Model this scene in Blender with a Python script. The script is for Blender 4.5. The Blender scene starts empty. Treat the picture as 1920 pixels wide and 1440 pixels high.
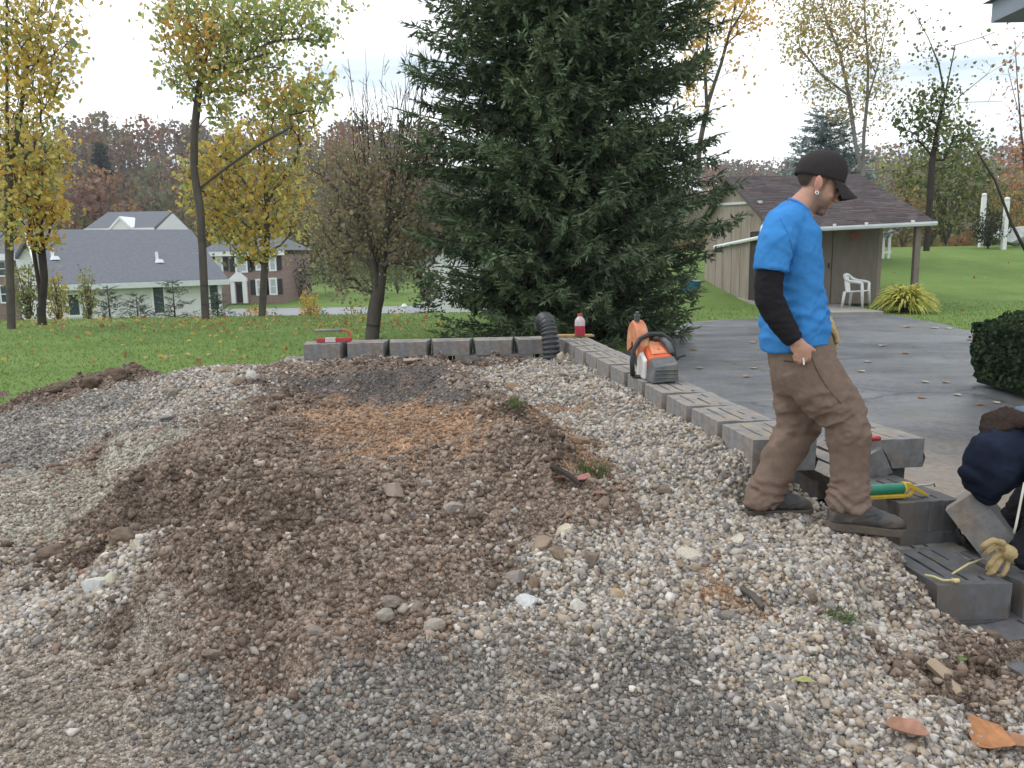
import bpy, bmesh, math, random
import numpy as np
from mathutils import Vector, Matrix, Quaternion

# ------------------------------------------------------------------ camera, world, sun, exposure
scene = bpy.context.scene
COL = scene.collection
F_PX = 1507.0                      # focal length in pixels of a 1920 px wide picture
CAM = Vector((0.0, 0.0, 1.62))
PITCH = math.radians(9.42)
ROLL = math.radians(-1.0)
cam_data = bpy.data.cameras.new("camera")
cam_data.sensor_width = 36.0
cam_data.lens = 36.0 * F_PX / 1920.0
cam_data.clip_start = 0.05
cam_data.clip_end = 3000.0
cam = bpy.data.objects.new("camera", cam_data)
COL.objects.link(cam)
CAM_ROT = Matrix.Rotation(math.pi / 2 - PITCH, 3, 'X') @ Matrix.Rotation(ROLL, 3, 'Z')
cam.matrix_world = Matrix.Translation(CAM) @ CAM_ROT.to_4x4()
scene.camera = cam

SUN_EL, SUN_AZ = math.radians(52), math.radians(-60)      # azimuth from +Y towards +X
world = bpy.data.worlds.new("World")
scene.world = world
world.use_nodes = True
wn = world.node_tree
for n in list(wn.nodes):
    wn.nodes.remove(n)
w_out = wn.nodes.new('ShaderNodeOutputWorld')
w_bg = wn.nodes.new('ShaderNodeBackground')
w_sky = wn.nodes.new('ShaderNodeTexSky')
w_sky.sky_type = 'NISHITA'
w_sky.sun_disc = False
w_sky.sun_elevation = SUN_EL
w_sky.sun_rotation = SUN_AZ
w_sky.air_density = 1.2
w_sky.dust_density = 3.0
w_tc = wn.nodes.new('ShaderNodeTexCoord')
w_map = wn.nodes.new('ShaderNodeMapping')
w_map.inputs['Scale'].default_value = (1.3, 1.3, 11.0)
w_no = wn.nodes.new('ShaderNodeTexNoise')
w_no.inputs['Scale'].default_value = 1.6
w_no.inputs['Detail'].default_value = 4.0
w_no.inputs['Roughness'].default_value = 0.5
w_ramp = wn.nodes.new('ShaderNodeValToRGB')               # overcast layer: grey-blue bands between white ones
w_ramp.color_ramp.elements[0].position = 0.34
w_ramp.color_ramp.elements[0].color = (5.7, 6.8, 7.7, 1)
w_ramp.color_ramp.elements[1].position = 0.53
w_ramp.color_ramp.elements[1].color = (11.8, 12.1, 12.4, 1)
w_mix = wn.nodes.new('ShaderNodeMixRGB')
w_mix.inputs['Fac'].default_value = 0.9
wn.links.new(w_tc.outputs['Generated'], w_map.inputs['Vector'])
wn.links.new(w_map.outputs['Vector'], w_no.inputs['Vector'])
wn.links.new(w_no.outputs['Fac'], w_ramp.inputs['Fac'])
wn.links.new(w_sky.outputs['Color'], w_mix.inputs['Color1'])
wn.links.new(w_ramp.outputs['Color'], w_mix.inputs['Color2'])
wn.links.new(w_mix.outputs['Color'], w_bg.inputs['Color'])
w_bg.inputs['Strength'].default_value = 0.1
wn.links.new(w_bg.outputs['Background'], w_out.inputs['Surface'])

sun_data = bpy.data.lights.new("sun", 'SUN')
sun_data.energy = 0.7
sun_data.angle = math.radians(25)
sun_data.color = (1.0, 0.96, 0.9)
sun = bpy.data.objects.new("sun", sun_data)
COL.objects.link(sun)
sd = Vector((math.sin(SUN_AZ) * math.cos(SUN_EL), math.cos(SUN_AZ) * math.cos(SUN_EL), math.sin(SUN_EL)))
sun.rotation_euler = sd.to_track_quat('Z', 'Y').to_euler()

scene.view_settings.view_transform = 'Standard'
scene.view_settings.look = 'None'
scene.view_settings.exposure = 0.5
scene.view_settings.gamma = 1.0
scene.view_settings.use_curve_mapping = False
scene.cycles.max_bounces = 5
scene.cycles.diffuse_bounces = 3
scene.cycles.glossy_bounces = 2
scene.cycles.transmission_bounces = 3
scene.cycles.transparent_max_bounces = 6
scene.cycles.volume_bounces = 0
scene.cycles.use_denoising = True

rng = np.random.default_rng(7)
rnd = random.Random(11)

# ------------------------------------------------------------------ geometry of the picture -> places
def ray(px, py):
    return CAM_ROT @ Vector(((px - 960) / F_PX, -(py - 720) / F_PX, -1.0))

def P(px, py, Y):
    """the point seen at a pixel, Y metres ahead"""
    d = ray(px, py)
    return CAM + d * (Y / d.y)

def PZ(px, py, z):
    """the point seen at a pixel, at height z"""
    d = ray(px, py)
    return CAM + d * ((z - CAM.z) / d.z)

CR = np.array(CAM_ROT)
def project(V):
    """world points (n,3) -> picture pixels"""
    q = (np.asarray(V, float) - np.array(CAM)) @ CR
    w = np.maximum(-q[:, 2], 1e-3)
    return np.stack([960 + F_PX * q[:, 0] / w, 720 - F_PX * q[:, 1] / w], 1)

def sm(a, b, x):
    t = np.clip((np.asarray(x, float) - a) / (b - a), 0, 1)
    return t * t * (3 - 2 * t)

# ------------------------------------------------------------------ numpy noise
_perm = np.random.default_rng(3).random((64, 64, 64))
def vnoise(p):
    p = np.asarray(p, float)
    i = np.floor(p).astype(int)
    f = p - i
    f = f * f * (3 - 2 * f)
    i0 = i & 63
    i1 = (i + 1) & 63
    x0, y0, z0 = i0[:, 0], i0[:, 1], i0[:, 2]
    x1, y1, z1 = i1[:, 0], i1[:, 1], i1[:, 2]
    fx, fy, fz = f[:, 0], f[:, 1], f[:, 2]
    def L(a, b, t):
        return a + (b - a) * t
    c = L(L(L(_perm[x0, y0, z0], _perm[x1, y0, z0], fx), L(_perm[x0, y1, z0], _perm[x1, y1, z0], fx), fy),
          L(L(_perm[x0, y0, z1], _perm[x1, y0, z1], fx), L(_perm[x0, y1, z1], _perm[x1, y1, z1], fx), fy), fz)
    return c * 2 - 1

def fbm(p, octaves=4, gain=0.5):
    p = np.asarray(p, float)
    s, a, t = 0, 1.0, 0
    for o in range(octaves):
        s = s + a * vnoise(p * 2 ** o + 17.3 * o)
        t += a
        a *= gain
    return s / t

# ------------------------------------------------------------------ objects
def tag(o, label=None, cat=None, group=None, kind=None):
    if label: o['label'] = label
    if cat: o['category'] = cat
    if group: o['group'] = group
    if kind: o['kind'] = kind
    return o

def link(o, parent=None):
    COL.objects.link(o)
    if parent is not None:
        o.parent = parent
    return o

def empty(name, loc=(0, 0, 0), rz=0.0, label=None, cat=None, group=None):
    o = bpy.data.objects.new(name, None)
    o.empty_display_size = 0.1
    o.location = loc
    o.rotation_euler = (0, 0, rz)
    link(o)
    return tag(o, label, cat, group)

def mesh_np(name, V, F, col=None, mat=None, smooth=False):
    """F: (n,3) or (n,4) int array, col: (nverts,3)"""
    V = np.asarray(V, np.float32)
    F = np.asarray(F, np.int32)
    me = bpy.data.meshes.new(name)
    k = F.shape[1]
    me.vertices.add(len(V))
    me.vertices.foreach_set('co', V.ravel())
    me.loops.add(F.size)
    me.loops.foreach_set('vertex_index', F.ravel())
    me.polygons.add(len(F))
    me.polygons.foreach_set('loop_start', np.arange(0, F.size, k, dtype=np.int32))
    me.polygons.foreach_set('loop_total', np.full(len(F), k, np.int32))
    if smooth:
        me.polygons.foreach_set('use_smooth', np.ones(len(F), bool))
    me.update(calc_edges=True)
    if col is not None:
        set_col(me, col)
    if mat is not None:
        me.materials.append(mat)
    return me

def set_col(me, col):
    a = me.color_attributes.new('Col', 'FLOAT_COLOR', 'POINT')
    c = np.ones((len(me.vertices), 4), np.float32)
    c[:, :3] = col
    a.data.foreach_set('color', c.ravel())

class MB:
    """collects simple solids for ONE mesh"""
    def __init__(self):
        self.v, self.f, self.m = [], [], []
        self.mi = 0
    def add(self, vs, fs):
        o = len(self.v)
        self.v += [tuple(v) for v in vs]
        self.f += [tuple(i + o for i in f) for f in fs]
        self.m += [self.mi] * len(fs)
    def box(self, lo, hi):
        x0, y0, z0 = lo
        x1, y1, z1 = hi
        self.add([(x0, y0, z0), (x1, y0, z0), (x1, y1, z0), (x0, y1, z0), (x0, y0, z1), (x1, y0, z1), (x1, y1, z1), (x0, y1, z1)],
                 [(0, 3, 2, 1), (4, 5, 6, 7), (0, 1, 5, 4), (1, 2, 6, 5), (2, 3, 7, 6), (3, 0, 4, 7)])
        return self
    def hexa(self, p):
        """8 corner points: bottom ring 0-3, top ring 4-7"""
        self.add(p, [(0, 3, 2, 1), (4, 5, 6, 7), (0, 1, 5, 4), (1, 2, 6, 5), (2, 3, 7, 6), (3, 0, 4, 7)])
        return self
    def beam(self, a, b, w, h, up=(0, 0, 1)):
        a, b = Vector(a), Vector(b)
        d = (b - a).normalized()
        s = d.cross(Vector(up))
        if s.length < 1e-4:
            s = d.cross(Vector((1, 0, 0)))
        s.normalize()
        u = s.cross(d)
        s *= w / 2
        u *= h / 2
        self.hexa([a - s - u, a + s - u, b + s - u, b - s - u, a - s + u, a + s + u, b + s + u, b - s + u])
        return self
    def tube(self, pts, rad, n=8, cap=True):
        pts = [Vector(p) for p in pts]
        if not hasattr(rad, '__len__'):
            rad = [rad] * len(pts)
        rings = []
        ref = None
        for i, p in enumerate(pts):
            d = (pts[min(i + 1, len(pts) - 1)] - pts[max(i - 1, 0)]).normalized()
            if ref is None:
                ref = d.orthogonal().normalized()
            s = (ref - d * ref.dot(d))
            if s.length < 1e-5:
                s = d.orthogonal()
            s.normalize()
            ref = s
            u = d.cross(s)
            rings.append([p + (s * math.cos(2 * math.pi * k / n) + u * math.sin(2 * math.pi * k / n)) * rad[i] for k in range(n)])
        vs = [v for r in rings for v in r]
        fs = []
        for i in range(len(pts) - 1):
            for k in range(n):
                k2 = (k + 1) % n
                fs.append((i * n + k, i * n + k2, (i + 1) * n + k2, (i + 1) * n + k))
        if cap:
            fs.append(tuple(range(n - 1, -1, -1)))
            fs.append(tuple((len(pts) - 1) * n + k for k in range(n)))
        self.add(vs, fs)
        return self
    def loft(self, rings, cap=True):
        """rings: list of equally long point lists"""
        n = len(rings[0])
        vs = [v for r in rings for v in r]
        fs = []
        for i in range(len(rings) - 1):
            for k in range(n):
                k2 = (k + 1) % n
                fs.append((i * n + k, i * n + k2, (i + 1) * n + k2, (i + 1) * n + k))
        if cap:
            fs.append(tuple(range(n - 1, -1, -1)))
            fs.append(tuple((len(rings) - 1) * n + k for k in range(n)))
        self.add(vs, fs)
        return self
    def ell(self, c, r, rot=None, nu=16, nv=10):
        c = Vector(c)
        rings = []
        vs, fs = [], []
        for j in range(nv + 1):
            th = math.pi * j / nv
            for i in range(nu):
                ph = 2 * math.pi * i / nu
                q = Vector((r[0] * math.sin(th) * math.cos(ph), r[1] * math.sin(th) * math.sin(ph), r[2] * math.cos(th)))
                if rot is not None:
                    q = rot @ q
                vs.append(c + q)
        for j in range(nv):
            for i in range(nu):
                i2 = (i + 1) % nu
                if j == 0:
                    fs.append((i, (j + 1) * nu + i, (j + 1) * nu + i2))
                elif j == nv - 1:
                    fs.append((j * nu + i, (j + 1) * nu + i, j * nu + i2))
                else:
                    fs.append((j * nu + i, (j + 1) * nu + i, (j + 1) * nu + i2, j * nu + i2))
        self.add(vs, fs)
        return self
    def prism(self, poly, y0, y1):
        """poly of (x,z), between two y"""
        n = len(poly)
        self.add([(x, y0, z) for x, z in poly] + [(x, y1, z) for x, z in poly],
                 [tuple(range(n)), tuple(range(2 * n - 1, n - 1, -1))] + [(i, i + n, (i + 1) % n + n, (i + 1) % n) for i in range(n)])
        return self
    def mesh(self, name, mats, smooth=False):
        me = bpy.data.meshes.new(name)
        me.from_pydata([tuple(v) for v in self.v], [], self.f)
        if not isinstance(mats, (list, tuple)):
            mats = [mats]
        for m in mats:
            me.materials.append(m)
        if len(mats) > 1:
            me.polygons.foreach_set('material_index', self.m)
        bm = bmesh.new()
        bm.from_mesh(me)
        bmesh.ops.recalc_face_normals(bm, faces=bm.faces)
        bm.to_mesh(me)
        bm.free()
        if smooth:
            me.polygons.foreach_set('use_smooth', np.ones(len(me.polygons), bool))
        me.update()
        return me
    def build(self, name, mats, parent=None, smooth=False, bevel=0.0, seg=2, sharp=None):
        o = bpy.data.objects.new(name, self.mesh(name, mats, smooth))
        link(o, parent)
        if bevel > 0:
            b = o.modifiers.new('bevel', 'BEVEL')
            b.width = bevel
            b.segments = seg
            b.limit_method = 'ANGLE'
            b.angle_limit = math.radians(35)
        if sharp is not None:
            o.data.set_sharp_from_angle(angle=math.radians(sharp))
        return o

def obj(name, me, parent=None):
    return link(bpy.data.objects.new(name, me), parent)

def remesh(mb, name, voxel, smooth_it=4, factor=0.5):
    """one continuous surface out of overlapping solids"""
    me = mb.mesh(name + '_raw', [])
    o = bpy.data.objects.new(name + '_raw', me)
    COL.objects.link(o)
    r = o.modifiers.new('r', 'REMESH')
    r.mode = 'VOXEL'
    r.voxel_size = voxel
    if smooth_it:
        s = o.modifiers.new('s', 'SMOOTH')
        s.factor = factor
        s.iterations = smooth_it
    dg = bpy.context.evaluated_depsgraph_get()
    out = bpy.data.meshes.new_from_object(o.evaluated_get(dg))
    bpy.data.objects.remove(o)
    bpy.data.meshes.remove(me)
    out.name = name
    out.polygons.foreach_set('use_smooth', np.ones(len(out.polygons), bool))
    return out

def get_vn(me):
    n = len(me.vertices)
    V = np.empty(n * 3, np.float32)
    me.vertices.foreach_get('co', V)
    N = np.empty(n * 3, np.float32)
    me.vertex_normals.foreach_get('vector', N)
    return V.reshape(-1, 3).astype(float), N.reshape(-1, 3).astype(float)

def set_v(me, V):
    me.vertices.foreach_set('co', np.asarray(V, np.float32).ravel())
    me.update()

# ------------------------------------------------------------------ materials
MATS = {}
def mat(name, color=(0.5, 0.5, 0.5), rough=0.7, var=0.15, scale=8.0, bump=0.0, bscale=60.0, attr=False, metal=0.0, translucent=0.0,
        color2=None, c2scale=2.0, c2lo=0.45, c2hi=0.6, spec=0.5, stretch=None, bdist=0.01):
    """a procedural surface: base colour broken by noise, a second colour in patches, fine relief"""
    m = bpy.data.materials.new(name)
    m.use_nodes = True
    nt = m.node_tree
    b = nt.nodes['Principled BSDF']
    out = nt.nodes['Material Output']
    b.inputs['Roughness'].default_value = rough
    b.inputs['Metallic'].default_value = metal
    b.inputs['Specular IOR Level'].default_value = spec
    tc = nt.nodes.new('ShaderNodeTexCoord')
    vec = tc.outputs['Object']
    if stretch:
        mp = nt.nodes.new('ShaderNodeMapping')
        mp.inputs['Scale'].default_value = stretch
        nt.links.new(vec, mp.inputs['Vector'])
        vec = mp.outputs['Vector']
    if attr:
        at = nt.nodes.new('ShaderNodeVertexColor')
        at.layer_name = 'Col'
        c = at.outputs['Color']
    else:
        rgb = nt.nodes.new('ShaderNodeRGB')
        rgb.outputs[0].default_value = (*color, 1)
        c = rgb.outputs[0]
    if color2 is not None:
        n2 = nt.nodes.new('ShaderNodeTexNoise')
        n2.inputs['Scale'].default_value = c2scale
        n2.inputs['Detail'].default_value = 5
        nt.links.new(vec, n2.inputs['Vector'])
        mr = nt.nodes.new('ShaderNodeMapRange')
        mr.inputs['From Min'].default_value = c2lo
        mr.inputs['From Max'].default_value = c2hi
        nt.links.new(n2.outputs['Fac'], mr.inputs['Value'])
        mx = nt.nodes.new('ShaderNodeMixRGB')
        nt.links.new(mr.outputs['Result'], mx.inputs['Fac'])
        nt.links.new(c, mx.inputs['Color1'])
        mx.inputs['Color2'].default_value = (*color2, 1)
        c = mx.outputs['Color']
    if var > 0:
        n = nt.nodes.new('ShaderNodeTexNoise')
        n.inputs['Scale'].default_value = scale
        n.inputs['Detail'].default_value = 6
        n.inputs['Roughness'].default_value = 0.65
        nt.links.new(vec, n.inputs['Vector'])
        mr = nt.nodes.new('ShaderNodeMapRange')
        mr.inputs['From Min'].default_value = 0.25
        mr.inputs['From Max'].default_value = 0.75
        mr.inputs['To Min'].default_value = 1 - var
        mr.inputs['To Max'].default_value = 1 + var
        nt.links.new(n.outputs['Fac'], mr.inputs['Value'])
        mu = nt.nodes.new('ShaderNodeVectorMath')
        mu.operation = 'SCALE'
        nt.links.new(c, mu.inputs[0])
        nt.links.new(mr.outputs['Result'], mu.inputs['Scale'])
        c = mu.outputs['Vector']
    nt.links.new(c, b.inputs['Base Color'])
    if bump > 0:
        nb = nt.nodes.new('ShaderNodeTexNoise')
        nb.inputs['Scale'].default_value = bscale
        nb.inputs['Detail'].default_value = 4
        nt.links.new(vec, nb.inputs['Vector'])
        bp = nt.nodes.new('ShaderNodeBump')
        bp.inputs['Strength'].default_value = bump
        bp.inputs['Distance'].default_value = bdist
        nt.links.new(nb.outputs['Fac'], bp.inputs['Height'])
        nt.links.new(bp.outputs['Normal'], b.inputs['Normal'])
    if translucent > 0:
        tr = nt.nodes.new('ShaderNodeBsdfTranslucent')
        nt.links.new(c, tr.inputs['Color'])
        ms = nt.nodes.new('ShaderNodeMixShader')
        ms.inputs['Fac'].default_value = translucent
        nt.links.new(b.outputs['BSDF'], ms.inputs[1])
        nt.links.new(tr.outputs['BSDF'], ms.inputs[2])
        nt.links.new(ms.outputs['Shader'], out.inputs['Surface'])
    MATS[name] = m
    return m

M_leaf = mat('leaf', attr=True, rough=0.6, var=0.12, scale=3, translucent=0.45, spec=0.3)
M_needle = mat('needle', attr=True, rough=0.7, var=0.15, scale=2, translucent=0.1, spec=0.15)
M_bark = mat('bark_grey', (0.105, 0.09, 0.08), 0.9, 0.35, 6, 0.6, 30, stretch=(1, 1, 0.3), spec=0.2)
M_bark_dark = mat('bark_dark', (0.055, 0.045, 0.04), 0.9, 0.35, 6, 0.6, 30, stretch=(1, 1, 0.3), spec=0.2)
M_bark_pale = mat('bark_pale', (0.22, 0.2, 0.19), 0.9, 0.35, 6, 0.4, 30, stretch=(1, 1, 0.3), spec=0.2)
M_concrete = mat('block_concrete', (0.22, 0.218, 0.22), 0.92, 0.32, 18, 0.5, 140, color2=(0.27, 0.21, 0.16), c2scale=6, c2lo=0.48, c2hi=0.75, spec=0.2, bdist=0.004)
M_concrete_d = mat('block_concrete_dark', (0.13, 0.13, 0.135), 0.85, 0.25, 14, 0.35, 160, color2=(0.15, 0.11, 0.075), c2scale=5, c2lo=0.5, c2hi=0.75, spec=0.25, bdist=0.004)  # darker copy for low and loose blocks; the one with the string is damp
def dusty_top(m, tan, amount):
    # mortar dust and sand lying on upward faces
    nt = m.node_tree
    b = nt.nodes['Principled BSDF']
    src = b.inputs['Base Color'].links[0].from_socket
    ge = nt.nodes.new('ShaderNodeNewGeometry')
    sp = nt.nodes.new('ShaderNodeSeparateXYZ')
    nt.links.new(ge.outputs['True Normal'], sp.inputs[0])
    tc = nt.nodes.new('ShaderNodeTexCoord')
    nz = nt.nodes.new('ShaderNodeTexNoise')
    nz.inputs['Scale'].default_value = 7
    nz.inputs['Detail'].default_value = 6
    nt.links.new(tc.outputs['Object'], nz.inputs['Vector'])
    mr = nt.nodes.new('ShaderNodeMapRange')
    mr.inputs['From Min'].default_value = .35
    mr.inputs['From Max'].default_value = .62
    mr.inputs['To Max'].default_value = amount
    nt.links.new(nz.outputs['Fac'], mr.inputs['Value'])
    m1 = nt.nodes.new('ShaderNodeMapRange')
    m1.inputs['From Min'].default_value = .6
    m1.inputs['From Max'].default_value = .95
    nt.links.new(sp.outputs['Z'], m1.inputs['Value'])
    mu = nt.nodes.new('ShaderNodeMath')
    mu.operation = 'MULTIPLY'
    nt.links.new(m1.outputs['Result'], mu.inputs[0])
    nt.links.new(mr.outputs['Result'], mu.inputs[1])
    mx = nt.nodes.new('ShaderNodeMixRGB')
    nt.links.new(mu.outputs[0], mx.inputs['Fac'])
    nt.links.new(src, mx.inputs['Color1'])
    mx.inputs['Color2'].default_value = (*tan, 1)
    nt.links.new(mx.outputs['Color'], b.inputs['Base Color'])
dusty_top(M_concrete, (.34, .285, .225), .9)
M_white = mat('white_paint', (0.78, 0.79, 0.8), 0.5, 0.06, 4)
M_black_pl = mat('black_plastic', (0.022, 0.023, 0.026), 0.45, 0.2, 20, 0.15, 200)
M_dark_metal = mat('dark_metal', (0.05, 0.05, 0.055), 0.4, 0.2, 20, metal=0.6)
M_steel = mat('steel', (0.45, 0.45, 0.46), 0.3, 0.2, 30, metal=0.9)
# ------------------------------------------------------------------ the ground
def zg(X, Y):
    X = np.asarray(X, float)
    Y = np.asarray(Y, float)
    r = sm(-2.0, 6.0, X)                                    # 0 on the left of the picture, 1 on the right
    left = -2.4 * sm(21, 36, Y) + 0.9 * sm(42, 70, Y)
    right = 1.45 * sm(20, 40, Y) - 5.0 * sm(44, 75, Y)
    z = left * (1 - r) + right * r
    rr = sm(0.0, 60.0, X)
    hill = (26 * sm(95, 235, Y) + 10 * sm(235, 500, Y)) * (1 - rr) + 34 * sm(150, 420, Y) * rr
    n = fbm(np.stack([X / 60, Y / 60, X * 0], -1).reshape(-1, 3), 3).reshape(X.shape)
    return z + hill * (1 + 0.25 * n)

gx = np.unique(np.concatenate([np.arange(-14, 22, 0.6), np.arange(-60, 80, 4), np.linspace(-500, 600, 60)]))
gy = np.unique(np.concatenate([np.arange(-6, 46, 0.6), np.arange(46, 120, 4), np.linspace(120, 900, 60), [-30, -15]]))
GX, GY = np.meshgrid(gx, gy)
GZ = zg(GX, GY)
def grid_faces(nx, ny):
    i = np.arange((ny - 1) * (nx - 1))
    a = (i // (nx - 1)) * nx + i % (nx - 1)
    return np.stack([a, a + 1, a + nx + 1, a + nx], 1)
M_ground = mat('lawn_grass', (0.145, 0.22, 0.062), 0.9, 0.22, 0.5, 0.6, 45, spec=0.1, bdist=0.04)
# towards the hills the lawn turns to rough brown and olive ground
nt = M_ground.node_tree
tcn = nt.nodes.new('ShaderNodeTexCoord')
sp = nt.nodes.new('ShaderNodeSeparateXYZ')
nt.links.new(tcn.outputs['Object'], sp.inputs[0])
mrr = nt.nodes.new('ShaderNodeMapRange')
mrr.inputs['From Min'].default_value = 60
mrr.inputs['From Max'].default_value = 130
nt.links.new(sp.outputs['Y'], mrr.inputs['Value'])
mxx = nt.nodes.new('ShaderNodeMixRGB')
nt.links.new(mrr.outputs['Result'], mxx.inputs['Fac'])
bs = nt.nodes['Principled BSDF']
src = bs.inputs['Base Color'].links[0].from_socket
nt.links.new(src, mxx.inputs['Color1'])
mxx.inputs['Color2'].default_value = (0.075, 0.07, 0.035, 1)
# fine blades: a tight noise over the broad one
fn = nt.nodes.new('ShaderNodeTexNoise')
fn.inputs['Scale'].default_value = 22
fn.inputs['Detail'].default_value = 5
mrf = nt.nodes.new('ShaderNodeMapRange')
mrf.inputs['From Min'].default_value = 0.3
mrf.inputs['From Max'].default_value = 0.7
mrf.inputs['To Min'].default_value = 0.84
mrf.inputs['To Max'].default_value = 1.16
nt.links.new(tcn.outputs['Object'], fn.inputs['Vector'])
nt.links.new(fn.outputs['Fac'], mrf.inputs['Value'])
vs_ = nt.nodes.new('ShaderNodeVectorMath')
vs_.operation = 'SCALE'
nt.links.new(mxx.outputs['Color'], vs_.inputs[0])
nt.links.new(mrf.outputs['Result'], vs_.inputs['Scale'])
nt.links.new(vs_.outputs['Vector'], bs.inputs['Base Color'])
ground = obj('ground', mesh_np('ground', np.stack([GX, GY, GZ], -1).reshape(-1, 3), grid_faces(len(gx), len(gy)), mat=M_ground, smooth=True))
tag(ground, kind='structure')

# ------------------------------------------------------------------ the driveway
WALL_A = Vector((0.525, 8.50))         # far corner of the wall (inner face of the top course)
WALL_B = Vector((1.155, 3.97))
WDIR = (WALL_B - WALL_A).normalized()
WNOR = Vector((-WDIR.y, WDIR.x))      # towards the driveway
if WNOR.x < 0:
    WNOR = -WNOR

M_asph = mat('asphalt', (0.1, 0.105, 0.114), 0.5, 0.3, 3.5, 0.9, 90, color2=(0.155, 0.163, 0.178), c2scale=0.55, c2lo=0.42, c2hi=0.6, spec=0.5, bdist=0.006)
nt = M_asph.node_tree
bs = nt.nodes['Principled BSDF']
tcn = nt.nodes.new('ShaderNodeTexCoord')
src = bs.inputs['Base Color'].links[0].from_socket
# brown dirt trodden over the asphalt beside the wall
nz = nt.nodes.new('ShaderNodeTexNoise')
nz.inputs['Scale'].default_value = 1.7
nz.inputs['Detail'].default_value = 8
nz.inputs['Roughness'].default_value = 0.7
nt.links.new(tcn.outputs['Object'], nz.inputs['Vector'])
ad = nt.nodes.new('ShaderNodeMath')
ad.operation = 'ADD'
dt = nt.nodes.new('ShaderNodeVectorMath')
dt.operation = 'DOT_PRODUCT'
dt.inputs[1].default_value = (WNOR.x, WNOR.y, 0)
nt.links.new(tcn.outputs['Object'], dt.inputs[0])
dm = nt.nodes.new('ShaderNodeMapRange')
d0_ = WALL_A.x * WNOR.x + WALL_A.y * WNOR.y
dm.inputs['From Min'].default_value = d0_ + .5
dm.inputs['From Max'].default_value = d0_ + 3.8
dm.inputs['To Min'].default_value = 1
dm.inputs['To Max'].default_value = 0
nt.links.new(dt.outputs['Value'], dm.inputs['Value'])
sy_ = nt.nodes.new('ShaderNodeSeparateXYZ')
nt.links.new(tcn.outputs['Object'], sy_.inputs[0])
dy_ = nt.nodes.new('ShaderNodeMapRange')
dy_.inputs['From Min'].default_value = 5.0
dy_.inputs['From Max'].default_value = 7.2
dy_.inputs['To Min'].default_value = 1
dy_.inputs['To Max'].default_value = 0
nt.links.new(sy_.outputs['Y'], dy_.inputs['Value'])
dmul = nt.nodes.new('ShaderNodeMath')
dmul.operation = 'MULTIPLY'
nt.links.new(dm.outputs['Result'], dmul.inputs[0])
nt.links.new(dy_.outputs['Result'], dmul.inputs[1])
nt.links.new(dmul.outputs[0], ad.inputs[0])
nt.links.new(nz.outputs['Fac'], ad.inputs[1])
mrd = nt.nodes.new('ShaderNodeMapRange')
mrd.inputs['From Min'].default_value = 0.5
mrd.inputs['From Max'].default_value = 0.95
mrd.inputs['To Max'].default_value = 1.0
nt.links.new(ad.outputs[0], mrd.inputs['Value'])
mxd = nt.nodes.new('ShaderNodeMixRGB')
nt.links.new(mrd.outputs['Result'], mxd.inputs['Fac'])
nt.links.new(src, mxd.inputs['Color1'])
mxd.inputs['Color2'].default_value = (0.215, 0.168, 0.125, 1)
# cracks
vo = nt.nodes.new('ShaderNodeTexVoronoi')
vo.feature = 'DISTANCE_TO_EDGE'
vo.inputs['Scale'].default_value = 0.42
wv = nt.nodes.new('ShaderNodeTexNoise')
wv.inputs['Scale'].default_value = 2.5
wv.inputs['Detail'].default_value = 6
nt.links.new(tcn.outputs['Object'], wv.inputs['Vector'])
mxv = nt.nodes.new('ShaderNodeMixRGB')
mxv.inputs['Fac'].default_value = 0.25
nt.links.new(tcn.outputs['Object'], mxv.inputs['Color1'])
nt.links.new(wv.outputs['Color'], mxv.inputs['Color2'])
nt.links.new(mxv.outputs['Color'], vo.inputs['Vector'])
mrc = nt.nodes.new('ShaderNodeMapRange')
mrc.inputs['From Min'].default_value = 0.002
mrc.inputs['From Max'].default_value = 0.009
mrc.inputs['To Min'].default_value = 0.5
mrc.inputs['To Max'].default_value = 1.0
nt.links.new(vo.outputs['Distance'], mrc.inputs['Value'])
scl = nt.nodes.new('ShaderNodeVectorMath')
scl.operation = 'SCALE'
spk = nt.nodes.new('ShaderNodeTexNoise')
spk.inputs['Scale'].default_value = 16
spk.inputs['Detail'].default_value = 8
spk.inputs['Roughness'].default_value = .75
nt.links.new(tcn.outputs['Object'], spk.inputs['Vector'])
spm = nt.nodes.new('ShaderNodeMapRange')
spm.inputs['From Min'].default_value = .3
spm.inputs['From Max'].default_value = .7
spm.inputs['To Min'].default_value = .62
spm.inputs['To Max'].default_value = 1.4
nt.links.new(spk.outputs['Fac'], spm.inputs['Value'])
sps = nt.nodes.new('ShaderNodeVectorMath')
sps.operation = 'SCALE'
nt.links.new(mxd.outputs['Color'], sps.inputs[0])
nt.links.new(spm.outputs['Result'], sps.inputs['Scale'])
nt.links.new(sps.outputs['Vector'], scl.inputs[0])
nt.links.new(mrc.outputs['Result'], scl.inputs['Scale'])
nt.links.new(scl.outputs['Vector'], bs.inputs['Base Color'])
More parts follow.
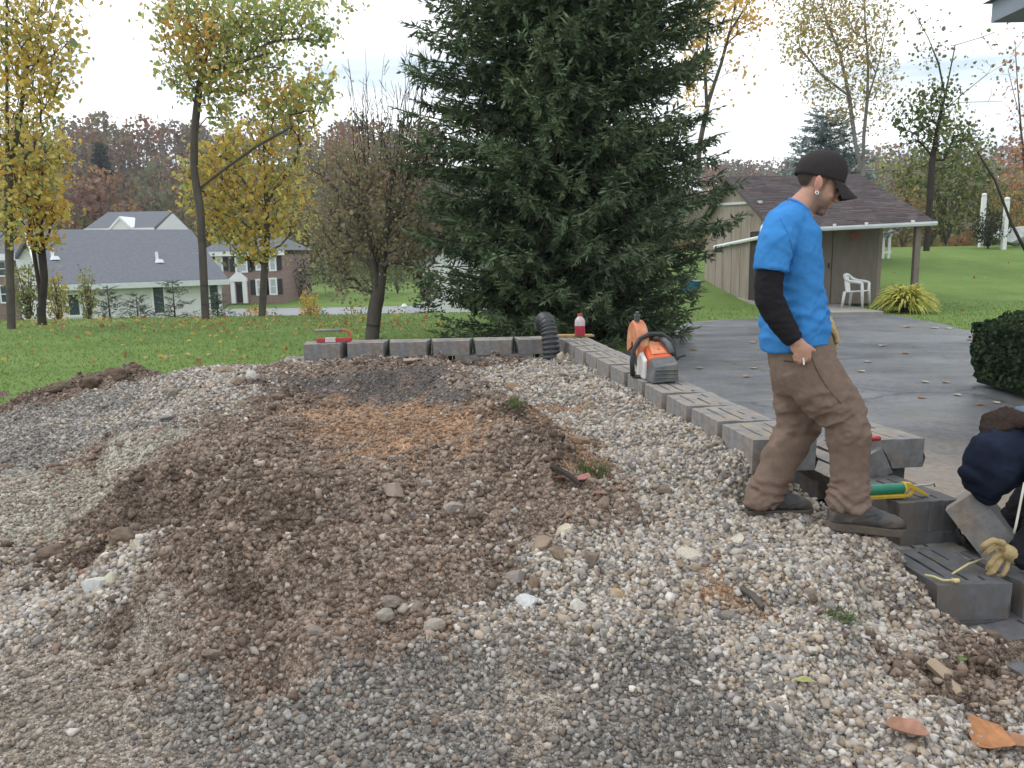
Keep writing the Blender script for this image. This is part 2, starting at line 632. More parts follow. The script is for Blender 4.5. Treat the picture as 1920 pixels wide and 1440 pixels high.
# damp patches are smoother
mrw = nt.nodes.new('ShaderNodeMapRange')
mrw.inputs['From Min'].default_value = 0.4
mrw.inputs['From Max'].default_value = 0.62
mrw.inputs['To Min'].default_value = 0.34
mrw.inputs['To Max'].default_value = 0.75
nw = nt.nodes.new('ShaderNodeTexNoise')
nw.inputs['Scale'].default_value = 0.8
nw.inputs['Detail'].default_value = 5
mpw = nt.nodes.new('ShaderNodeMapping')
mpw.inputs['Scale'].default_value = (0.45, 1.3, 1)
mpw.inputs['Rotation'].default_value = (0, 0, 0.25)
nt.links.new(tcn.outputs['Object'], mpw.inputs['Vector'])
nt.links.new(mpw.outputs['Vector'], nw.inputs['Vector'])
nt.links.new(nw.outputs['Fac'], mrw.inputs['Value'])
nt.links.new(mrw.outputs['Result'], bs.inputs['Roughness'])

def inside(poly, x, y):
    x = np.asarray(x)
    c = np.zeros(x.shape, bool)
    j = len(poly) - 1
    for i in range(len(poly)):
        xi, yi = poly[i]
        xj, yj = poly[j]
        c ^= ((yi > y) != (yj > y)) & (x < (xj - xi) * (y - yi) / (yj - yi + 1e-12) + xi)
        j = i
    return c

def xy(px, py, z=0.0):
    p = PZ(px, py, z)
    return (p.x, p.y)
drive_edge = [xy(1200, 640), xy(1285, 606), xy(1350, 600), xy(1420, 598), xy(1540, 590), xy(1655, 588), xy(1700, 595), xy(1760, 607), xy(1830, 625)]
drive_edge += [(drive_edge[-1][0] + 1.2, drive_edge[-1][1] - 0.9), (9.5, 9.0), (12.0, 5.0), (12.0, -3.0), (1.9, -3.0), (1.75, 2.5), (1.40, 3.7), (0.75, 8.6), (0.85, 9.8)]
# smooth outline
def chaikin(pts, it=2):
    for _ in range(it):
        q = []
        n = len(pts)
        for i in range(n):
            a, b = pts[i], pts[(i + 1) % n]
            q += [(a[0] * .75 + b[0] * .25, a[1] * .75 + b[1] * .25), (a[0] * .25 + b[0] * .75, a[1] * .25 + b[1] * .75)]
        pts = q
    return pts
drive_edge = chaikin(drive_edge, 2)
bm = bmesh.new()
ring = []
for i, (x, y) in enumerate(drive_edge):
    nx_, ny_ = drive_edge[(i + 1) % len(drive_edge)]
    for k in range(4):
        t = k / 4
        px_, py_ = x + (nx_ - x) * t, y + (ny_ - y) * t
        w = float(vnoise(np.array([[px_ * 3, py_ * 3, 0.5]]))[0]) * 0.06
        ring.append(bm.verts.new((px_ + w, py_ - w, 0.012)))
face = bm.faces.new(ring)
bmesh.ops.triangulate(bm, faces=[face])
for _ in range(3):
    long_e = [e for e in bm.edges if e.calc_length() > 0.7]
    bmesh.ops.subdivide_edges(bm, edges=long_e, cuts=1, use_grid_fill=False)
    bmesh.ops.triangulate(bm, faces=bm.faces)
bmesh.ops.recalc_face_normals(bm, faces=bm.faces)
for f in bm.faces:
    if f.normal.z < 0:
        f.normal_flip()
me = bpy.data.meshes.new('driveway')
bm.to_mesh(me)
bm.free()
me.materials.append(M_asph)
driveway = obj('driveway', me)
tag(driveway, kind='structure')

# ------------------------------------------------------------------ the heap of gravel and soil
CTRL = [  # picture point and height of the surface there
    (-250, 1500, .10), (0, 1440, .10), (300, 1440, .10), (600, 1440, .12), (960, 1440, .12), (1300, 1440, .11), (1600, 1440, .10), (1920, 1440, .04), (2150, 1480, .0),
    (0, 1300, .11), (250, 1250, .11), (500, 1300, .14), (800, 1300, .15), (1100, 1300, .17), (1400, 1300, .19), (1700, 1330, .12), (1900, 1330, .05), (2050, 1320, .0),
    (0, 1130, .12), (150, 1100, .13), (250, 1060, .14), (330, 1115, .30), (450, 1150, .28), (600, 1180, .29), (800, 1180, .28), (1000, 1180, .25), (1200, 1180, .25), (1500, 1180, .23), (1700, 1180, .13), (1840, 1190, .04),
    (-200, 1050, .12), (0, 1010, .14), (110, 1050, .19), (240, 1015, .35), (400, 1020, .46), (600, 1020, .41), (800, 1020, .40), (1000, 1020, .36), (1200, 1020, .33), (1400, 1020, .34), (1540, 1050, .33), (1600, 1050, .30), (1640, 1070, .25),
    (-200, 900, .10), (0, 900, .17), (150, 900, .25), (300, 900, .46), (500, 900, .56), (700, 900, .50), (900, 900, .48), (1000, 900, .52), (1080, 910, .50), (1180, 930, .38), (1300, 920, .40), (1400, 968, .385), (1480, 968, .385), (1540, 985, .38), (1600, 1001, .375), (1650, 1028, .26), (1680, 1035, .22), (1700, 1060, .20), (1735, 1105, .13),
    (-150, 810, .05), (0, 800, .14), (150, 800, .30), (300, 800, .46), (480, 800, .58), (680, 800, .52), (850, 810, .53), (960, 810, .65), (1020, 830, .60), (1080, 850, .45), (1160, 850, .45), (1300, 870, .47),
    (0, 775, .08), (100, 745, .22), (250, 725, .38), (400, 695, .58), (520, 715, .60), (600, 745, .50), (720, 758, .44), (830, 765, .52), (900, 760, .65), (950, 770, .57), (1000, 775, .50), (1060, 780, .47), (1180, 790, .50),
    (560, 688, .60), (700, 682, .69), (800, 684, .67), (860, 700, .58), (920, 715, .50), (1000, 700, .50), (1100, 720, .50), (950, 680, .50), (1040, 685, .50),
]
CP = np.array([[*PZ(a, b, c)] for a, b, c in CTRL])
def wall_hit(px, py):
    # a pixel on the inner face of the right wall run
    d = ray(px, py)
    n = Vector((WNOR.x, WNOR.y, 0))
    t = n.dot(Vector((WALL_A.x, WALL_A.y, 0)) - CAM) / n.dot(d)
    return CAM + d * t
CP = np.concatenate([CP, np.array([[*wall_hit(a, c)] for a, c in ((1070, 668), (1109, 692), (1140, 706), (1172, 723), (1207, 747), (1250, 774), (1297, 797), (1350, 823), (1395, 851))])])
CP = np.concatenate([CP, np.array([[*P(a, c, y)] for a, c, y in ((70, 752, 8.3), (110, 728, 8.55), (150, 716, 8.65), (190, 704, 8.75), (235, 700, 8.8), (270, 706, 8.7), (640, 682, 8.35), (740, 680, 8.35), (840, 678, 8.35), (940, 676, 8.4), (1010, 676, 8.4))])])
# the far side of the heap, out of view: down to the lawn on the left, level behind the wall blocks
extra = [(-1.4, 8.6, .45), (-0.6, 8.6, .45), (0.4, 8.6, .45), (-2.6, 8.4, .35), (-2.6, 9.3, -.1), (-3.6, 9.4, -.15), (-4.4, 9.4, -.15), (-5.2, 9.1, -.14), (-5.9, 8.6, -.12), (-6.6, 7.8, -.12), (-7.0, 6.5, -.05), (-7, 4.5, .0), (-6, 3, .05),
         (-1.5, 8.9, -.2), (0, 9.0, -.2), (-3, 1.0, .08), (0, 0.8, .1), (2.4, .8, .0), (-5, 1.5, .06)]
CP = np.concatenate([CP, np.array(extra, float)])
def heap_base(X, Y):
    shp = np.shape(X)
    q = np.stack([np.ravel(X), np.ravel(Y)], 1)
    out = np.empty(len(q))
    for s in range(0, len(q), 20000):
        d2 = ((q[s:s + 20000, None, :] - CP[None, :, :2]) ** 2).sum(-1)
        sig = 0.10 + 0.0035 * (q[s:s + 20000, 1:2] ** 2)
        w = 1.0 / (d2 / sig + 0.05) ** 2.2
        out[s:s + 20000] = (w * CP[None, :, 2]).sum(1) / w.sum(1)
    return out.reshape(shp)

# what the surface is made of, by sample points in plan
ZONES = dict(W=0, G=1, B=2, O=3, D=4, T=5, L=6, R=7, K=8)
ZS = []
def zs(k, *pts):
    for a, b in pts:
        ZS.append((a, b, ZONES[k]))
zs('W', (900, 705), (1000, 700), (1100, 730), (1160, 770), (1200, 820), (1280, 840), (1350, 880), (1160, 880), (1220, 880), (1300, 950), (1400, 1010), (1500, 1060), (1250, 1020), (1100, 1040), (1060, 1080), (1080, 1130),
   (1180, 1150), (1300, 1110), (1450, 1150), (1600, 1140), (1700, 1200), (1550, 1250), (1700, 1330), (1850, 1420), (1620, 1400), (1900, 1380), (1490, 1290), (990, 1170), (1040, 740), (1110, 800), (1360, 1210), (1560, 1370),
   (400, 702), (340, 715), (300, 745), (430, 735), (330, 775), (200, 1065), (150, 1105), (60, 1115), (15, 1080), (110, 1140), (1640, 1260), (1450, 1230))
zs('R', (40, 800), (120, 775), (200, 755), (40, 850), (110, 830), (250, 800))
zs('L', (60, 955), (150, 925), (230, 890), (10, 1010), (300, 855), (60, 900), (20, 970))
zs('T', (80, 1250), (200, 1230), (250, 1310), (100, 1400), (240, 1430), (290, 1180), (30, 1330), (960, 1290), (1010, 1340), (160, 1330), (330, 1400))
zs('G', (450, 1320), (600, 1330), (700, 1400), (800, 1310), (550, 1430), (850, 1400), (1150, 1300), (1250, 1300), (1200, 1400), (1350, 1380), (1100, 1430), (1420, 1430), (720, 1255), (400, 1350), (1250, 1230), (930, 1240))
zs('B', (250, 930), (350, 900), (450, 850), (550, 900), (300, 970), (200, 985), (110, 1030), (400, 1000), (500, 1050), (350, 1100), (450, 1150), (300, 1080), (600, 1000), (700, 950), (650, 1100), (750, 1050), (850, 1000), (900, 1080),
   (800, 1150), (550, 1200), (700, 1180), (950, 1000), (1000, 940), (900, 900), (800, 880), (1040, 900), (1120, 940), (910, 760), (950, 820), (1000, 860), (490, 745), (540, 695), (850, 698), (700, 684), (420, 800), (350, 830), (190, 850),
   (110, 725), (190, 712), (600, 860), (500, 800), (1760, 1290), (1850, 1260), (1900, 1290))
zs('K', (110, 1035), (180, 995), (250, 960), (300, 985), (400, 985), (350, 1050), (300, 1080), (420, 1090), (520, 985), (430, 890), (560, 940), (905, 757), (515, 742), (320, 910), (480, 1060), (860, 690), (700, 682), (150, 718), (220, 704), (90, 735), (960, 800), (1020, 850), (880, 1010), (1060, 890), (1870, 1262), (1790, 1285))
zs('O', (650, 770), (720, 785), (790, 775), (780, 825), (700, 845), (640, 805), (1045, 815), (680, 765), (750, 800), (820, 795), (620, 785), (860, 845), (1035, 800), (1060, 835), (1085, 865), (1000, 765), (1340, 1140), (700, 820))
zs('D', (600, 722), (680, 733), (760, 742), (820, 748), (640, 705))
ZP = np.array([[a, b] for a, b, _ in ZS], float)
ZK = np.array([k for _, _, k in ZS])
hx = np.arange(-7.2, 2.75, 0.03)
hy = np.concatenate([np.arange(0.7, 4.2, 0.022), np.arange(4.2, 9.7, 0.036)])
HX, HY = np.meshgrid(hx, hy)
HZ = heap_base(HX, HY)
# trodden hollows where the walking man's boots stand
PADS = [(1395 + 16 * i, 968 - .5 * i, 3.67) for i in range(9)] + [(1548 + 12 * i, 990 + 1.1 * i, 3.44) for i in range(8)]
for a_, b_, y_ in PADS:
    p_ = P(a_, b_, y_)
    w_ = np.exp(-(((HX - p_.x) / .11) ** 2 + ((HY - p_.y) / .13) ** 2))
    HZ = HZ * (1 - .75 * w_) + (p_.z - .004) * .75 * w_
ZGRID = HZ
def heap_z(X, Y):
    X = np.asarray(X, float)
    Y = np.asarray(Y, float)
    fx = np.clip((X - hx[0]) / (hx[1] - hx[0]), 0, len(hx) - 1.001)
    fy = np.clip(np.interp(Y, hy, np.arange(len(hy))), 0, len(hy) - 1.001)
    i = fx.astype(int)
    j = fy.astype(int)
    a, b = fx - i, fy - j
    return (ZGRID[j, i] * (1 - a) + ZGRID[j, i + 1] * a) * (1 - b) + (ZGRID[j + 1, i] * (1 - a) + ZGRID[j + 1, i + 1] * a) * b

def heap_hit(px, py):
    """where the line of sight through a pixel meets the heap"""
    d = ray(px, py)
    t = np.linspace(1.0, 12, 2400)
    X, Y, Z = CAM.x + d.x * t, CAM.y + d.y * t, CAM.z + d.z * t
    below = Z < np.maximum(heap_z(X, Y), 0.0)
    k = int(np.argmax(below)) if below.any() else len(t) - 1
    return Vector((X[k], Y[k], Z[k]))

def to_plan(px):
    # picture points laid out on the heap, so that zones have a fixed place on the ground
    return np.array([[*heap_hit(a, b)][:2] for a, b in px])
ZPL = to_plan(ZP)
def zone_weights(X, Y, sharp=2.3):
    q = np.stack([np.ravel(X), np.ravel(Y)], 1)
    q3 = np.concatenate([q, np.zeros((len(q), 1))], 1)
    q = q + 0.22 * np.stack([fbm(q3 * 4.2, 3), fbm(q3 * 4.2 + 31.7, 3)], 1) * (0.6 + 0.25 * q[:, 1:2])
    W = np.zeros((len(q), 9))
    for s in range(0, len(q), 20000):
        d2 = ((q[s:s + 20000, None, :] - ZPL[None]) ** 2).sum(-1) / (0.02 + 0.012 * q[s:s + 20000, 1:2] ** 2)
        w = 1 / (d2 + 0.03) ** sharp
        for k in range(9):
            W[s:s + 20000, k] = w[:, ZK == k].sum(1)
    return W / W.sum(1, keepdims=True)

SOIL = np.array([(.25, .23, .20), (.175, .162, .148), (.222, .168, .134), (.30, .19, .122), (.105, .094, .088), (.25, .212, .178), (.33, .305, .26), (.22, .205, .19), (.14, .103, .08)])
ROUGHZ = np.array([.016, .010, .060, .030, .018, .014, .012, .022, .088])

hw = zone_weights(HX, HY)
q3 = np.stack([HX.ravel(), HY.ravel(), np.zeros(HX.size)], 1)
amp = hw @ ROUGHZ
clod = fbm(q3 * 2.6 + 4, 2) * 0.9 + fbm(q3 * 5.5, 4) * 1.4 + 1.1 * np.abs(fbm(q3 * 11 + 5, 3)) - .7 * np.abs(fbm(q3 * 4.1 + 2, 3)) + 0.35 * fbm(q3 * 30 + 2, 2)
def heap_rough(a, c):
    return a * c
Z0 = HZ.ravel() + amp * clod + 0.015 * fbm(q3 * 1.7, 3)
def beyond_wall(X, Y):
    """>0 outside the inner face of the wall blocks"""
    t = (X - WALL_A.x) * WNOR.x + (Y - WALL_A.y) * WNOR.y
    near = X - (1.68 + (3.6 - Y) * 0.22)
    k = sm(3.75, 4.0, Y)
    return np.where(Y < 3.2, near, t * k + near * (1 - k))
bw = beyond_wall(HX, HY).ravel()
Z0 = Z0 - sm(0.02, 0.1, bw) * 1.2 * (HY.ravel() > 2.95)
lw = (HY.ravel() - 8.52) * (HX.ravel() > -2.3)                 # behind the left run of blocks
Z0 = Z0 - sm(0.02, 0.1, lw) * 1.2
soil = hw @ SOIL
soil = soil * (1 + 0.35 * fbm(q3 * 7 + 9, 3))[:, None] * (1 + 0.2 * fbm(q3 * 33 + 9, 2))[:, None]
M_soil = mat('soil', attr=True, rough=0.95, var=0.3, scale=45, bump=0.8, bscale=110, spec=0.1, bdist=0.012)
nt = M_soil.node_tree
bs = nt.nodes['Principled BSDF']
src = bs.inputs['Base Color'].links[0].from_socket
tcn = nt.nodes.new('ShaderNodeTexCoord')
hsum = None
csrc = src
for sc_, amp_, bd_ in ((75, .62, .010), (170, .45, .004)):
    vo = nt.nodes.new('ShaderNodeTexVoronoi')
    vo.inputs['Scale'].default_value = sc_
    nt.links.new(tcn.outputs['Object'], vo.inputs['Vector'])
    se = nt.nodes.new('ShaderNodeSeparateColor')
    nt.links.new(vo.outputs['Color'], se.inputs[0])
    mr = nt.nodes.new('ShaderNodeMapRange')
    mr.inputs['To Min'].default_value = 1 - amp_ * .6
    mr.inputs['To Max'].default_value = 1 + amp_
    nt.links.new(se.outputs['Red'], mr.inputs['Value'])
    mu = nt.nodes.new('ShaderNodeVectorMath')
    mu.operation = 'SCALE'
    nt.links.new(csrc, mu.inputs[0])
    nt.links.new(mr.outputs['Result'], mu.inputs['Scale'])
    csrc = mu.outputs['Vector']
    bp = nt.nodes.new('ShaderNodeBump')
    bp.invert = True
    bp.inputs['Strength'].default_value = 1.0
    bp.inputs['Distance'].default_value = bd_
    nt.links.new(vo.outputs['Distance'], bp.inputs['Height'])
    prev = bs.inputs['Normal'].links[0].from_socket
    nt.links.new(prev, bp.inputs['Normal'])
    nt.links.new(bp.outputs['Normal'], bs.inputs['Normal'])
nt.links.new(csrc, bs.inputs['Base Color'])
heap = obj('gravel_bed', mesh_np('gravel_bed', np.stack([HX.ravel(), HY.ravel(), Z0], 1), grid_faces(len(hx), len(hy)), soil, M_soil, smooth=True))
tag(heap, kind='structure')
ZGRID = Z0.reshape(HX.shape)

# ------------------------------------------------------------------ stones
def rock_variants(n, seed):
    r = np.random.default_rng(seed)
    out = []
    base = []
    for x in (-1, 1):
        for y in (-1, 1):
            for z in (-1, 1):
                base.append((x, y, z))
    base += [(2, 0, 0), (-2, 0, 0), (0, 2, 0), (0, -2, 0), (0, 0, 2), (0, 0, -2)]
    base = np.array(base, float)
    base /= np.linalg.norm(base, axis=1, keepdims=True)
    bm = bmesh.new()
    for v in base:
        bm.verts.new(v)
    res = bmesh.ops.convex_hull(bm, input=bm.verts)
    bmesh.ops.triangulate(bm, faces=bm.faces)
    bmesh.ops.recalc_face_normals(bm, faces=bm.faces)
    bm.verts.index_update()
    F = np.array([[v.index for v in f.verts] for f in bm.faces])
    Vb = np.array([v.co[:] for v in bm.verts])
    bm.free()
    for _ in range(n):
        V = Vb + r.normal(0, 0.16, Vb.shape)
        for _ in range(6):                                    # broken faces
            nrm = r.normal(size=3)
            nrm /= np.linalg.norm(nrm)
            h = r.uniform(0.38, 0.72)
            d = V @ nrm
            V = V - np.maximum(d - h, 0)[:, None] * nrm
        V *= np.array([r.uniform(0.85, 1.35), r.uniform(0.75, 1.05), r.uniform(0.5, 0.85)])
        out.append(V)
    return out, F
ROCKS, ROCKF = rock_variants(14, 5)

def rot_mats(n, r, tilt=0.6):
    a = r.uniform(0, 2 * np.pi, n)
    b = r.normal(0, tilt, n)
    c = r.normal(0, tilt, n)
    ca, sa, cb, sb, cc, sc = np.cos(a), np.sin(a), np.cos(b), np.sin(b), np.cos(c), np.sin(c)
    z, o = np.zeros(n), np.ones(n)
    Rz = np.stack([ca, -sa, z, sa, ca, z, z, z, o], 1).reshape(-1, 3, 3)
    Rx = np.stack([o, z, z, z, cb, -sb, z, sb, cb], 1).reshape(-1, 3, 3)
    Ry = np.stack([cc, z, sc, z, o, z, -sc, z, cc], 1).reshape(-1, 3, 3)
    return Rz @ Rx @ Ry

def scatter(name, pos, size, col, material, seed, variants=ROCKS, F=ROCKF, tilt=0.6, smooth=False):
    r = np.random.default_rng(seed)
    n = len(pos)
    R = rot_mats(n, r, tilt)
    which = r.integers(0, len(variants), n)
    nv = len(variants[0])
    VV = np.stack(variants)[which]
    V = np.einsum('nij,nkj->nki', R, VV * size[:, None, None]) + pos[:, None, :]
    Fa = (F[None] + (np.arange(n) * nv)[:, None, None]).reshape(-1, F.shape[1])
    C = np.repeat(col, nv, axis=0)
    return mesh_np(name, V.reshape(-1, 3), Fa, C, material, smooth)

PAL = {
    0: [(.46, .44, .41), (.40, .39, .38), (.30, .275, .25), (.42, .36, .29), (.21, .2, .195), (.32, .26, .2), (.52, .505, .475), (.26, .25, .25), (.37, .315, .26), (.44, .415, .375)],
    1: [(.14, .138, .135), (.2, .192, .182), (.27, .26, .245), (.22, .185, .155), (.16, .148, .135), (.33, .32, .3)],
    2: [(.205, .15, .117), (.25, .185, .145), (.165, .124, .098), (.29, .23, .185), (.34, .30, .265), (.215, .178, .152), (.27, .22, .185)],
    3: [(.27, .175, .115), (.24, .15, .095), (.31, .24, .18), (.22, .16, .12)],
    4: [(.09, .08, .075), (.12, .105, .095), (.3, .28, .25), (.08, .07, .065)],
    5: [(.24, .2, .16), (.32, .28, .23), (.19, .17, .15), (.36, .33, .3)],
    6: [(.36, .33, .27), (.30, .28, .24), (.42, .39, .33), (.24, .22, .19)],
    8: [(.12, .088, .068), (.15, .112, .086), (.1, .074, .058), (.18, .14, .11), (.13, .1, .08), (.24, .2, .17)],
    7: [(.22, .22, .215), (.16, .155, .15), (.3, .29, .28), (.19, .17, .15), (.4, .38, .35)],
}
PAL = {k: np.array(v) for k, v in PAL.items()}
DENS = np.array([1.0, 0.8, 0.62, 0.26, 0.2, 0.32, 0.55, 0.9, 0.5])
SIZE = np.array([.0125, .0095, .0108, .0095, .007, .008, .009, .011, .0125])
M_stone = mat('gravel_stone', attr=True, rough=0.85, var=0.18, scale=90, spec=0.25)

def gravel(n, seed, y0, y1, smul):
    r = np.random.default_rng(seed)
    X = r.uniform(-7, 2.6, n)
    Y = r.uniform(y0, y1, n)
    Z = heap_z(X, Y)
    px = project(np.stack([X, Y, Z], 1))
    ok = (px[:, 0] > -300) & (px[:, 0] < 2150) & (px[:, 1] < 1620) & (Z > -0.03) & (beyond_wall(X, Y) < 0.02)
    X, Y, Z = X[ok], Y[ok], Z[ok]
    w = zone_weights(X, Y, 1.7)
    zone = (w.cumsum(1) > r.random((len(X), 1))).argmax(1)
    keep = r.random(len(X)) < DENS[zone]
    X, Y, Z, zone = X[keep], Y[keep], Z[keep], zone[keep]
    s = SIZE[zone] * np.exp(r.normal(0, 1, len(X)) * np.where((zone == 2) | (zone == 8), .5, .36)) * smul
    big = (r.random(len(X)) < 0.03) & ((zone == 0) | (zone == 2) | (zone == 8))
    s = np.minimum(np.where(big, s * 1.6, s), .034)
    col = np.empty((len(X), 3))
    for k in range(9):
        m = zone == k
        col[m] = PAL[k][r.integers(0, len(PAL[k]), m.sum())]
    col *= r.uniform(0.75, 1.15, (len(X), 1)) * np.array([1.045, 1.0, .955])
    return np.stack([X, Y, Z + s * 0.18], 1), s, col
pa = gravel(95000, 1, 1.3, 3.3, 0.95)
pb = gravel(72000, 2, 3.3, 5.2, 1.06)
pc = gravel(66000, 3, 5.2, 9.0, 1.2)
pos = np.concatenate([pa[0], pb[0], pc[0]])
siz = np.concatenate([pa[1], pb[1], pc[1]])
cl = np.concatenate([pa[2], pb[2], pc[2]])
OCT = np.array([(1, 0, 0), (-1, 0, 0), (0, 1, 0), (0, -1, 0), (0, 0, 1), (0, 0, -1)], float)
OCTF = np.array([(0, 2, 4), (2, 1, 4), (1, 3, 4), (3, 0, 4), (2, 0, 5), (1, 2, 5), (3, 1, 5), (0, 3, 5)])
_ro = np.random.default_rng(15)
OCTS = [(OCT + _ro.normal(0, .22, OCT.shape)) * np.array([1.25, 1.05, .85]) for _ in range(14)]
CUB = np.array([(x, y, z) for x in (-1, 1) for y in (-1, 1) for z in (-1, 1)], float) * .72
CUBF = np.array([(0, 1, 3), (0, 3, 2), (4, 6, 7), (4, 7, 5), (0, 4, 5), (0, 5, 1), (2, 3, 7), (2, 7, 6), (0, 2, 6), (0, 6, 4), (1, 5, 7), (1, 7, 3)])
CUBS = [(CUB * (1 - .35 * _ro.random((8, 1))) + _ro.normal(0, .12, CUB.shape)) * np.array([1.3, 1.05, .85]) for _ in range(16)]
near_m = (siz > .0165) | ((pos[:, 1] < 3.0) & (siz > .015))
ms_a = scatter('loose_gravel', pos[near_m], siz[near_m], cl[near_m], M_stone, 9)
mid_m = ~near_m & (pos[:, 1] < 5.2)
far_m = ~near_m & ~mid_m
ms_b = scatter('loose_gravel', pos[mid_m], siz[mid_m], cl[mid_m], M_stone, 10, CUBS, CUBF)
ms_c = scatter('loose_gravel', pos[far_m], siz[far_m], cl[far_m], M_stone, 11, OCTS, OCTF)
VV_, FF_, CC_, off_ = [], [], [], 0
for ms_, mk_, nv_ in ((ms_a, near_m, len(ROCKS[0])), (ms_b, mid_m, 8), (ms_c, far_m, 6)):
    v_ = get_vn(ms_)[0]
    f_ = np.empty(len(ms_.loops), np.int32)
    ms_.loops.foreach_get('vertex_index', f_)
    VV_.append(v_)
    FF_.append(f_.reshape(-1, 3) + off_)
    CC_.append(np.repeat(cl[mk_], nv_, 0))
    off_ += len(v_)
    bpy.data.meshes.remove(ms_)
g = obj('loose_gravel', mesh_np('loose_gravel', np.concatenate(VV_), np.concatenate(FF_), np.concatenate(CC_), M_stone))
tag(g, 'loose grey, white and brown gravel and rubble covering the heap', 'gravel', kind='stuff')

# ------------------------------------------------------------------ the retaining wall and its blocks
BL, BH, BD = 0.455, 0.16, 0.31          # length, height, depth of a block
def block_mesh(name, material, slots=True, seed=0, taper=0.035):
    """a split-face wall block: origin at the middle of its bottom, x along the wall, +y the rough front, -y the narrower back"""
    r = random.Random(seed)
    L, D, H = BL - 0.008, BD, BH - 0.003
    ub = [-L / 2, -L * .40, -L * .12, L * .10, L * .30, L * .40, L / 2]
    vb = [-D / 2, -D * .26, -D * .22, -D * .02, D * .03, D * .2, D * .25, D / 2]
    def xw(u, v):
        k = (D / 2 - v) / D                                   # 0 at the front, 1 at the back
        return u * (1 - k * taper * 2 / L)
    sunk = set()
    if slots:
        for i in (1, 2, 3):
            sunk.add((i, 1))
        sunk |= {(1, 3), (2, 3), (3, 3), (4, 3)} if seed % 2 else {(2, 3), (3, 3), (4, 3)}
        sunk |= {(1, 5), (4, 5)} if seed % 3 else {(2, 5), (4, 5)}
    V, Fc, idx = [], [], {}
    def vert(u, v, z, rough=0.0):
        key = (round(u, 4), round(v, 4), round(z, 4))
        if key not in idx:
            idx[key] = len(V)
            y = v
            if v > D / 2 - 1e-4 and rough:
                y += r.uniform(-rough, rough)
            V.append((xw(u, v) + r.uniform(-.003, .003), y + r.uniform(-.003, .003), z + (r.uniform(-.002, .002) if z > .1 else 0)))
        return idx[key]
    nu, nv = len(ub) - 1, len(vb) - 1
    hd = 0.05
    zt = lambda i, j: H - hd if (i, j) in sunk else H
    for i in range(nu):
        for j in range(nv):
            z = zt(i, j)
            Fc.append((vert(ub[i], vb[j], z), vert(ub[i + 1], vb[j], z), vert(ub[i + 1], vb[j + 1], z), vert(ub[i], vb[j + 1], z)))
            if i + 1 < nu and zt(i + 1, j) != z:
                z2 = zt(i + 1, j)
                Fc.append((vert(ub[i + 1], vb[j], z), vert(ub[i + 1], vb[j], z2), vert(ub[i + 1], vb[j + 1], z2), vert(ub[i + 1], vb[j + 1], z)))
            if j + 1 < nv and zt(i, j + 1) != z:
                z2 = zt(i, j + 1)
                Fc.append((vert(ub[i], vb[j + 1], z), vert(ub[i + 1], vb[j + 1], z), vert(ub[i + 1], vb[j + 1], z2), vert(ub[i], vb[j + 1], z2)))
    # sides
    zl = [0, H * .33, H * .66, H]
    for j in range(nv):
        for u in (ub[0], ub[-1]):
            Fc.append((vert(u, vb[j], 0), vert(u, vb[j + 1], 0), vert(u, vb[j + 1], H), vert(u, vb[j], H)))
    for i in range(nu):
        Fc.append((vert(ub[i], vb[0], 0), vert(ub[i + 1], vb[0], 0), vert(ub[i + 1], vb[0], H), vert(ub[i], vb[0], H)))
        for k in range(3):
            Fc.append((vert(ub[i], vb[-1], zl[k], .014), vert(ub[i + 1], vb[-1], zl[k], .014), vert(ub[i + 1], vb[-1], zl[k + 1], .014), vert(ub[i], vb[-1], zl[k + 1], .014)))
        Fc.append((vert(ub[i], vb[0], 0), vert(ub[i], vb[-1], 0), vert(ub[i + 1], vb[-1], 0), vert(ub[i + 1], vb[0], 0)))
    me = bpy.data.meshes.new(name)
    me.from_pydata(V, [], Fc)
    bm = bmesh.new()
    bm.from_mesh(me)
    bmesh.ops.remove_doubles(bm, verts=bm.verts, dist=1e-5)
    bmesh.ops.recalc_face_normals(bm, faces=bm.faces)
    bm.to_mesh(me)
    bm.free()
    me.materials.append(material)
    return me
BLK = [block_mesh('block', M_concrete, True, s) for s in range(6)]
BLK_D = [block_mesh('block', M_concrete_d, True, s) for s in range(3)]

def block_obj(name, me, loc, rz, rx=0.0, ry=0.0, parent=None):
    o = bpy.data.objects.new(name, me)
    o.location = loc
    o.rotation_euler = (rx, ry, rz)
    return link(o, parent)

WTOP = P(1055, 636, 8.46).z               # top of the upper course
wall = empty('retaining_wall', (WALL_A.x, WALL_A.y, 0), 0, 'unfinished L-shaped dry-stacked wall of grey concrete blocks round the gravel', 'wall')
wi = wall.matrix_world
def wblock(me, loc, rz):
    o = block_obj('block', me, Vector(loc) - Vector((WALL_A.x, WALL_A.y, 0)), rz, parent=wall)
    return o
k = 0
NC = int(round(WTOP / BH + 0.3))
# right run: from the far corner towards the viewer
ang_r = math.atan2(WDIR.y, WDIR.x)
front_r = ang_r + math.pi if (Vector((-math.sin(ang_r), math.cos(ang_r)))).dot(WNOR) < 0 else ang_r
run = (WALL_B - WALL_A).length - 0.10
for c in range(NC):
    z = WTOP - BH * (c + 1)
    off = (c % 2) * BL / 2
    n = 11 if c % 2 == 0 else 10
    for i in range(n):
        s = -0.25 + (off if c else 0) + (i + .5) * BL
        p = WALL_A + WDIR * s + WNOR * (BD / 2 + c * 0.012 + rnd.uniform(-.006, .006))
        wblock(BLK[k % 6], (p.x, p.y, z + (rnd.uniform(-.002, .002) if c == 0 else 0)), front_r + rnd.uniform(-.012, .012))
        k += 1
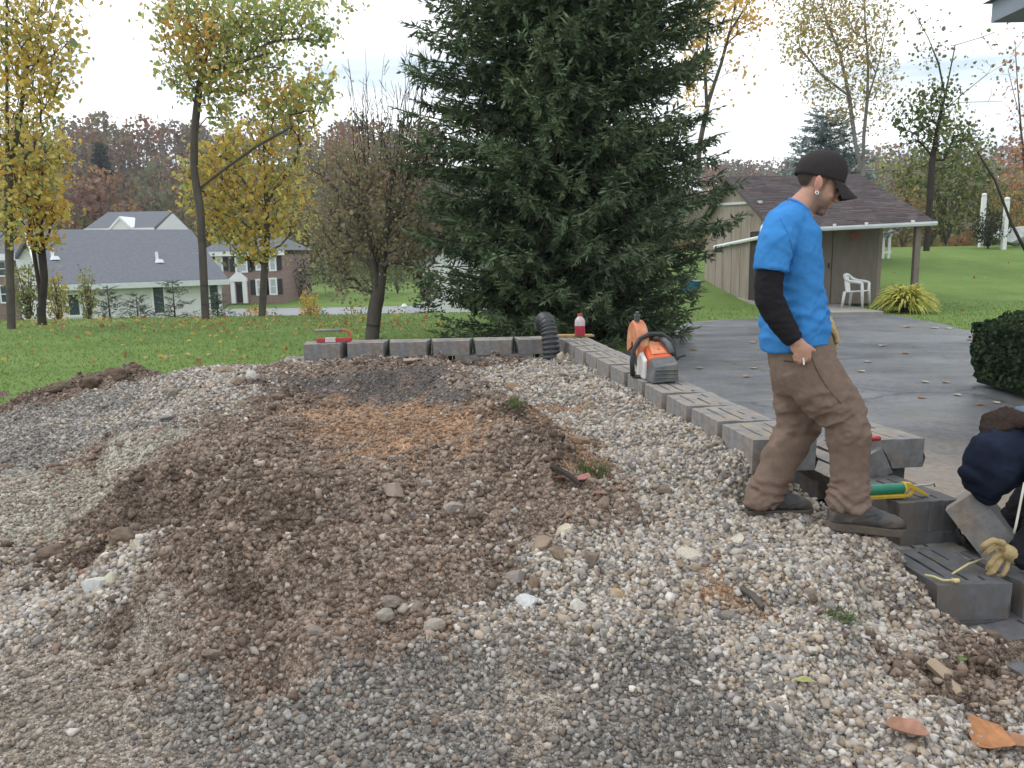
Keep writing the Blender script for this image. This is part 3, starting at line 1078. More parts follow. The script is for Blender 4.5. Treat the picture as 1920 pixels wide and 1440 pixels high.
# left run: seen from its back, standing on the lawn behind the heap
ldir = Vector((P(590, 655, 8.46).x - P(1000, 634, 8.56).x, P(590, 655, 8.46).y - P(1000, 634, 8.56).y)).normalized()
lback = Vector((WALL_A.x - 0.03, 8.57))
ang_l = math.atan2(ldir.y, ldir.x)
front_l = ang_l if Vector((-math.sin(ang_l), math.cos(ang_l))).y > 0 else ang_l + math.pi
lnor = Vector((-math.sin(front_l), math.cos(front_l)))
for c in range(NC):
    z = WTOP - 0.005 - BH * (c + 1)
    n = 6
    for i in range(n if c == 0 else n + 1):
        s = (i + .5) * BL - (c % 2) * BL / 2
        p = lback + ldir * s + lnor * (BD / 2 + rnd.uniform(-.008, .008))
        wblock(BLK[k % 6], (p.x, p.y, z), front_l + rnd.uniform(-.02, .02))
        k += 1
# near end: the low first courses beside the crouching man
def dirz(a, b):
    return math.atan2(b.y - a.y, b.x - a.x)
def near_block(px, py, Y, me, rz, name='block', parent=wall, dz=0.0, along=0.0):
    """top inner near corner of a block at a pixel"""
    c = P(px, py, Y)
    rot = Matrix.Rotation(rz, 3, 'Z')
    corner = rot @ Vector((BL / 2 - 0.035, -BD / 2, BH))
    loc = c - corner
    return loc
NRZ = front_r
A_loc = near_block(1722, 1051, 3.42, None, NRZ)
B_loc = near_block(1760, 1092, 3.12, None, NRZ)
wblock(BLK[1], (A_loc.x, A_loc.y, A_loc.z), NRZ)
b2 = P(1835, 1035, 3.50)
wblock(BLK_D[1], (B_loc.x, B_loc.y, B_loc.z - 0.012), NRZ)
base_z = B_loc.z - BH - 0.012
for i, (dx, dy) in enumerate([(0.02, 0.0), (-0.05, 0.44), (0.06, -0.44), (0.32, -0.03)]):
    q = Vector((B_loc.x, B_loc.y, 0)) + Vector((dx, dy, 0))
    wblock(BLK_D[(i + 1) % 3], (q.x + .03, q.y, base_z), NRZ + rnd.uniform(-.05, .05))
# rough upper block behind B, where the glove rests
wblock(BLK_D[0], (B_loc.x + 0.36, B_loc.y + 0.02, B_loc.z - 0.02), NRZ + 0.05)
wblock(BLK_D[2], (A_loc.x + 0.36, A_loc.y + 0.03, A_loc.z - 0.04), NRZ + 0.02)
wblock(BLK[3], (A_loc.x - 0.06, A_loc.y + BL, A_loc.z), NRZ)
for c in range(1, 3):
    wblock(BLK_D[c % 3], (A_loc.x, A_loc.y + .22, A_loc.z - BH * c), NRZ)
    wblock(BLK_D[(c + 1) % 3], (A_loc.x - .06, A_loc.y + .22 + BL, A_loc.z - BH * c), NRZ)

# loose blocks
GB = 'loose wall blocks beside the walking man'
def loose(label, corner_px, Y, rz, me, rx=0.0, ry=0.0):
    c = P(*corner_px, Y)
    rot = Matrix.Rotation(rz, 3, 'Z') @ Matrix.Rotation(ry, 3, 'Y') @ Matrix.Rotation(rx, 3, 'X')
    loc = c - rot @ Vector((BL / 2 - 0.03, -BD / 2, BH))
    o = bpy.data.objects.new('concrete_block', me)
    o.location = loc
    o.rotation_euler = rot.to_euler()
    link(o)
    tag(o, label, 'block', GB)
    return o
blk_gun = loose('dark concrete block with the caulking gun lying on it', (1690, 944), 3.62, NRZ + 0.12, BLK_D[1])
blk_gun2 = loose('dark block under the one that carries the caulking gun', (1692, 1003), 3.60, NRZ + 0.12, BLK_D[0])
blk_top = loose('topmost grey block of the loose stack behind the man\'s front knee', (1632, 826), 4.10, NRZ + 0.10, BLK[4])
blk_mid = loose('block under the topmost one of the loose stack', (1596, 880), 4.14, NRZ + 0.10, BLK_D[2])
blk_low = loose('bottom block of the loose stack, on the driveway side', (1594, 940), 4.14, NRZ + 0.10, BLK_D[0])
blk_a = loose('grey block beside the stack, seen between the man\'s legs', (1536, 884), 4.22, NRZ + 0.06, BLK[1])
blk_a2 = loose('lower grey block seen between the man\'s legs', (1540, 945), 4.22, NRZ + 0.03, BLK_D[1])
blk_lean = loose('grey block tipped against the stack between the man\'s legs', (1556, 895), 4.05, NRZ + 0.05, BLK[5], rx=0.5)
# ------------------------------------------------------------------ the shed with its porch roof
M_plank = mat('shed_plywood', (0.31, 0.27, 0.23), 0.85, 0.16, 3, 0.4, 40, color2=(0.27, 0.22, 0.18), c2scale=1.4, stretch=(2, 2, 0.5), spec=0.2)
M_plank_d = mat('shed_plywood_shaded', (0.22, 0.19, 0.165), 0.8, 0.14, 3, 0.3, 40, stretch=(2, 2, 0.5), spec=0.2)  # plywood with the porch roof's shade put into its colour; also the groove strips
M_dark = mat('dark_opening', (0.03, 0.027, 0.025), 0.9, 0.2, 4)
M_slab = mat('porch_concrete', (0.33, 0.31, 0.28), 0.9, 0.2, 5, 0.3, 90)
M_gutter = mat('gutter_white', (0.62, 0.66, 0.68), 0.45, 0.1, 6)
M_post = mat('post_wood', (0.21, 0.175, 0.15), 0.85, 0.2, 8, 0.3, 40, stretch=(3, 3, 0.5))
def shingle_mat(name, cols, sx=0.3, sy=0.14):
    m = mat(name, cols[0], 0.9, 0.2, 30, 0.3, 120, attr=True, spec=0.15)
    return m
M_shingle = shingle_mat('shed_shingle', [(0.1, 0.07, 0.065)])

SX0, SX1 = 6.72, 9.75                   # shed walls
SY0, SY1 = 21.3, 28.0
SZ0 = 0.06
RZ = 3.68                               # ridge
RY = 24.5
EZ = 2.16                               # front eave
EY = 20.0
shed = empty('shed', ((SX0 + SX1) / 2, SY0, 0), 0, 'brown plywood garden shed with red-brown shingle roof and front porch', 'shed')
so = shed.location.copy()
class LMB(MB):
    """solids given in world places, stored relative to the thing's base"""
    def __init__(self, origin):
        super().__init__()
        self.o = Vector(origin)
    def add(self, vs, fs):
        super().add([Vector(v) - self.o for v in vs], fs)
def sroof(x, y):
    # height of the front slope; its left front corner sags a little
    t = (RY - y) / (RY - EY)
    return RZ + (EZ - 0.12 * max(0.0, (10.35 - x) / 3.9) - RZ) * t
bz = 2.46
m = LMB(so)
# left gable wall (pentagon), right wall, back wall, front wall
def wall_poly(m, pts, th):
    n = len(pts)
    a = [Vector(p) for p in pts]
    b = [Vector(p) + Vector(th) for p in pts]
    m.add(a + b, [tuple(range(n)), tuple(range(2 * n - 1, n - 1, -1))] + [(i, i + n, (i + 1) % n + n, (i + 1) % n) for i in range(n)])
zfl = sroof(SX0, SY0) - 0.1
wall_poly(m, [(SX0, SY0, SZ0), (SX0, SY1, SZ0), (SX0, SY1, 2.45), (SX0, RY, RZ - 0.12), (SX0, SY0, zfl)], (0.1, 0, 0))
m.build('gable_wall', M_plank, shed)
m = LMB(so)
wall_poly(m, [(SX1, SY0, SZ0), (SX1, SY1, SZ0), (SX1, SY1, 2.45), (SX1, RY, RZ - 0.12), (SX1, SY0, zfl)], (-0.1, 0, 0))
m.build('side_wall', M_plank, shed)
m = LMB(so)
m.box((SX0 + .1, SY1 - .1, SZ0), (SX1 - .1, SY1, 2.43))
m.build('back_wall', M_plank, shed)
# front wall of grooved sheets, each board a piece
n = 10
bw_ = (SX1 - SX0 - 0.2) / n
for i in range(n):
    m = LMB(so)
    x = SX0 + 0.1 + i * bw_
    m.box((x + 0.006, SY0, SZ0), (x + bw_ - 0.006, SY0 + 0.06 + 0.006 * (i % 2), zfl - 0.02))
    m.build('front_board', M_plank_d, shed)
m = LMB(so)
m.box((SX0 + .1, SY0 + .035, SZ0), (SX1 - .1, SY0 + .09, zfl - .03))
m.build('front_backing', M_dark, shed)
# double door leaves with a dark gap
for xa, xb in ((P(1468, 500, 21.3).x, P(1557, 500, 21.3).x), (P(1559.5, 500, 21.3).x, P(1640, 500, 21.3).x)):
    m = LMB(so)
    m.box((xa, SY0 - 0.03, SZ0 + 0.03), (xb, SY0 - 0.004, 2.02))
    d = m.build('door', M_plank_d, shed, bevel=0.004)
    if xa < P(1550, 500, 21.3).x:
        h = LMB(so)
        hx_ = P(1553, 498, 21.3)
        h.box((hx_.x - .02, SY0 - .07, hx_.z - .07), (hx_.x + .02, SY0 - .03, hx_.z + .07))
        h.build('handle', M_dark_metal, d, bevel=0.005)
# doorway in the gable side
m = LMB(so)
ya, yb = 21.75, 22.7
m.box((SX0 - 0.012, ya, SZ0 + 0.02), (SX0 + 0.01, yb, 2.02))
m.build('side_doorway', M_dark, shed)
m = LMB(so)
m.box((SX0 - 0.03, yb, SZ0), (SX0 - 0.002, yb + 0.08, 2.1))
m.box((SX0 - 0.03, ya - .08, SZ0), (SX0 - 0.002, ya, 2.1))
m.box((SX0 - 0.03, ya, 2.02), (SX0 - 0.002, yb, 2.1))
m.build('door_frame', M_plank, shed)
# white trim board across the gable and the pale rail below
m = LMB(so)
m.beam((SX0 - 0.03, 27.2, 3.0), (SX0 - 0.03, 21.75, 2.78), 0.04, 0.07)
m.build('trim_board', M_gutter, shed)
m = LMB(so)
m.tube([P(1340, 463, 26.4), P(1430, 444.5, 21.5)], 0.055, 8)
m.build('white_rail', M_white, shed)
m = LMB(so)
for i in range(7):
    y = SY0 + 0.5 + i * 0.95
    m.box((SX0 - 0.008, y, SZ0), (SX0 + 0.004, y + 0.02, min(zfl, 2.4)))
m.build('groove_strips', M_plank_d, shed)
# block footing
m = LMB(so)
m.box((SX0 - 0.05, SY0, -0.1), (SX0 + 0.12, SY1, SZ0 + 0.08))
m.build('footing', M_slab, shed)
# roof deck
rx0, rx1 = 6.45, 10.38
m = LMB(so)
by, bzz = 28.4, 2.35
for (ya, za0, za1, yb, zb0, zb1) in ((EY, sroof(rx0, EY), sroof(rx1, EY), RY, RZ, RZ), (RY, RZ, RZ, by, bzz, bzz)):
    m.hexa([(rx0, ya, za0 - .1), (rx1, ya, za1 - .1), (rx1, yb, zb1 - .1), (rx0, yb, zb0 - .1),
            (rx0, ya, za0), (rx1, ya, za1), (rx1, yb, zb1), (rx0, yb, zb0)])
roof = m.build('roof', mat('roof_deck', (0.1, 0.085, 0.075), 0.9), shed)
# shingles: each tab a small plate laid on the front slope
shp = np.array([(.115, .095, .097), (.1, .086, .09), (.13, .102, .1), (.09, .08, .086), (.12, .094, .09), (.11, .1, .104)])
V, Fq, C = [], [], []
rows = 32
r_ = random.Random(4)
for j in range(rows):
    t0, t1 = j / rows, (j + 1.15) / rows
    y0, y1 = EY - 0.03 + (RY - EY + 0.03) * t0, EY - 0.03 + (RY - EY + 0.03) * min(t1, 1.0)
    x = rx0 - 0.02 - (j % 2) * 0.14
    while x < rx1 + .02:
        w = r_.uniform(0.2, 0.34)
        xa, xb = max(x + .004, rx0 - .02), min(x + w - .004, rx1 + .02)
        x += w
        if xb - xa < 0.03:
            continue
        u = r_.uniform(0.012, 0.024)
        b = len(V)
        for (xx, yy, d) in ((xa, y0, u), (xb, y0, u), (xb, y1, 0.004), (xa, y1, 0.004), (xa, y0, 0.001), (xb, y0, 0.001)):
            V.append((xx - so.x, yy - so.y, sroof(xx, yy) + d - so.z))
        Fq += [(b, b + 1, b + 2, b + 3), (b + 4, b + 5, b + 1, b)]
        C += [shp[r_.randrange(6)] * r_.uniform(.8, 1.2)] * 6
sh = obj('shingles', mesh_np('shingles', V, Fq, np.array(C), M_shingle), roof)
tag(sh, kind='stuff')
# gutter with hangers
gut = LMB(so)
ga, gb = Vector((rx0, EY - 0.06, sroof(rx0, EY) - 0.055)), Vector((rx1 + .03, EY - 0.06, sroof(rx1, EY) - 0.055))
prof = [(-.06, .045), (-.07, .0), (-.055, -.05), (.04, -.06), (.055, -.05), (.055, .045), (.045, .045), (.04, -.04), (-.045, -.035), (-.05, .045)]
gut.loft([[ga + Vector((0, y, z)) for y, z in prof], [gb + Vector((0, y, z)) for y, z in prof]])
gut.build('gutter', M_gutter, shed)
for px in (1562, 1621, 1707):
    t = (P(px, 420, EY).x - rx0) / (rx1 - rx0)
    p = ga.lerp(gb, t)
    h = LMB(so)
    h.box((p.x - .02, p.y - .06, p.z + .04), (p.x + .02, p.y + .05, p.z + .1))
    h.build('gutter_hanger', M_white, shed)
# porch post and slab
pp = P(1721, 440, EY + 0.15)
m = LMB(so)
m.box((pp.x - .07, EY + .1, 0), (pp.x + .07, EY + .24, sroof(pp.x, EY + .17) - .08))
m.build('post', M_post, shed, bevel=0.008)
m = LMB(so)
m.box((SX0 - .1, 18.7, -0.05), (P(1657, 590, 18.7).x, SY0 - .001, SZ0 + .02))
m.build('porch_slab', M_slab, shed, bevel=0.015)
# faded red round ornament on the wall
m = LMB(so)
c = P(1602, 442, SY0 - 0.01)
m.tube([(c.x, SY0 - .06, c.z), (c.x, SY0 - .034, c.z)], .13, 14)
m.build('red_ornament', mat('faded_red', (0.3, 0.12, 0.1), 0.8), shed)

# ------------------------------------------------------------------ plastic chair on the porch
M_chair = mat('white_resin', (0.72, 0.73, 0.72), 0.5, 0.06, 5)
cb = P(1605, 572, 20.0)
chair = empty('plastic_chair', (cb.x, 20.0, SZ0 + .02), math.radians(48), 'white plastic armchair standing on the shed porch', 'chair')
def csurf(name, rings, parent):
    m = MB()
    m.loft(rings, cap=True)
    return m.build(name, M_chair, parent, smooth=True, sharp=50)
# seat
m = MB()
sx, sy = 0.23, 0.22
m.hexa([(-sx, -sy, .40), (sx, -sy, .40), (sx * .88, sy, .37), (-sx * .88, sy, .37), (-sx, -sy, .43), (sx, -sy, .43), (sx * .88, sy, .40), (-sx * .88, sy, .40)])
m.build('seat', M_chair, chair, bevel=0.012)
for x in (-1, 1):
    for y, top in ((-1, .62), (1, .42)):
        m = MB()
        x0, y0 = x * .27, y * .25
        m.tube([(x0, y0, 0), (x * .235, y * .21, .40)] + ([(x * .25, y * .2, top)] if y < 0 else []), [.028, .04, .032][:2 + (y < 0)], 8)
        m.build('leg', M_chair, chair, smooth=True)
    m = MB()
    m.tube([(x * .25, -.21, .60), (x * .275, -.1, .635), (x * .275, .08, .65), (x * .24, .2, .70), (x * .17, .25, .77)], [.03, .036, .038, .038, .034], 8)
    m.build('armrest', M_chair, chair, smooth=True)
m = MB()
m.tube([(-.18, .25, .765), (-.1, .27, .80), (0, .275, .81), (.1, .27, .80), (.18, .25, .765)], [.036, .04, .04, .04, .036], 8)
m.build('back_rail', M_chair, chair, smooth=True)
m = MB()
for x0, x1 in ((-.15, -.052), (.052, .15), (-.05, .05)):
    m.hexa([(x0, .2, .39), (x1, .2, .39), (x1, .225, .39), (x0, .225, .39), (x0, .262, .80), (x1, .262, .80), (x1, .285, .80), (x0, .285, .80)])
m.build('backrest', M_chair, chair)

# ------------------------------------------------------------------ houses beyond the lawn
M_siding = mat('white_siding', (0.74, 0.74, 0.77), 0.6, 0.05, 2, spec=0.3)
def siding(m, pitch):
    nt = m.node_tree
    b = nt.nodes['Principled BSDF']
    tc = nt.nodes.new('ShaderNodeTexCoord')
    wv = nt.nodes.new('ShaderNodeTexWave')
    wv.wave_type = 'BANDS'
    wv.bands_direction = 'Z'
    wv.wave_profile = 'SAW'
    wv.inputs['Scale'].default_value = 0.314 / pitch / 2 * 1.0
    nt.links.new(tc.outputs['Object'], wv.inputs['Vector'])
    bp = nt.nodes.new('ShaderNodeBump')
    bp.inputs['Strength'].default_value = 0.8
    bp.inputs['Distance'].default_value = 0.02
    nt.links.new(wv.outputs['Fac'], bp.inputs['Height'])
    nt.links.new(bp.outputs['Normal'], b.inputs['Normal'])
siding(M_siding, 0.12)
M_roofg = mat('grey_shingle', (0.135, 0.15, 0.175), 0.9, 0.3, 9, 0.5, 30, color2=(0.16, 0.16, 0.18), c2scale=5, spec=0.2, stretch=(1, 1.8, 1.8))
M_glass = mat('window_glass', (0.05, 0.075, 0.095), 0.12, 0.2, 2)
M_blind = mat('window_blind', (0.42, 0.46, 0.46), 0.5, 0.1, 3)
M_shut = mat('shutter_black', (0.025, 0.025, 0.03), 0.6, 0.1, 4)
M_brick = mat('far_brick', (0.2, 0.125, 0.115), 0.9, 0.3, 14, color2=(0.26, 0.18, 0.165), c2scale=9)
bk = M_brick.node_tree
brt = bk.nodes.new('ShaderNodeTexBrick')
brt.inputs['Color1'].default_value = (0.2, 0.115, 0.1, 1)
brt.inputs['Color2'].default_value = (0.25, 0.165, 0.15, 1)
brt.inputs['Mortar'].default_value = (0.36, 0.32, 0.3, 1)
brt.inputs['Scale'].default_value = 4.0
tcb = bk.nodes.new('ShaderNodeTexCoord')
mpb = bk.nodes.new('ShaderNodeMapping')
mpb.inputs['Rotation'].default_value = (math.pi / 2, 0, 0)
bk.links.new(tcb.outputs['Object'], mpb.inputs['Vector'])
bk.links.new(mpb.outputs['Vector'], brt.inputs['Vector'])
bk.links.new(brt.outputs['Color'], bk.nodes['Principled BSDF'].inputs['Base Color'])

def window(parent, o, a, b, y, frame=M_white, glass=M_glass, th=0.08, bars=False, shutters=False):
    """a: top-left, b: bottom-right in (x,z), on a wall facing the viewer at depth y"""
    w = LMB(o)
    x0, z1 = a
    x1, z0 = b
    t = th
    w.box((x0 - t, y - .05, z0 - t), (x1 + t, y + .02, z0))
    w.box((x0 - t, y - .05, z1), (x1 + t, y + .02, z1 + t))
    w.box((x0 - t, y - .049, z0), (x0, y + .02, z1))
    w.box((x1, y - .049, z0), (x1 + t, y + .02, z1))
    if bars:
        w.box((x0, y - .04, (z0 + z1) / 2 - .025), (x1, y - .01, (z0 + z1) / 2 + .025))
    f = w.build('window', frame, parent)
    g = LMB(o)
    g.box((x0, y - .02, z0), (x1, y + .01, z1))
    g.build('pane', glass, f)
    if shutters:
        for xa, xb in ((x0 - t - .36, x0 - t - .01), (x1 + t + .01, x1 + t + .36)):
            s = LMB(o)
            s.box((xa, y - .06, z0 - .05), (xb, y - .002, z1 + .05))
            s.build('shutter', M_shut, parent)
    return f

def xz(px, py, Y):
    p = P(px, py, Y)
    return (p.x, p.z)

# white single-storey house below the lawn, turned so that its left gable shows
gz = float(zg(-14, 39)) - 0.3
HC = P(428, 526, 38.0)                                       # right front corner of the eave
HANG = math.atan2(.558, .83)
house = empty('white_house', (HC.x, HC.y, gz), HANG, 'low white house with long slate-grey roof below the lawn on the left', 'house')
ez_, rz_ = HC.z - gz, P(368, 433, 43.5).z - gz               # eave and ridge above the base
HL, HD = 7.6, 6.6
def hloc(px, py, y):
    """place on the front wall plane (local depth y) seen at a pixel, as local (x, z)"""
    d = ray(px, py)
    ex, ey = Vector((math.cos(HANG), math.sin(HANG), 0)), Vector((-math.sin(HANG), math.cos(HANG), 0))
    o = CAM - Vector((HC.x, HC.y, gz))
    t = (y - o.dot(ey)) / d.dot(ey)
    p = o + d * t
    return p.dot(ex), p.z
m = MB()
m.box((-HL + .3, .45, 0), (-.3, .6, ez_ - .12))
m.build('front_wall', M_siding, house)
for xa in (-HL + .3, -.45):
    m = MB()
    wall_poly(m, [(xa, .601, 0), (xa, 2 * HD - .5, 0), (xa, 2 * HD - .5, ez_ - .1), (xa, HD, rz_ - .15), (xa, .601, ez_ - .1)], (.15, 0, 0))
    m.build('gable_wall', M_siding, house)
m = MB()
for ya in (0, 2 * HD):
    m.hexa([(-HL, ya, ez_ - .05), (0, ya, ez_ - .05), (0, HD, rz_ - .05), (-HL, HD, rz_ - .05), (-HL, ya, ez_ + .08), (0, ya, ez_ + .08), (0, HD, rz_ + .08), (-HL, HD, rz_ + .08)])
hroof = m.build('roof', M_roofg, house)
m = MB()
m.beam((-HL - .03, 0, ez_ - .02), (-HL - .03, HD, rz_ - .02), .05, .24)
m.build('rake_board', M_white, house)
m = MB()
m.box((-HL, -.12, ez_ - .18), (.02, -.003, ez_ + .06))
m.build('gutter', M_gutter, house)
m = MB()
m.box((-.42, .3, 0), (-.26, .44, ez_ - .12))
m.build('corner_board', M_white, house)
for (x, y) in ((-HL + .75, 2.9), (-2.6, 2.3)):
    z = ez_ + (rz_ - ez_) * y / HD + .08
    v = MB()
    v.tube([(x, y, z - .05), (x, y, z + .45)], .07, 8)
    v.tube([(x + .08, y - .1, z - .06), (x + .08, y - .1, z + .1)], [.22, .13], 8)
    v.build('vent_pipe', M_white, hroof)
for a, b in (((127, 553), (150, 590)), ((286, 539), (309, 586)), ((392, 534), (412, 580))):
    window(house, (0, 0, 0), hloc(*a, .45), hloc(*b, .45), .45, th=.1)

# brick wing at the left edge, with windows and its own gable
WY = 44.0
wing = empty('brick_house', (P(0, 560, WY).x, WY, gz), 0, 'brick house with white trim cut off by the left edge of the picture', 'house')
wo = wing.location.copy()
m = LMB(wo)
xa, xb = P(-160, 500, WY).x, P(33, 500, WY).x
m.box((xa, WY, gz), (xb, WY + 7, P(10, 486, WY).z))
m.build('wall', M_brick, wing)
m = LMB(wo)
zt_ = P(10, 483, WY).z
m.hexa([(xa, WY - .4, zt_), (xb + .4, WY - .4, zt_), (xb + .4, WY + 4, zt_ + 2.0), (xa, WY + 4, zt_ + 2.0), (xa, WY - .4, zt_ + .18), (xb + .4, WY - .4, zt_ + .18), (xb + .4, WY + 4, zt_ + 2.2), (xa, WY + 4, zt_ + 2.2)])
m.build('roof', M_roofg, wing)
m = LMB(wo)
m.box((xa, WY - .5, zt_ - .15), (xb + .5, WY - .405, zt_ + .2))
m.build('fascia', M_white, wing)
window(wing, wo, xz(-8, 492, WY), xz(12, 516, WY), WY, bars=True)
window(wing, wo, xz(1, 537, WY), xz(16, 566, WY), WY, bars=True)
# white gable wing between the two
GY = 41.0
gw = empty('white_gable_house', (P(45, 560, GY).x, GY, gz), 0, 'narrow white gable end between the brick house and the long grey roof', 'house')
go_ = gw.location.copy()
m = LMB(go_)
wall_poly(m, [(P(31, 500, GY).x, GY, gz), (P(84, 500, GY).x, GY, gz), (P(84, 500, GY).x, GY, P(84, 520, GY).z), (P(48, 456, GY).x, GY, P(48, 456, GY).z), (P(31, 500, GY).x, GY, P(31, 481, GY).z)], (0, .2, 0))
m.build('gable_wall', M_siding, gw)
m = LMB(go_)
a, b, c = P(28, 486, GY - .3), P(48, 453, GY - .3), P(90, 528, GY - .3)
for p, q in ((a, b), (b, c)):
    m.hexa([p, q, q + Vector((0, 5, 0)), p + Vector((0, 5, 0)), p + Vector((0, 0, .2)), q + Vector((0, 0, .2)), q + Vector((0, 5, .2)), p + Vector((0, 5, .2))])
m.build('roof', M_roofg, gw)

# farther white house with a small front gable, behind the long roof
FY = 75.0
fz = P(240, 470, FY).z
far = empty('far_white_house', (P(240, 440, FY).x, FY, fz), 0, 'small white house with central gable seen above the long grey roof', 'house')
fo = far.location.copy()
x0, x1 = P(168, 430, FY).x, P(290, 430, FY).x
ze = P(230, 431, FY).z
zr = P(240, 399, FY + 4).z
m = LMB(fo)
m.box((x0, FY, fz - 3), (x1, FY + .2, ze - .1))
m.build('front_wall', M_siding, far)
m = LMB(fo)
wall_poly(m, [(x1 - .02, FY + .2, fz - 3), (x1 - .02, FY + 8, fz - 3), (x1 - .02, FY + 8, ze), (x1 - .02, FY + 4, zr - .15), (x1 - .02, FY + .2, ze)], (.2, 0, 0))
m.build('side_wall', M_siding, far)
m = LMB(fo)
m.hexa([(x0 - .3, FY - .4, ze - .05), (x1 + .1, FY - .4, ze - .05), (x1 + .1, FY + 4, zr - .1), (x0 - .1, FY + 4, zr - .1), (x0 - .3, FY - .4, ze + .12), (x1 + .1, FY - .4, ze + .12), (x1 + .1, FY + 4, zr + .1), (x0 - .1, FY + 4, zr + .1)])
m.hexa([(x0 - .3, FY + 8.4, ze - .05), (x1 + .1, FY + 8.4, ze - .05), (x1 + .1, FY + 4, zr - .1), (x0 - .1, FY + 4, zr - .1), (x0 - .3, FY + 8.4, ze + .12), (x1 + .1, FY + 8.4, ze + .12), (x1 + .1, FY + 4, zr + .1), (x0 - .1, FY + 4, zr + .1)])
m.build('roof', M_roofg, far)
m = LMB(fo)
m.box((x0 - .3, FY - .5, ze - .1), (x1 + .15, FY - .405, ze + .14))
m.build('fascia', M_white, far)
ga_, gb_, gc_ = P(206, 432, FY - .7), P(225, 410, FY - .7), P(247, 430, FY - .7)
m = LMB(fo)
wall_poly(m, [ga_, gb_, gc_], (0, .2, 0))
m.box((ga_.x, FY - .7, fz - 3), (gc_.x, FY - .5, ga_.z))
gable = m.build('gable', M_siding, far)
m = LMB(fo)
for p, q in ((ga_, gb_), (gb_, gc_)):
    p2, q2 = p - Vector((0, .12, 0)), q - Vector((0, .12, 0))
    m.hexa([p2, q2, q2 + Vector((0, 3, 0)), p2 + Vector((0, 3, 0)), p2 + Vector((0, 0, .22)), q2 + Vector((0, 0, .22)), q2 + Vector((0, 3, .22)), p2 + Vector((0, 3, .22))])
m.build('gable_trim', M_white, gable)
for a, b in (((174, 434), (186, 445)), ((193, 434), (205, 445)), ((220, 434), (235, 445)), ((254, 433), (264, 445)), ((272, 432), (283, 445))):
    yy = FY - .7 if 210 < a[0] < 240 else FY
    window(far, fo, xz(*a, yy), xz(*b, yy), yy, th=.07)

# brick colonial with black shutters
BY = 58.0
bzg = P(470, 590, BY).z
col = empty('brick_colonial_house', (P(470, 580, BY).x, BY, bzg), 0, 'two-storey brick house with white door and black shutters behind the orange tree', 'house')
co = col.location.copy()
x0, x1 = P(388, 520, BY).x, P(531, 520, BY).x
zt_ = P(470, 478, BY).z
m = LMB(co)
m.box((x0, BY, bzg - 2), (x1, BY + 8, zt_))
m.build('wall', M_brick, col)
m = LMB(co)
m.box((x0 - .2, BY - .35, zt_ - .05), (x1 + .2, BY - .002, zt_ + .3))
m.build('cornice', M_white, col)
m = LMB(co)
m.hexa([(x0 - .3, BY - .4, zt_ + .303), (x1 + .25, BY - .4, zt_ + .303), (x1 + .25, BY + 8.4, zt_ + .303), (x0 - .3, BY + 8.4, zt_ + .303),
        (x0 + 1.5, BY + 3.9, zt_ + 1.9), (x1 - 2.2, BY + 3.9, zt_ + 1.9), (x1 - 2.2, BY + 4.1, zt_ + 1.9), (x0 + 1.5, BY + 4.1, zt_ + 1.9)])
m.build('roof', M_roofg, col)
for a, b in (((407, 484), (416, 506)), ((443, 484), (462, 508)), ((481, 480), (490, 504)), ((506, 480), (516, 505)), ((482, 526), (492, 551)), ((507, 524), (518, 550))):
    window(col, co, xz(*a, BY), xz(*b, BY), BY, glass=M_blind, th=.12, bars=True, shutters=True)
d = LMB(co)
da, db = xz(444, 533, BY), xz(455, 566, BY)
d.box((da[0], BY - .08, db[1]), (db[0], BY - .01, da[1]))
door = d.build('door', M_shut, col)
d = LMB(co)
pa_, pb_ = xz(434, 528, BY), xz(467, 568, BY)
d.box((pa_[0], BY - .3, pb_[1]), (pa_[0] + .3, BY - .09, pa_[1]))
d.box((pb_[0] - .3, BY - .3, pb_[1]), (pb_[0], BY - .09, pa_[1]))
d.box((pa_[0] - .05, BY - .35, pa_[1]), (pb_[0] + .05, BY - .05, pa_[1] + .22))
d.prism([(pa_[0] - .05, pa_[1] + .22), (pb_[0] + .05, pa_[1] + .22), ((pa_[0] + pb_[0]) / 2, pa_[1] + .75)], BY - .33, BY - .06)
d.build('portico', M_white, door)

# white house half hidden behind the small bare tree
VY = 46.0
vh = empty('hidden_white_house', (P(800, 560, VY).x, VY, P(800, 585, VY).z), 0, 'white house mostly hidden between the bare tree and the big spruce', 'house')
vo_ = vh.location.copy()
m = LMB(vo_)
m.box((P(792, 500, VY).x, VY, vo_.z - 1), (P(900, 500, VY).x, VY + 7, P(800, 500, VY).z))
m.build('wall', M_siding, vh)
m = LMB(vo_)
a, b, c = P(785, 506, VY - .3), P(845, 455, VY - .3), P(910, 504, VY - .3)
wall_poly(m, [P(792, 501, VY), P(845, 460, VY), P(900, 501, VY)], (0, .2, 0))
m.build('gable', M_siding, vh)
m = LMB(vo_)
for p, q in ((a, b), (b, c)):
    m.hexa([p, q, q + Vector((0, 7.6, 0)), p + Vector((0, 7.6, 0)), p + Vector((0, 0, .25)), q + Vector((0, 0, .25)), q + Vector((0, 7.6, .25)), p + Vector((0, 7.6, .25))])
m.build('roof', M_roofg, vh)
window(vh, vo_, xz(800, 515, VY), xz(815, 540, VY), VY)

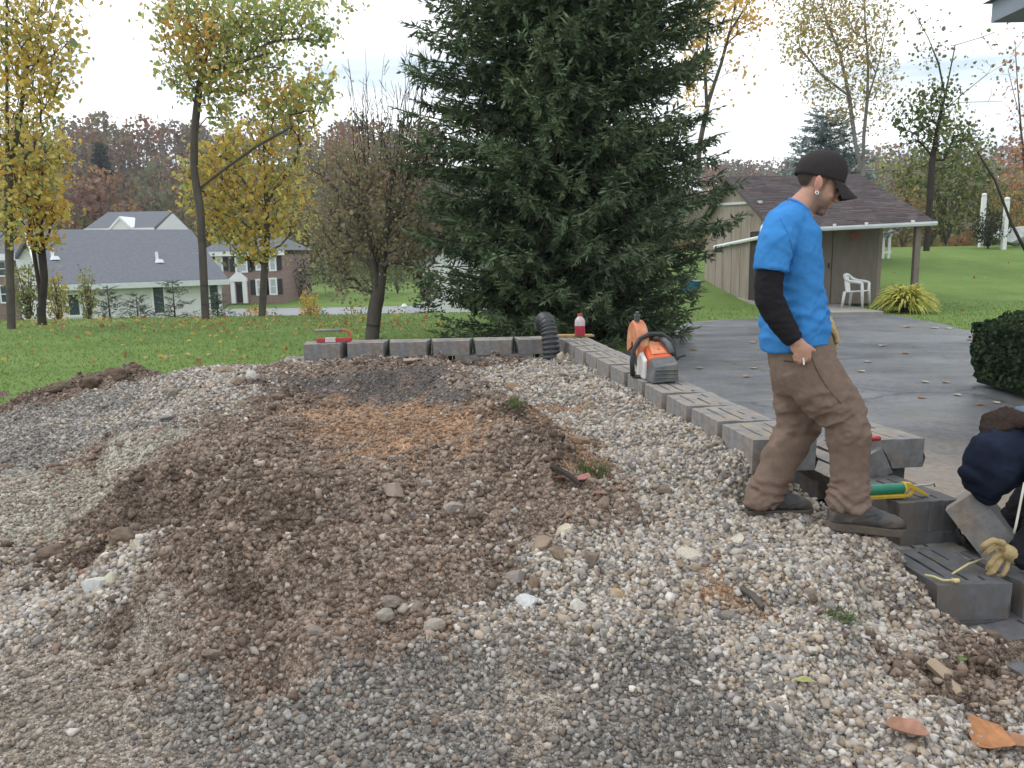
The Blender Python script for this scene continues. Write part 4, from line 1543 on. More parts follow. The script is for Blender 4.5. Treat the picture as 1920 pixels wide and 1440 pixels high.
# the owner's house on the right: only the corner of its eave reaches the picture
M_eave = mat('eave_bluegrey', (0.26, 0.3, 0.36), 0.6, 0.1, 3)
ec = P(1858, 43, 8.6)
hs = empty('near_house', (ec.x + .7, 8.6, 0), 0, 'blue-grey eave corner of the near house at the top right', 'house')
no_ = hs.location.copy()
m = LMB(no_)
m.box((ec.x + .75, 4.2, 0), (ec.x + 6, 8.0, ec.z - .02))
m.build('wall', mat('near_house_wall', (0.28, 0.15, 0.1), 0.85, 0.2, 8), hs)
m = LMB(no_)
m.box((ec.x, 3.6, ec.z), (ec.x + 6.5, 8.6, ec.z + .2))
m.build('eave', M_eave, hs)
m = LMB(no_)
m.hexa([(ec.x - .06, 3.5, ec.z + .203), (ec.x + 6.5, 3.5, ec.z + .203), (ec.x + 6.5, 8.68, ec.z + .203), (ec.x - .06, 8.68, ec.z + .203),
        (ec.x + 2.5, 3.5, ec.z + 1.3), (ec.x + 6.5, 3.5, ec.z + 1.3), (ec.x + 6.5, 6.6, ec.z + 1.3), (ec.x + 2.5, 6.6, ec.z + 1.3)])
m.build('roof', M_roofg, hs)

# ------------------------------------------------------------------ the lane and small things down the slope
rp = [P(525, 572, 50), P(600, 567, 50), P(690, 576, 50), P(780, 570, 50)]
def strip(name, pts, w, z_off, material):
    V, Fq = [], []
    for i, p in enumerate(pts):
        for s in (-1, 1):
            V.append((p[0], p[1] + s * w / 2, float(zg(p[0], p[1] + s * w / 2)) + z_off))
    for i in range(len(pts) - 1):
        Fq.append((2 * i, 2 * i + 2, 2 * i + 3, 2 * i + 1))
    return tag(obj(name, mesh_np(name, V, Fq, mat=material)), kind='structure')
strip('road', [(x, 52 + 0.02 * (x + 12) ** 2 * .3, 0) for x in np.linspace(-40, 4, 60)], 5.0, 0.06, mat('lane_asphalt', (0.27, 0.28, 0.29), 0.8, 0.1, 1))

# white posts at the back of the right lawn
def white_post(x, y, h, r, label, px_lean=0.0):
    b = Vector((x, y, float(zg(x, y))))
    t = empty('white_post', b, 0, label, 'post', 'white posts on the right lawn')
    m = MB()
    m.box((-r, -r, -.05), (r, r, h))
    m.build('shaft', M_white, t, bevel=.01)
    m = MB()
    m.ell((0, 0, h + r * .8), (r * 1.3, r * 1.3, r * 1.1), None, 10, 6)
    m.build('cap', M_white, t, smooth=True)
    return t
p = P(1881, 466, 36)
white_post(p.x, 36, 2.1, .09, 'taller white post in front, rightmost on the lawn')
p = P(1838, 466, 38)
white_post(p.x, 38, 2.3, .085, 'white post half hidden by the dark round shrub')
p = P(1661, 482, 33)
tz = float(zg(p.x, 33))
tr = empty('white_trellis', (p.x, 33, p.z), 0, 'narrow white trellis panel seen under the shed roof', 'trellis')
for dx in (-.13, .11):
    m = MB()
    m.box((dx - .05, -.03, tz - p.z), (dx + .05, .03, 1.25 if dx > 0 else 1.0))
    m.build('upright', M_white, tr)
for z in (.15, .85):
    m = MB()
    m.box((-.2, -.032, z), (.2, .032, z + .07))
    m.build('crossbar', M_white, tr)
# pale rock pile behind the posts
p = P(1912, 462, 37)
m = MB()
rv = ROCKS[3] * np.array([1.5, .7, .95])
m.add([Vector(v) for v in rv], [tuple(f) for f in ROCKF])
rk = m.build('boulder', mat('pale_rock', (0.42, 0.43, 0.42), .9, .4, 2, .6, 12), None)
rk.location = (p.x + .35, 37.5, float(zg(p.x, 37.5)) + .55)
tag(rk, 'large pale rock at the right edge beside the white post', 'rock')
# blue tub beside the shed, mostly behind the spruce
p = P(1300, 545, 25.5)
m = MB()
m.tube([(0, 0, 0), (0, 0, .35), (0, 0, .55), (0, 0, .58)], [.25, .3, .33, .35], 14)
tb = m.build('blue_tub', mat('blue_plastic', (0.05, 0.26, 0.52), .4), None, smooth=True, sharp=50)
tb.location = (p.x - .1, 25.5, .0)
tag(tb, 'blue plastic tub between the big spruce and the shed', 'tub')
p = P(758, 572, 47)
st = MB()
st.tube([(0, 0, 0), (0, 0, .25), (0, 0, .3), (0, 0, .75), (0, 0, .85), (0, 0, 1.0)], [.22, .22, .12, .1, .2, .08], 8)
s_ = st.build('garden_ornament', M_white, None, smooth=True, sharp=40)
s_.location = (p.x, 47, float(zg(p.x, 47)))
tag(s_, 'small white garden ornament to the left of the small blue-green spruce', 'ornament')
# ------------------------------------------------------------------ trees
def leaf_mesh(name, pos, size, col, seed, droop=0.5):
    """folded leaves: two bent quads each"""
    r = np.random.default_rng(seed)
    n = len(pos)
    base = np.array([(0, 0, 0), (-.42, .35, .12), (-.30, .85, .10), (0, 1.05, -.08), (.30, .85, .10), (.42, .35, .12)], float)
    base[:, 1] -= .5
    R = rot_mats(n, r, 0.9)
    V = np.einsum('nij,kj->nki', R, base) * size[:, None, None] + pos[:, None, :]
    F = np.array([(0, 3, 2, 1), (0, 5, 4, 3)])
    Fa = (F[None] + (np.arange(n) * 6)[:, None, None]).reshape(-1, 4)
    return mesh_np(name, V.reshape(-1, 3), Fa, np.repeat(col, 6, axis=0), M_leaf)

def grow(trunks, ends, seed, r_base, r_tip=0.006, sag=0.1):
    """skeleton: trunk lines, then every twig end joined to the nearest wood; returns tube segments"""
    r = random.Random(seed)
    nodes, par = [], []
    for line in trunks:
        prev = -1
        if nodes:
            d = [(Vector(line[0]) - n).length for n in nodes]
            prev = d.index(min(d))
            if min(d) > 1.5:
                prev = -1
        for a, b in zip(line[:-1], line[1:]):
            a, b = Vector(a), Vector(b)
            k = max(2, int((b - a).length / 0.45))
            for i in range(k):
                nodes.append(a.lerp(b, i / k))
                par.append(prev)
                prev = len(nodes) - 1
        nodes.append(Vector(line[-1]))
        par.append(prev)
    nt0 = len(nodes)
    arr = np.array([n[:] for n in nodes])
    ends = sorted(ends, key=lambda e: float(np.min(((arr - np.array(e)) ** 2).sum(1))))
    tips = []
    for e in ends:
        e = Vector(e)
        d = arr - np.array(e)
        cost = (d ** 2).sum(1) + np.maximum(d[:, 2] + 0.25, 0) ** 2 * 2.0      # join from below
        j = int(np.argmin(cost))
        a = nodes[j]
        L = (e - a).length
        k = max(2, int(L / 0.4))
        side = Vector((r.uniform(-1, 1), r.uniform(-1, 1), r.uniform(.2, 1))) * L * sag
        prev = j
        new = []
        for i in range(1, k + 1):
            t = i / k
            p = a.lerp(e, t) + side * math.sin(math.pi * t) + Vector((r.uniform(-1, 1), r.uniform(-1, 1), r.uniform(-1, 1))) * 0.03 * L * (1 - t)
            nodes.append(p)
            par.append(prev)
            prev = len(nodes) - 1
            new.append(p[:])
        arr = np.concatenate([arr, np.array(new)])
        tips.append(e)
    n = len(nodes)
    cnt = np.zeros(n)
    child = np.zeros(n, int)
    for i in range(n - 1, -1, -1):
        cnt[i] = max(cnt[i], 1)
        if par[i] >= 0:
            cnt[par[i]] += cnt[i] if child[i] or True else 0
    rad = r_tip * np.sqrt(cnt / 1.0) ** 0.95
    rad *= 1.0
    top = rad[0]
    if top > 0:
        rad = r_tip + (rad - r_tip) * (r_base - r_tip) / max(top - r_tip, 1e-6)
    return nodes, par, rad

def wood_mesh(name, nodes, par, rad, material, n=6):
    N = np.array([p[:] for p in nodes])
    V, F = [], []
    ang = np.arange(n) * 2 * np.pi / n
    for i in range(len(nodes)):
        j = par[i]
        if j < 0:
            continue
        a, b = N[j], N[i]
        d = b - a
        L = np.linalg.norm(d)
        if L < 1e-5:
            continue
        d = d / L
        s = np.cross(d, (0.31, 0.17, 0.93) if abs(d[2]) < .9 else (1, 0, 0))
        s /= np.linalg.norm(s)
        u = np.cross(d, s)
        k = n if rad[i] > 0.02 else 4 if rad[i] > 0.008 else 3
        aa = ang[:k] if k == n else np.arange(k) * 2 * np.pi / k
        ring = np.cos(aa)[:, None] * s + np.sin(aa)[:, None] * u
        ra = min(rad[j], rad[i] * 1.25) if rad[j] > rad[i] * 1.8 else rad[j]
        o = len(V)
        V.extend((a - d * ra * .15 + ring * ra).tolist())
        V.extend((b + d * rad[i] * .15 + ring * rad[i]).tolist())
        for q in range(k):
            q2 = (q + 1) % k
            F.append((o + q, o + q2, o + k + q2, o + k + q))
    return mesh_np(name, V, F, mat=material, smooth=True)

def blob_points(blobs, per, seed, depth):
    """points in lens-shaped clumps: (px, py, rx, ry, Y, count)"""
    r = np.random.default_rng(seed)
    out, which = [], []
    for bi, (px, py, rx, ry, Y, c) in enumerate(blobs):
        n = int(c * per)
        u = r.normal(size=(n, 3))
        u /= np.linalg.norm(u, axis=1, keepdims=True)
        u *= r.random((n, 1)) ** 0.42
        cpt = P(px, py, Y)
        s = Y / F_PX
        q = np.array(cpt) + u * np.array([rx * s, depth * (rx + ry) / 2 * s, ry * s])
        out.append(q)
        which += [bi] * n
    return np.concatenate(out), np.array(which)

def broad_tree(name, label, trunks, blobs, palette, leaf, seed, r_base, bark=M_bark, twigs=1.0, leaves=1.0, group=None, depth=1.0, leaf_name='crown', r_tip=0.006, spread=0.3, cat='tree', sag=0.1, bright=1.55):
    """trunks: lists of (px, py, Y); blobs: clumps of leaves with their own palette index weights"""
    lines = [[P(*q) for q in t] for t in trunks]
    b = lines[0][0].copy()
    t = empty(name, b, 0, label, cat, group)
    ends, _ = blob_points([x[:6] for x in blobs], 0.10 * twigs, seed, depth)
    nodes, par, rad = grow(lines, [tuple(e) for e in ends], seed, r_base, r_tip, sag)
    me = wood_mesh('trunk', nodes, par, rad, bark)
    V, _ = get_vn(me)
    set_v(me, V - np.array(b))
    obj('trunk', me, t)
    r = np.random.default_rng(seed + 1)
    # leaves hang round the twig ends
    tot = int(sum(x[5] for x in blobs) * leaves)
    if tot > 0:
        L, which = blob_points([x[:6] for x in blobs], leaves * 0.55, seed + 2, depth)
        k = int(tot * 0.45)
        e = ends[r.integers(0, len(ends), k)]
        L2 = e + r.normal(0, spread, (k, 3))
        L = np.concatenate([L, L2])
        pal = np.array(palette)
        pj = project(L)
        # colour drifts through the crown in patches
        f = 0.5 + 0.5 * fbm(L * 0.7 + seed, 2) * 1.6 + r.normal(0, .22, len(L))
        idx = np.clip((f * len(pal)).astype(int), 0, len(pal) - 1)
        c = np.minimum(pal[idx] * r.uniform(.8, 1.35, (len(L), 1)) * bright, .8)
        s = leaf * np.exp(r.normal(0, .25, len(L)))
        obj(leaf_name, leaf_mesh(leaf_name, L - np.array(b), s, c, seed + 3), t)
    return t

YEL = [(.40, .29, .07), (.46, .32, .08), (.36, .31, .09), (.43, .25, .07), (.32, .29, .09), (.50, .37, .13)]
ORA = [(.43, .25, .06), (.47, .30, .07), (.44, .22, .06), (.38, .29, .08), (.5, .33, .09), (.45, .26, .07)]
GRN = [(.20, .25, .10), (.25, .29, .12), (.30, .31, .12), (.35, .32, .10), (.18, .225, .095), (.39, .34, .12)]
OLV = [(.13, .135, .065), (.17, .15, .08), (.22, .165, .08), (.12, .115, .065), (.19, .17, .1), (.27, .18, .08)]
TAN = [(.30, .24, .10), (.26, .22, .10), (.34, .25, .12), (.22, .2, .09), (.30, .19, .08)]
DGR = [(.06, .09, .03), (.08, .115, .035), (.11, .13, .045), (.15, .14, .05), (.07, .09, .035)]

GL = 'autumn trees along the lawn edge'
# left edge: tall straight trunk, then twin trunks
broad_tree('maple_tree', 'yellow-orange tree with a single straight trunk at the far left', [[(22, 632, 19), (18, 500, 19), (14, 300, 19), (12, 60, 19), (14, -120, 19)], [(15, 350, 19), (40, 200, 19.3), (60, 60, 19.4)]],
           [(15, 60, 75, 85, 19, 620), (70, 120, 70, 60, 19.3, 420), (90, 60, 60, 60, 19, 380), (25, 200, 85, 60, 18.8, 480), (60, -60, 110, 80, 19, 500), (30, 290, 80, 45, 19.2, 360), (20, 350, 95, 60, 19, 560), (90, 170, 40, 40, 19, 150), (5, 420, 45, 40, 18.7, 200)],
           YEL + GRN[2:] + YEL[:2] + ORA[3:5], .105, 21, .09, leaves=1.0, twigs=1.7, spread=.24, group=GL)
broad_tree('maple_tree', 'orange-leaved tree with twin trunks leaning apart near the left edge', [[(80, 616, 20), (74, 540, 20), (58, 440, 20), (44, 280, 20), (40, 100, 20)], [(78, 590, 20), (83, 520, 20), (72, 400, 20), (62, 250, 20), (70, 80, 20)]],
           [(60, 330, 60, 55, 20, 380), (70, 400, 55, 45, 20, 330), (95, 300, 50, 30, 20, 160), (75, 450, 45, 25, 19.7, 170), (110, 270, 25, 30, 20, 70), (45, 250, 60, 50, 20.5, 220), (100, 390, 35, 35, 20, 110)],
           ORA[1:2] + YEL + GRN[2:5] + ORA[3:5], .105, 22, .1, leaves=1.05, twigs=1.7, spread=.24, bark=M_bark_dark, group=GL)
# green-topped tree with the bent trunk
broad_tree('tulip_tree', 'tall tree with curved grey trunk and pale green upper leaves', [[(386, 606, 21), (381, 500, 21), (376, 400, 21), (364, 320, 21), (364, 250, 21), (374, 160, 21), (392, 80, 21.2), (410, -40, 21.4)],
                          [(376, 352, 21), (430, 310, 20.6), (480, 275, 20.4), (548, 237, 20.2)], [(376, 155, 21), (400, 130, 20.8), (440, 120, 20.6), (500, 100, 20.4)], [(392, 80, 21.2), (470, 20, 21), (520, -40, 21)]],
           [(345, 60, 55, 60, 21, 520), (400, 110, 65, 45, 20.8, 520), (335, 140, 42, 35, 21, 240), (440, 60, 80, 60, 21, 700), (380, 0, 70, 40, 21.2, 380), (500, 40, 75, 60, 20.8, 620), (330, 20, 35, 40, 21, 150), (420, 170, 60, 35, 20.8, 230), (560, 30, 60, 45, 20.6, 330), (470, 130, 70, 50, 20.6, 500), (600, 65, 28, 22, 20.6, 110), (530, 190, 55, 35, 20.6, 300), (370, 175, 40, 20, 21, 80), (415, 215, 30, 25, 20.8, 90), (585, 175, 40, 35, 20.5, 200), (650, 15, 20, 10, 20.5, 30)],
           GRN + GRN[:4] + YEL[2:4], .102, 23, .1, leaves=1.15, twigs=1.6, spread=.24, group=GL)
broad_tree('maple_tree', 'golden-orange tree in front of the brick house', [[(491, 598, 22), (495, 520, 22), (501, 440, 22), (497, 330, 22), (490, 200, 22), (500, 120, 22)], [(498, 400, 22), (450, 330, 22), (420, 280, 22)], [(498, 380, 22), (550, 310, 22), (570, 250, 22)]],
           [(400, 300, 60, 45, 22, 420), (470, 270, 65, 45, 22, 430), (540, 230, 60, 45, 21.8, 430), (400, 380, 55, 45, 22, 430), (470, 350, 75, 50, 22, 560), (550, 330, 50, 50, 21.8, 350), (430, 430, 60, 35, 22, 430), (500, 420, 60, 40, 22, 380), (560, 400, 45, 40, 22, 240), (480, 470, 50, 22, 21.8, 240), (370, 340, 35, 40, 22, 170), (560, 170, 50, 30, 21.8, 180), (600, 150, 30, 30, 21.8, 90)],
           GRN[2:5] + YEL + ORA[1:2] + YEL[:3] + GRN[2:4], .102, 24, .1, bark=M_bark, leaves=1.15, twigs=1.6, spread=.24, group=GL)
# the small half-bare fruit tree in the middle
broad_tree('bare_fruit_tree', 'half-bare dark tree with upright twigs left of the big spruce', [[(697, 640, 15.2), (703, 580, 15.2), (712, 540, 15.2), (718, 470, 15.2), (728, 400, 15.2), (735, 330, 15.2), (745, 220, 15.2), (752, 160, 15.2)],
                          [(708, 560, 15.2), (700, 500, 15.1), (684, 430, 15), (668, 330, 15)], [(722, 430, 15.2), (750, 380, 15), (775, 320, 15)], [(735, 330, 15.2), (718, 260, 15.2), (700, 210, 15.2)], [(735, 330, 15.2), (764, 250, 15), (790, 215, 15)]],
           [(690, 380, 70, 90, 15.2, 560), (740, 420, 80, 80, 15.2, 620), (660, 330, 60, 60, 15.1, 380), (720, 300, 80, 60, 15.2, 460), (780, 380, 45, 80, 15, 420), (650, 430, 55, 60, 15.2, 330), (780, 470, 40, 60, 15, 320), (620, 290, 45, 45, 15.4, 160), (690, 480, 60, 45, 15.2, 190), (770, 300, 45, 50, 15, 190), (605, 400, 50, 60, 15.4, 260), (590, 320, 40, 45, 15.4, 130), (625, 480, 50, 40, 15.4, 190), (800, 530, 30, 40, 15, 130), (650, 540, 45, 30, 15.2, 110)],
           OLV[:2] + OLV[3:5] + [(.16, .14, .1), (.2, .165, .09)], .055, 25, .14, bark=M_bark, twigs=1.5, leaves=1.45, r_tip=.004, spread=.24, sag=.2)
# upright whips of that tree reach into the sky
fr = [o for o in bpy.data.objects if o.name == 'bare_fruit_tree'][0]
whips = MB()
wr = random.Random(8)
for i in range(30):
    x0 = wr.uniform(660, 790)
    y0 = wr.uniform(230, 340)
    top = wr.uniform(70, 200)
    x1 = x0 + (x0 - 725) * .35 + wr.uniform(-20, 20)
    Yw = wr.uniform(14.8, 15.5)
    pts = [P(x0 + (x1 - x0) * t + wr.uniform(-3, 3), y0 + (top - y0) * t, Yw) - fr.location for t in (0, .25, .5, .75, 1)]
    whips.tube(pts, [.012, .009, .007, .005, .003], 4)
    for _ in range(7):
        t = wr.uniform(.05, .9)
        a = pts[0].lerp(pts[-1], t)
        whips.tube([a, a + Vector((wr.uniform(-.16, .16), wr.uniform(-.1, .1), wr.uniform(.08, .3)))], [.006, .003], 3)
whips.build('whips', M_bark_dark, fr)

# right of the spruce: yellow tree with forked dark stems
GR_ = 'thin autumn trees behind the shed'
broad_tree('forked_tree', 'thin yellow-leaved tree with forked dark stems just right of the big spruce', [[(1308, 330, 27), (1312, 270, 27), (1328, 190, 27), (1352, 120, 27), (1368, 60, 27), (1400, 10, 27), (1430, -40, 27)], [(1325, 200, 27), (1322, 130, 27), (1330, 20, 27), (1335, -40, 27)], [(1350, 125, 27), (1400, 104, 26.8), (1440, 88, 26.6)], [(1368, 60, 27), (1378, 10, 27), (1382, -40, 27)]],
           [(1300, 40, 40, 60, 27, 330), (1340, 60, 40, 60, 27, 230), (1390, 20, 45, 40, 27, 200), (1310, 110, 30, 40, 27, 150), (1410, 45, 35, 25, 26.8, 110), (1290, 170, 25, 40, 27, 120), (1385, 125, 20, 20, 26.8, 50), (1345, 190, 20, 30, 27, 35), (1360, -10, 80, 40, 27, 300)],
           [(.5, .3, .08), (.46, .32, .12), (.44, .25, .06), (.4, .3, .13)], .105, 31, .085, bark=M_bark, group=GR_, twigs=1.3)
broad_tree('forked_tree', 'pale tan airy tree with whitish forked stems above the blue spruce', [[(1617, 330, 31), (1620, 250, 31), (1626, 190, 31), (1628, 120, 31), (1622, 40, 31), (1620, -50, 31)], [(1617, 325, 31), (1604, 270, 31), (1592, 180, 31), (1575, 100, 31), (1550, 40, 31), (1530, -40, 31)], [(1626, 190, 31), (1650, 110, 31), (1665, 30, 31), (1675, -40, 31)], [(1592, 180, 31), (1540, 140, 31), (1500, 90, 31)]],
           [(1500, 50, 45, 45, 31, 520), (1560, 40, 60, 60, 31, 820), (1620, 60, 60, 60, 31, 760), (1490, 100, 30, 25, 31, 160), (1560, 120, 60, 45, 31, 520), (1630, 130, 50, 50, 31, 500), (1540, 170, 45, 30, 31, 280), (1610, 190, 45, 35, 31, 260), (1520, -10, 70, 40, 31, 420), (1620, -10, 70, 40, 31, 420), (1580, 210, 30, 25, 31, 90), (1640, 230, 25, 25, 31, 60), (1660, 170, 25, 35, 31, 110)],
           TAN + GRN[2:4], .09, 32, .095, bark=M_bark_pale, group=GR_, twigs=1.0)
broad_tree('half_bare_tree', 'dark-stemmed tree with bare top and green lower leaves behind the shed roof', [[(1737, 470, 30), (1742, 400, 30), (1748, 300, 30), (1762, 220, 30), (1778, 150, 30), (1790, 90, 30), (1806, 30, 30), (1830, -40, 30)], [(1762, 215, 30), (1800, 180, 29.6), (1850, 140, 29.4), (1900, 110, 29.3)],
                          [(1772, 180, 30), (1760, 120, 30), (1740, 70, 30), (1700, 0, 30)], [(1790, 85, 30), (1840, 70, 30), (1880, 55, 30)], [(1766, 205, 30), (1800, 192, 29.8), (1880, 190, 29.6)], [(1770, 300, 30), (1790, 255, 30), (1815, 245, 30)]],
           [(1740, 200, 50, 35, 30, 300), (1720, 240, 40, 30, 30, 230), (1765, 250, 50, 40, 30, 320), (1810, 250, 25, 22, 30, 120), (1760, 170, 40, 25, 30, 170), (1750, 100, 40, 25, 30, 80), (1830, 280, 30, 20, 30, 60), (1690, 210, 25, 25, 30, 90), (1860, 100, 60, 60, 30, 40), (1720, 60, 60, 50, 30, 60), (1800, 300, 40, 40, 30, 130)],
           DGR + OLV[:2], .11, 33, .11, bark=M_bark_dark, group=GR_, twigs=1.8, leaves=.9)
broad_tree('red_tree', 'reddish thin tree cut off by the right edge', [[(1925, 330, 30), (1915, 250, 30), (1908, 160, 30), (1903, 80, 30)], [(1912, 220, 30), (1890, 130, 30)]],
           [(1915, 290, 40, 35, 30, 200), (1905, 200, 25, 60, 30, 60), (1900, 110, 25, 50, 30, 60), (1940, 250, 40, 60, 30, 160), (1935, 340, 50, 50, 30, 200)],
           [(.3, .12, .07), (.34, .17, .09), (.26, .11, .07), (.3, .2, .1)], .1, 34, .07, group=GR_, twigs=1.8)
lp = MB()
pa_, pb_ = P(1822, 268, 30), P(1897, 420, 30)
pole = lp.tube([pa_ - pb_, (pa_ - pb_) * .5 + Vector((.1, 0, .12)), (0, 0, 0), P(1925, 475, 30) - pb_], [.03, .04, .05, .055], 6).build('leaning_branch', M_bark_dark, None, smooth=True)
pole.location = pb_
tag(pole, 'long bare broken branch leaning down to the right behind the white posts', 'branch')

# ------------------------------------------------------------------ conifers
def conifer(name, label, base, H, R, seed, whorls, per, pal, tw=0.32, zmin=0.0, group=None, shape=0.8, trunk_r=.2, droop=.25, up=.25, strips=2, dens=1.0, tmax=None, bark=M_bark_dark, step=.10, width=.055, skirt=False, jit=.10, side=.45):
    """a spruce: whorls of drooping boughs, each set with rows of needle-covered shoots"""
    r = np.random.default_rng(seed)
    t = empty(name, base, 0, label, 'tree', group)
    m = MB()
    m.tube([(0, 0, -.1), (0, 0, H * .5), (0, 0, H * .98)], [trunk_r, trunk_r * .55, .01], 8)
    m.build('trunk', bark, t, smooth=True)
    bo = MB()
    S, D, Ln, Ck = [], [], [], []
    for w in range(whorls):
        z = zmin + (H * .97 - zmin) * (w / whorls) ** 1.05
        if tmax and z > tmax:
            per_ = max(3, per // 2)
        else:
            per_ = per
        rr = R * (1 - z / H) ** shape * (.78 + .22 * float(sm(0, 1.8, z - zmin)) if skirt else 1.0)
        a0 = r.uniform(0, 6.28)
        for b in range(per_):
            a = a0 + 6.283 * b / per_ + r.normal(0, .18)
            L = rr * r.uniform(.78, 1.14)
            zz = z + r.normal(0, jit)
            nb = max(5, int(L / step))
            k = np.linspace(.10, 1, nb)
            out = k * L
            h = zz + up * L * .25 * k - droop * L * (k ** 1.6) + droop * .75 * L * k ** 4
            pts = np.stack([np.cos(a) * out, np.sin(a) * out, h], 1)
            if L > .5:
                bo.tube([pts[0], pts[len(pts) // 2], pts[-1]], [.028 * L / 2 + .008, .015 * L / 2 + .006, .005], 4, cap=False)
            da = np.array([np.cos(a), np.sin(a), 0])
            sd = np.array([-np.sin(a), np.cos(a), 0])
            for i in range(nb):
                kk = k[i]
                if kk < .25 and r.random() < .5:
                    continue
                for s in (-1, 1):
                    if r.random() > dens:
                        continue
                    ang = r.uniform(.5, .95)
                    d = da * math.cos(ang) + sd * s * math.sin(ang) + np.array([0, 0, r.normal(-.08, .22)])
                    d /= np.linalg.norm(d)
                    S.append(pts[i])
                    D.append(d)
                    Ln.append(tw * r.uniform(.6, 1.25) * (1.15 - .55 * kk) * min(1.0, .45 + L / 2.2))
                    Ck.append(kk)
                    if r.random() < side * dens:
                        # hanging or rising side shoot
                        d2 = d * .6 + np.array([0, 0, r.choice([-.8, .55])])
                        d2 /= np.linalg.norm(d2)
                        S.append(pts[i] + d * Ln[-1] * .5)
                        D.append(d2)
                        Ln.append(Ln[-1] * .6)
                        Ck.append(kk)
            S.append(pts[-1])
            D.append(da + np.array([0, 0, .25]))
            Ln.append(tw * .9)
            Ck.append(1.0)
    bo.build('boughs', bark, t)
    S, D, Ln, Ck = np.array(S), np.array(D), np.array(Ln), np.array(Ck)
    if skirt:
        keep = (S[:, 1] < .5) | (r.random(len(S)) < .3)
        S, D, Ln, Ck = S[keep], D[keep], Ln[keep], Ck[keep]
    D /= np.linalg.norm(D, axis=1, keepdims=True)
    n = len(S)
    pal = np.array(pal)
    c = pal[r.integers(0, len(pal), n)] * r.uniform(.7, 1.3, (n, 1))
    tipc = np.array(pal[-1])
    c = c * (1 - .3 * Ck[:, None] ** 3) + tipc * .3 * Ck[:, None] ** 3
    # each shoot: a needle-covered axis with short side shoots, every one a slim blade
    Vs, Fs, Cs = [], [], []
    up_ = np.array([0, 0, 1.0])
    s = np.cross(D, up_ + r.normal(0, .35, (n, 3)))
    s /= np.linalg.norm(s, axis=1, keepdims=True)
    off = 0
    parts_ = [(0, 0, 1.0)] + [(t_, sg_, l_) for t_, l_ in ((.18, .55), (.42, .48), (.66, .36)) for sg_ in (-1, 1)]
    for (t_, sg_, l_) in parts_:
        ln = Ln * l_ * r.uniform(.8, 1.2, n)
        if sg_ == 0:
            d = D
        else:
            an = r.uniform(.6, 1.0, n)[:, None]
            d = D * np.cos(an) + s * sg_ * np.sin(an) + up_ * r.normal(-.05, .22, n)[:, None]
            d /= np.linalg.norm(d, axis=1, keepdims=True)
        q = np.cross(d, up_ + r.normal(0, .5, (n, 3)))
        q /= np.linalg.norm(q, axis=1, keepdims=True)
        a = S + D * (Ln * t_)[:, None]
        w = width * (1.0 if sg_ == 0 else .85) * (.6 + Ln)[:, None]
        V = np.stack([a, a + d * (ln * .4)[:, None] + q * w, a + d * ln[:, None], a + d * (ln * .4)[:, None] - q * w], 1)
        Vs.append(V.reshape(-1, 3))
        Fs.append(np.arange(4 * n).reshape(-1, 4) + off)
        off += 4 * n
        Cs.append(np.repeat(c * r.uniform(.85, 1.15, (n, 1)), 4, axis=0))
    obj('foliage', mesh_np('foliage', np.concatenate(Vs), np.concatenate(Fs), np.concatenate(Cs), M_needle), t)
    return t, n

SPR = [(.09, .135, .08), (.112, .16, .09), (.135, .182, .095), (.098, .145, .09), (.165, .21, .115)]
b = P(1062, 610, 14.6)
conifer('spruce_tree', 'huge dark green spruce in the middle, branches down to the ground', (b.x, 14.8, 0), 15.0, 2.82, 41, 62, 15, SPR, tw=.46, zmin=.12, shape=.52, trunk_r=.24, droop=.24, up=.6, strips=2, dens=.9, tmax=7.4, step=.085, width=.025, skirt=True, jit=.2, side=.85)
BLU = [(.27, .33, .335), (.32, .38, .385), (.23, .28, .285), (.36, .42, .425)]
b = P(1545, 345, 33)
conifer('blue_spruce', 'bluish-grey spruce behind the man\'s cap and the shed roof', (b.x, 33, float(zg(b.x, 33))), P(1545, 196, 33).z - float(zg(b.x, 33)), 2.75, 42, 26, 11, BLU, tw=.42, zmin=.6, shape=.7, dens=.7, droop=.05, up=.7, step=.12, width=.035)
b = P(803, 583, 40)
conifer('small_spruce', 'small blue-green spruce before the hidden white house', (b.x, 40, float(zg(b.x, 40))), 2.2 + (P(803, 515, 40).z - float(zg(b.x, 40)) - 2.2), .95, 43, 13, 8, [(.05, .085, .08), (.065, .1, .095), (.045, .075, .065)], tw=.26, zmin=.1, shape=.8, dens=.8, trunk_r=.06)
# ------------------------------------------------------------------ woods on the hills
def crown_cloud(centres, radii, heights, cols, per, leafsize, seed):
    r = np.random.default_rng(seed)
    n = len(centres)
    idx = np.repeat(np.arange(n), per)
    u = r.normal(size=(len(idx), 3))
    u /= np.linalg.norm(u, axis=1, keepdims=True)
    u *= (.45 + .55 * r.random((len(idx), 1)) ** .5)
    P3 = centres[idx] + u * np.stack([radii[idx], radii[idx], heights[idx] / 2], 1)
    P3 += r.normal(0, .25, P3.shape)
    c = cols[idx] * r.uniform(.6, 1.35, (len(idx), 1))
    s = leafsize * np.exp(r.normal(0, .3, len(idx)))
    return P3, s, c

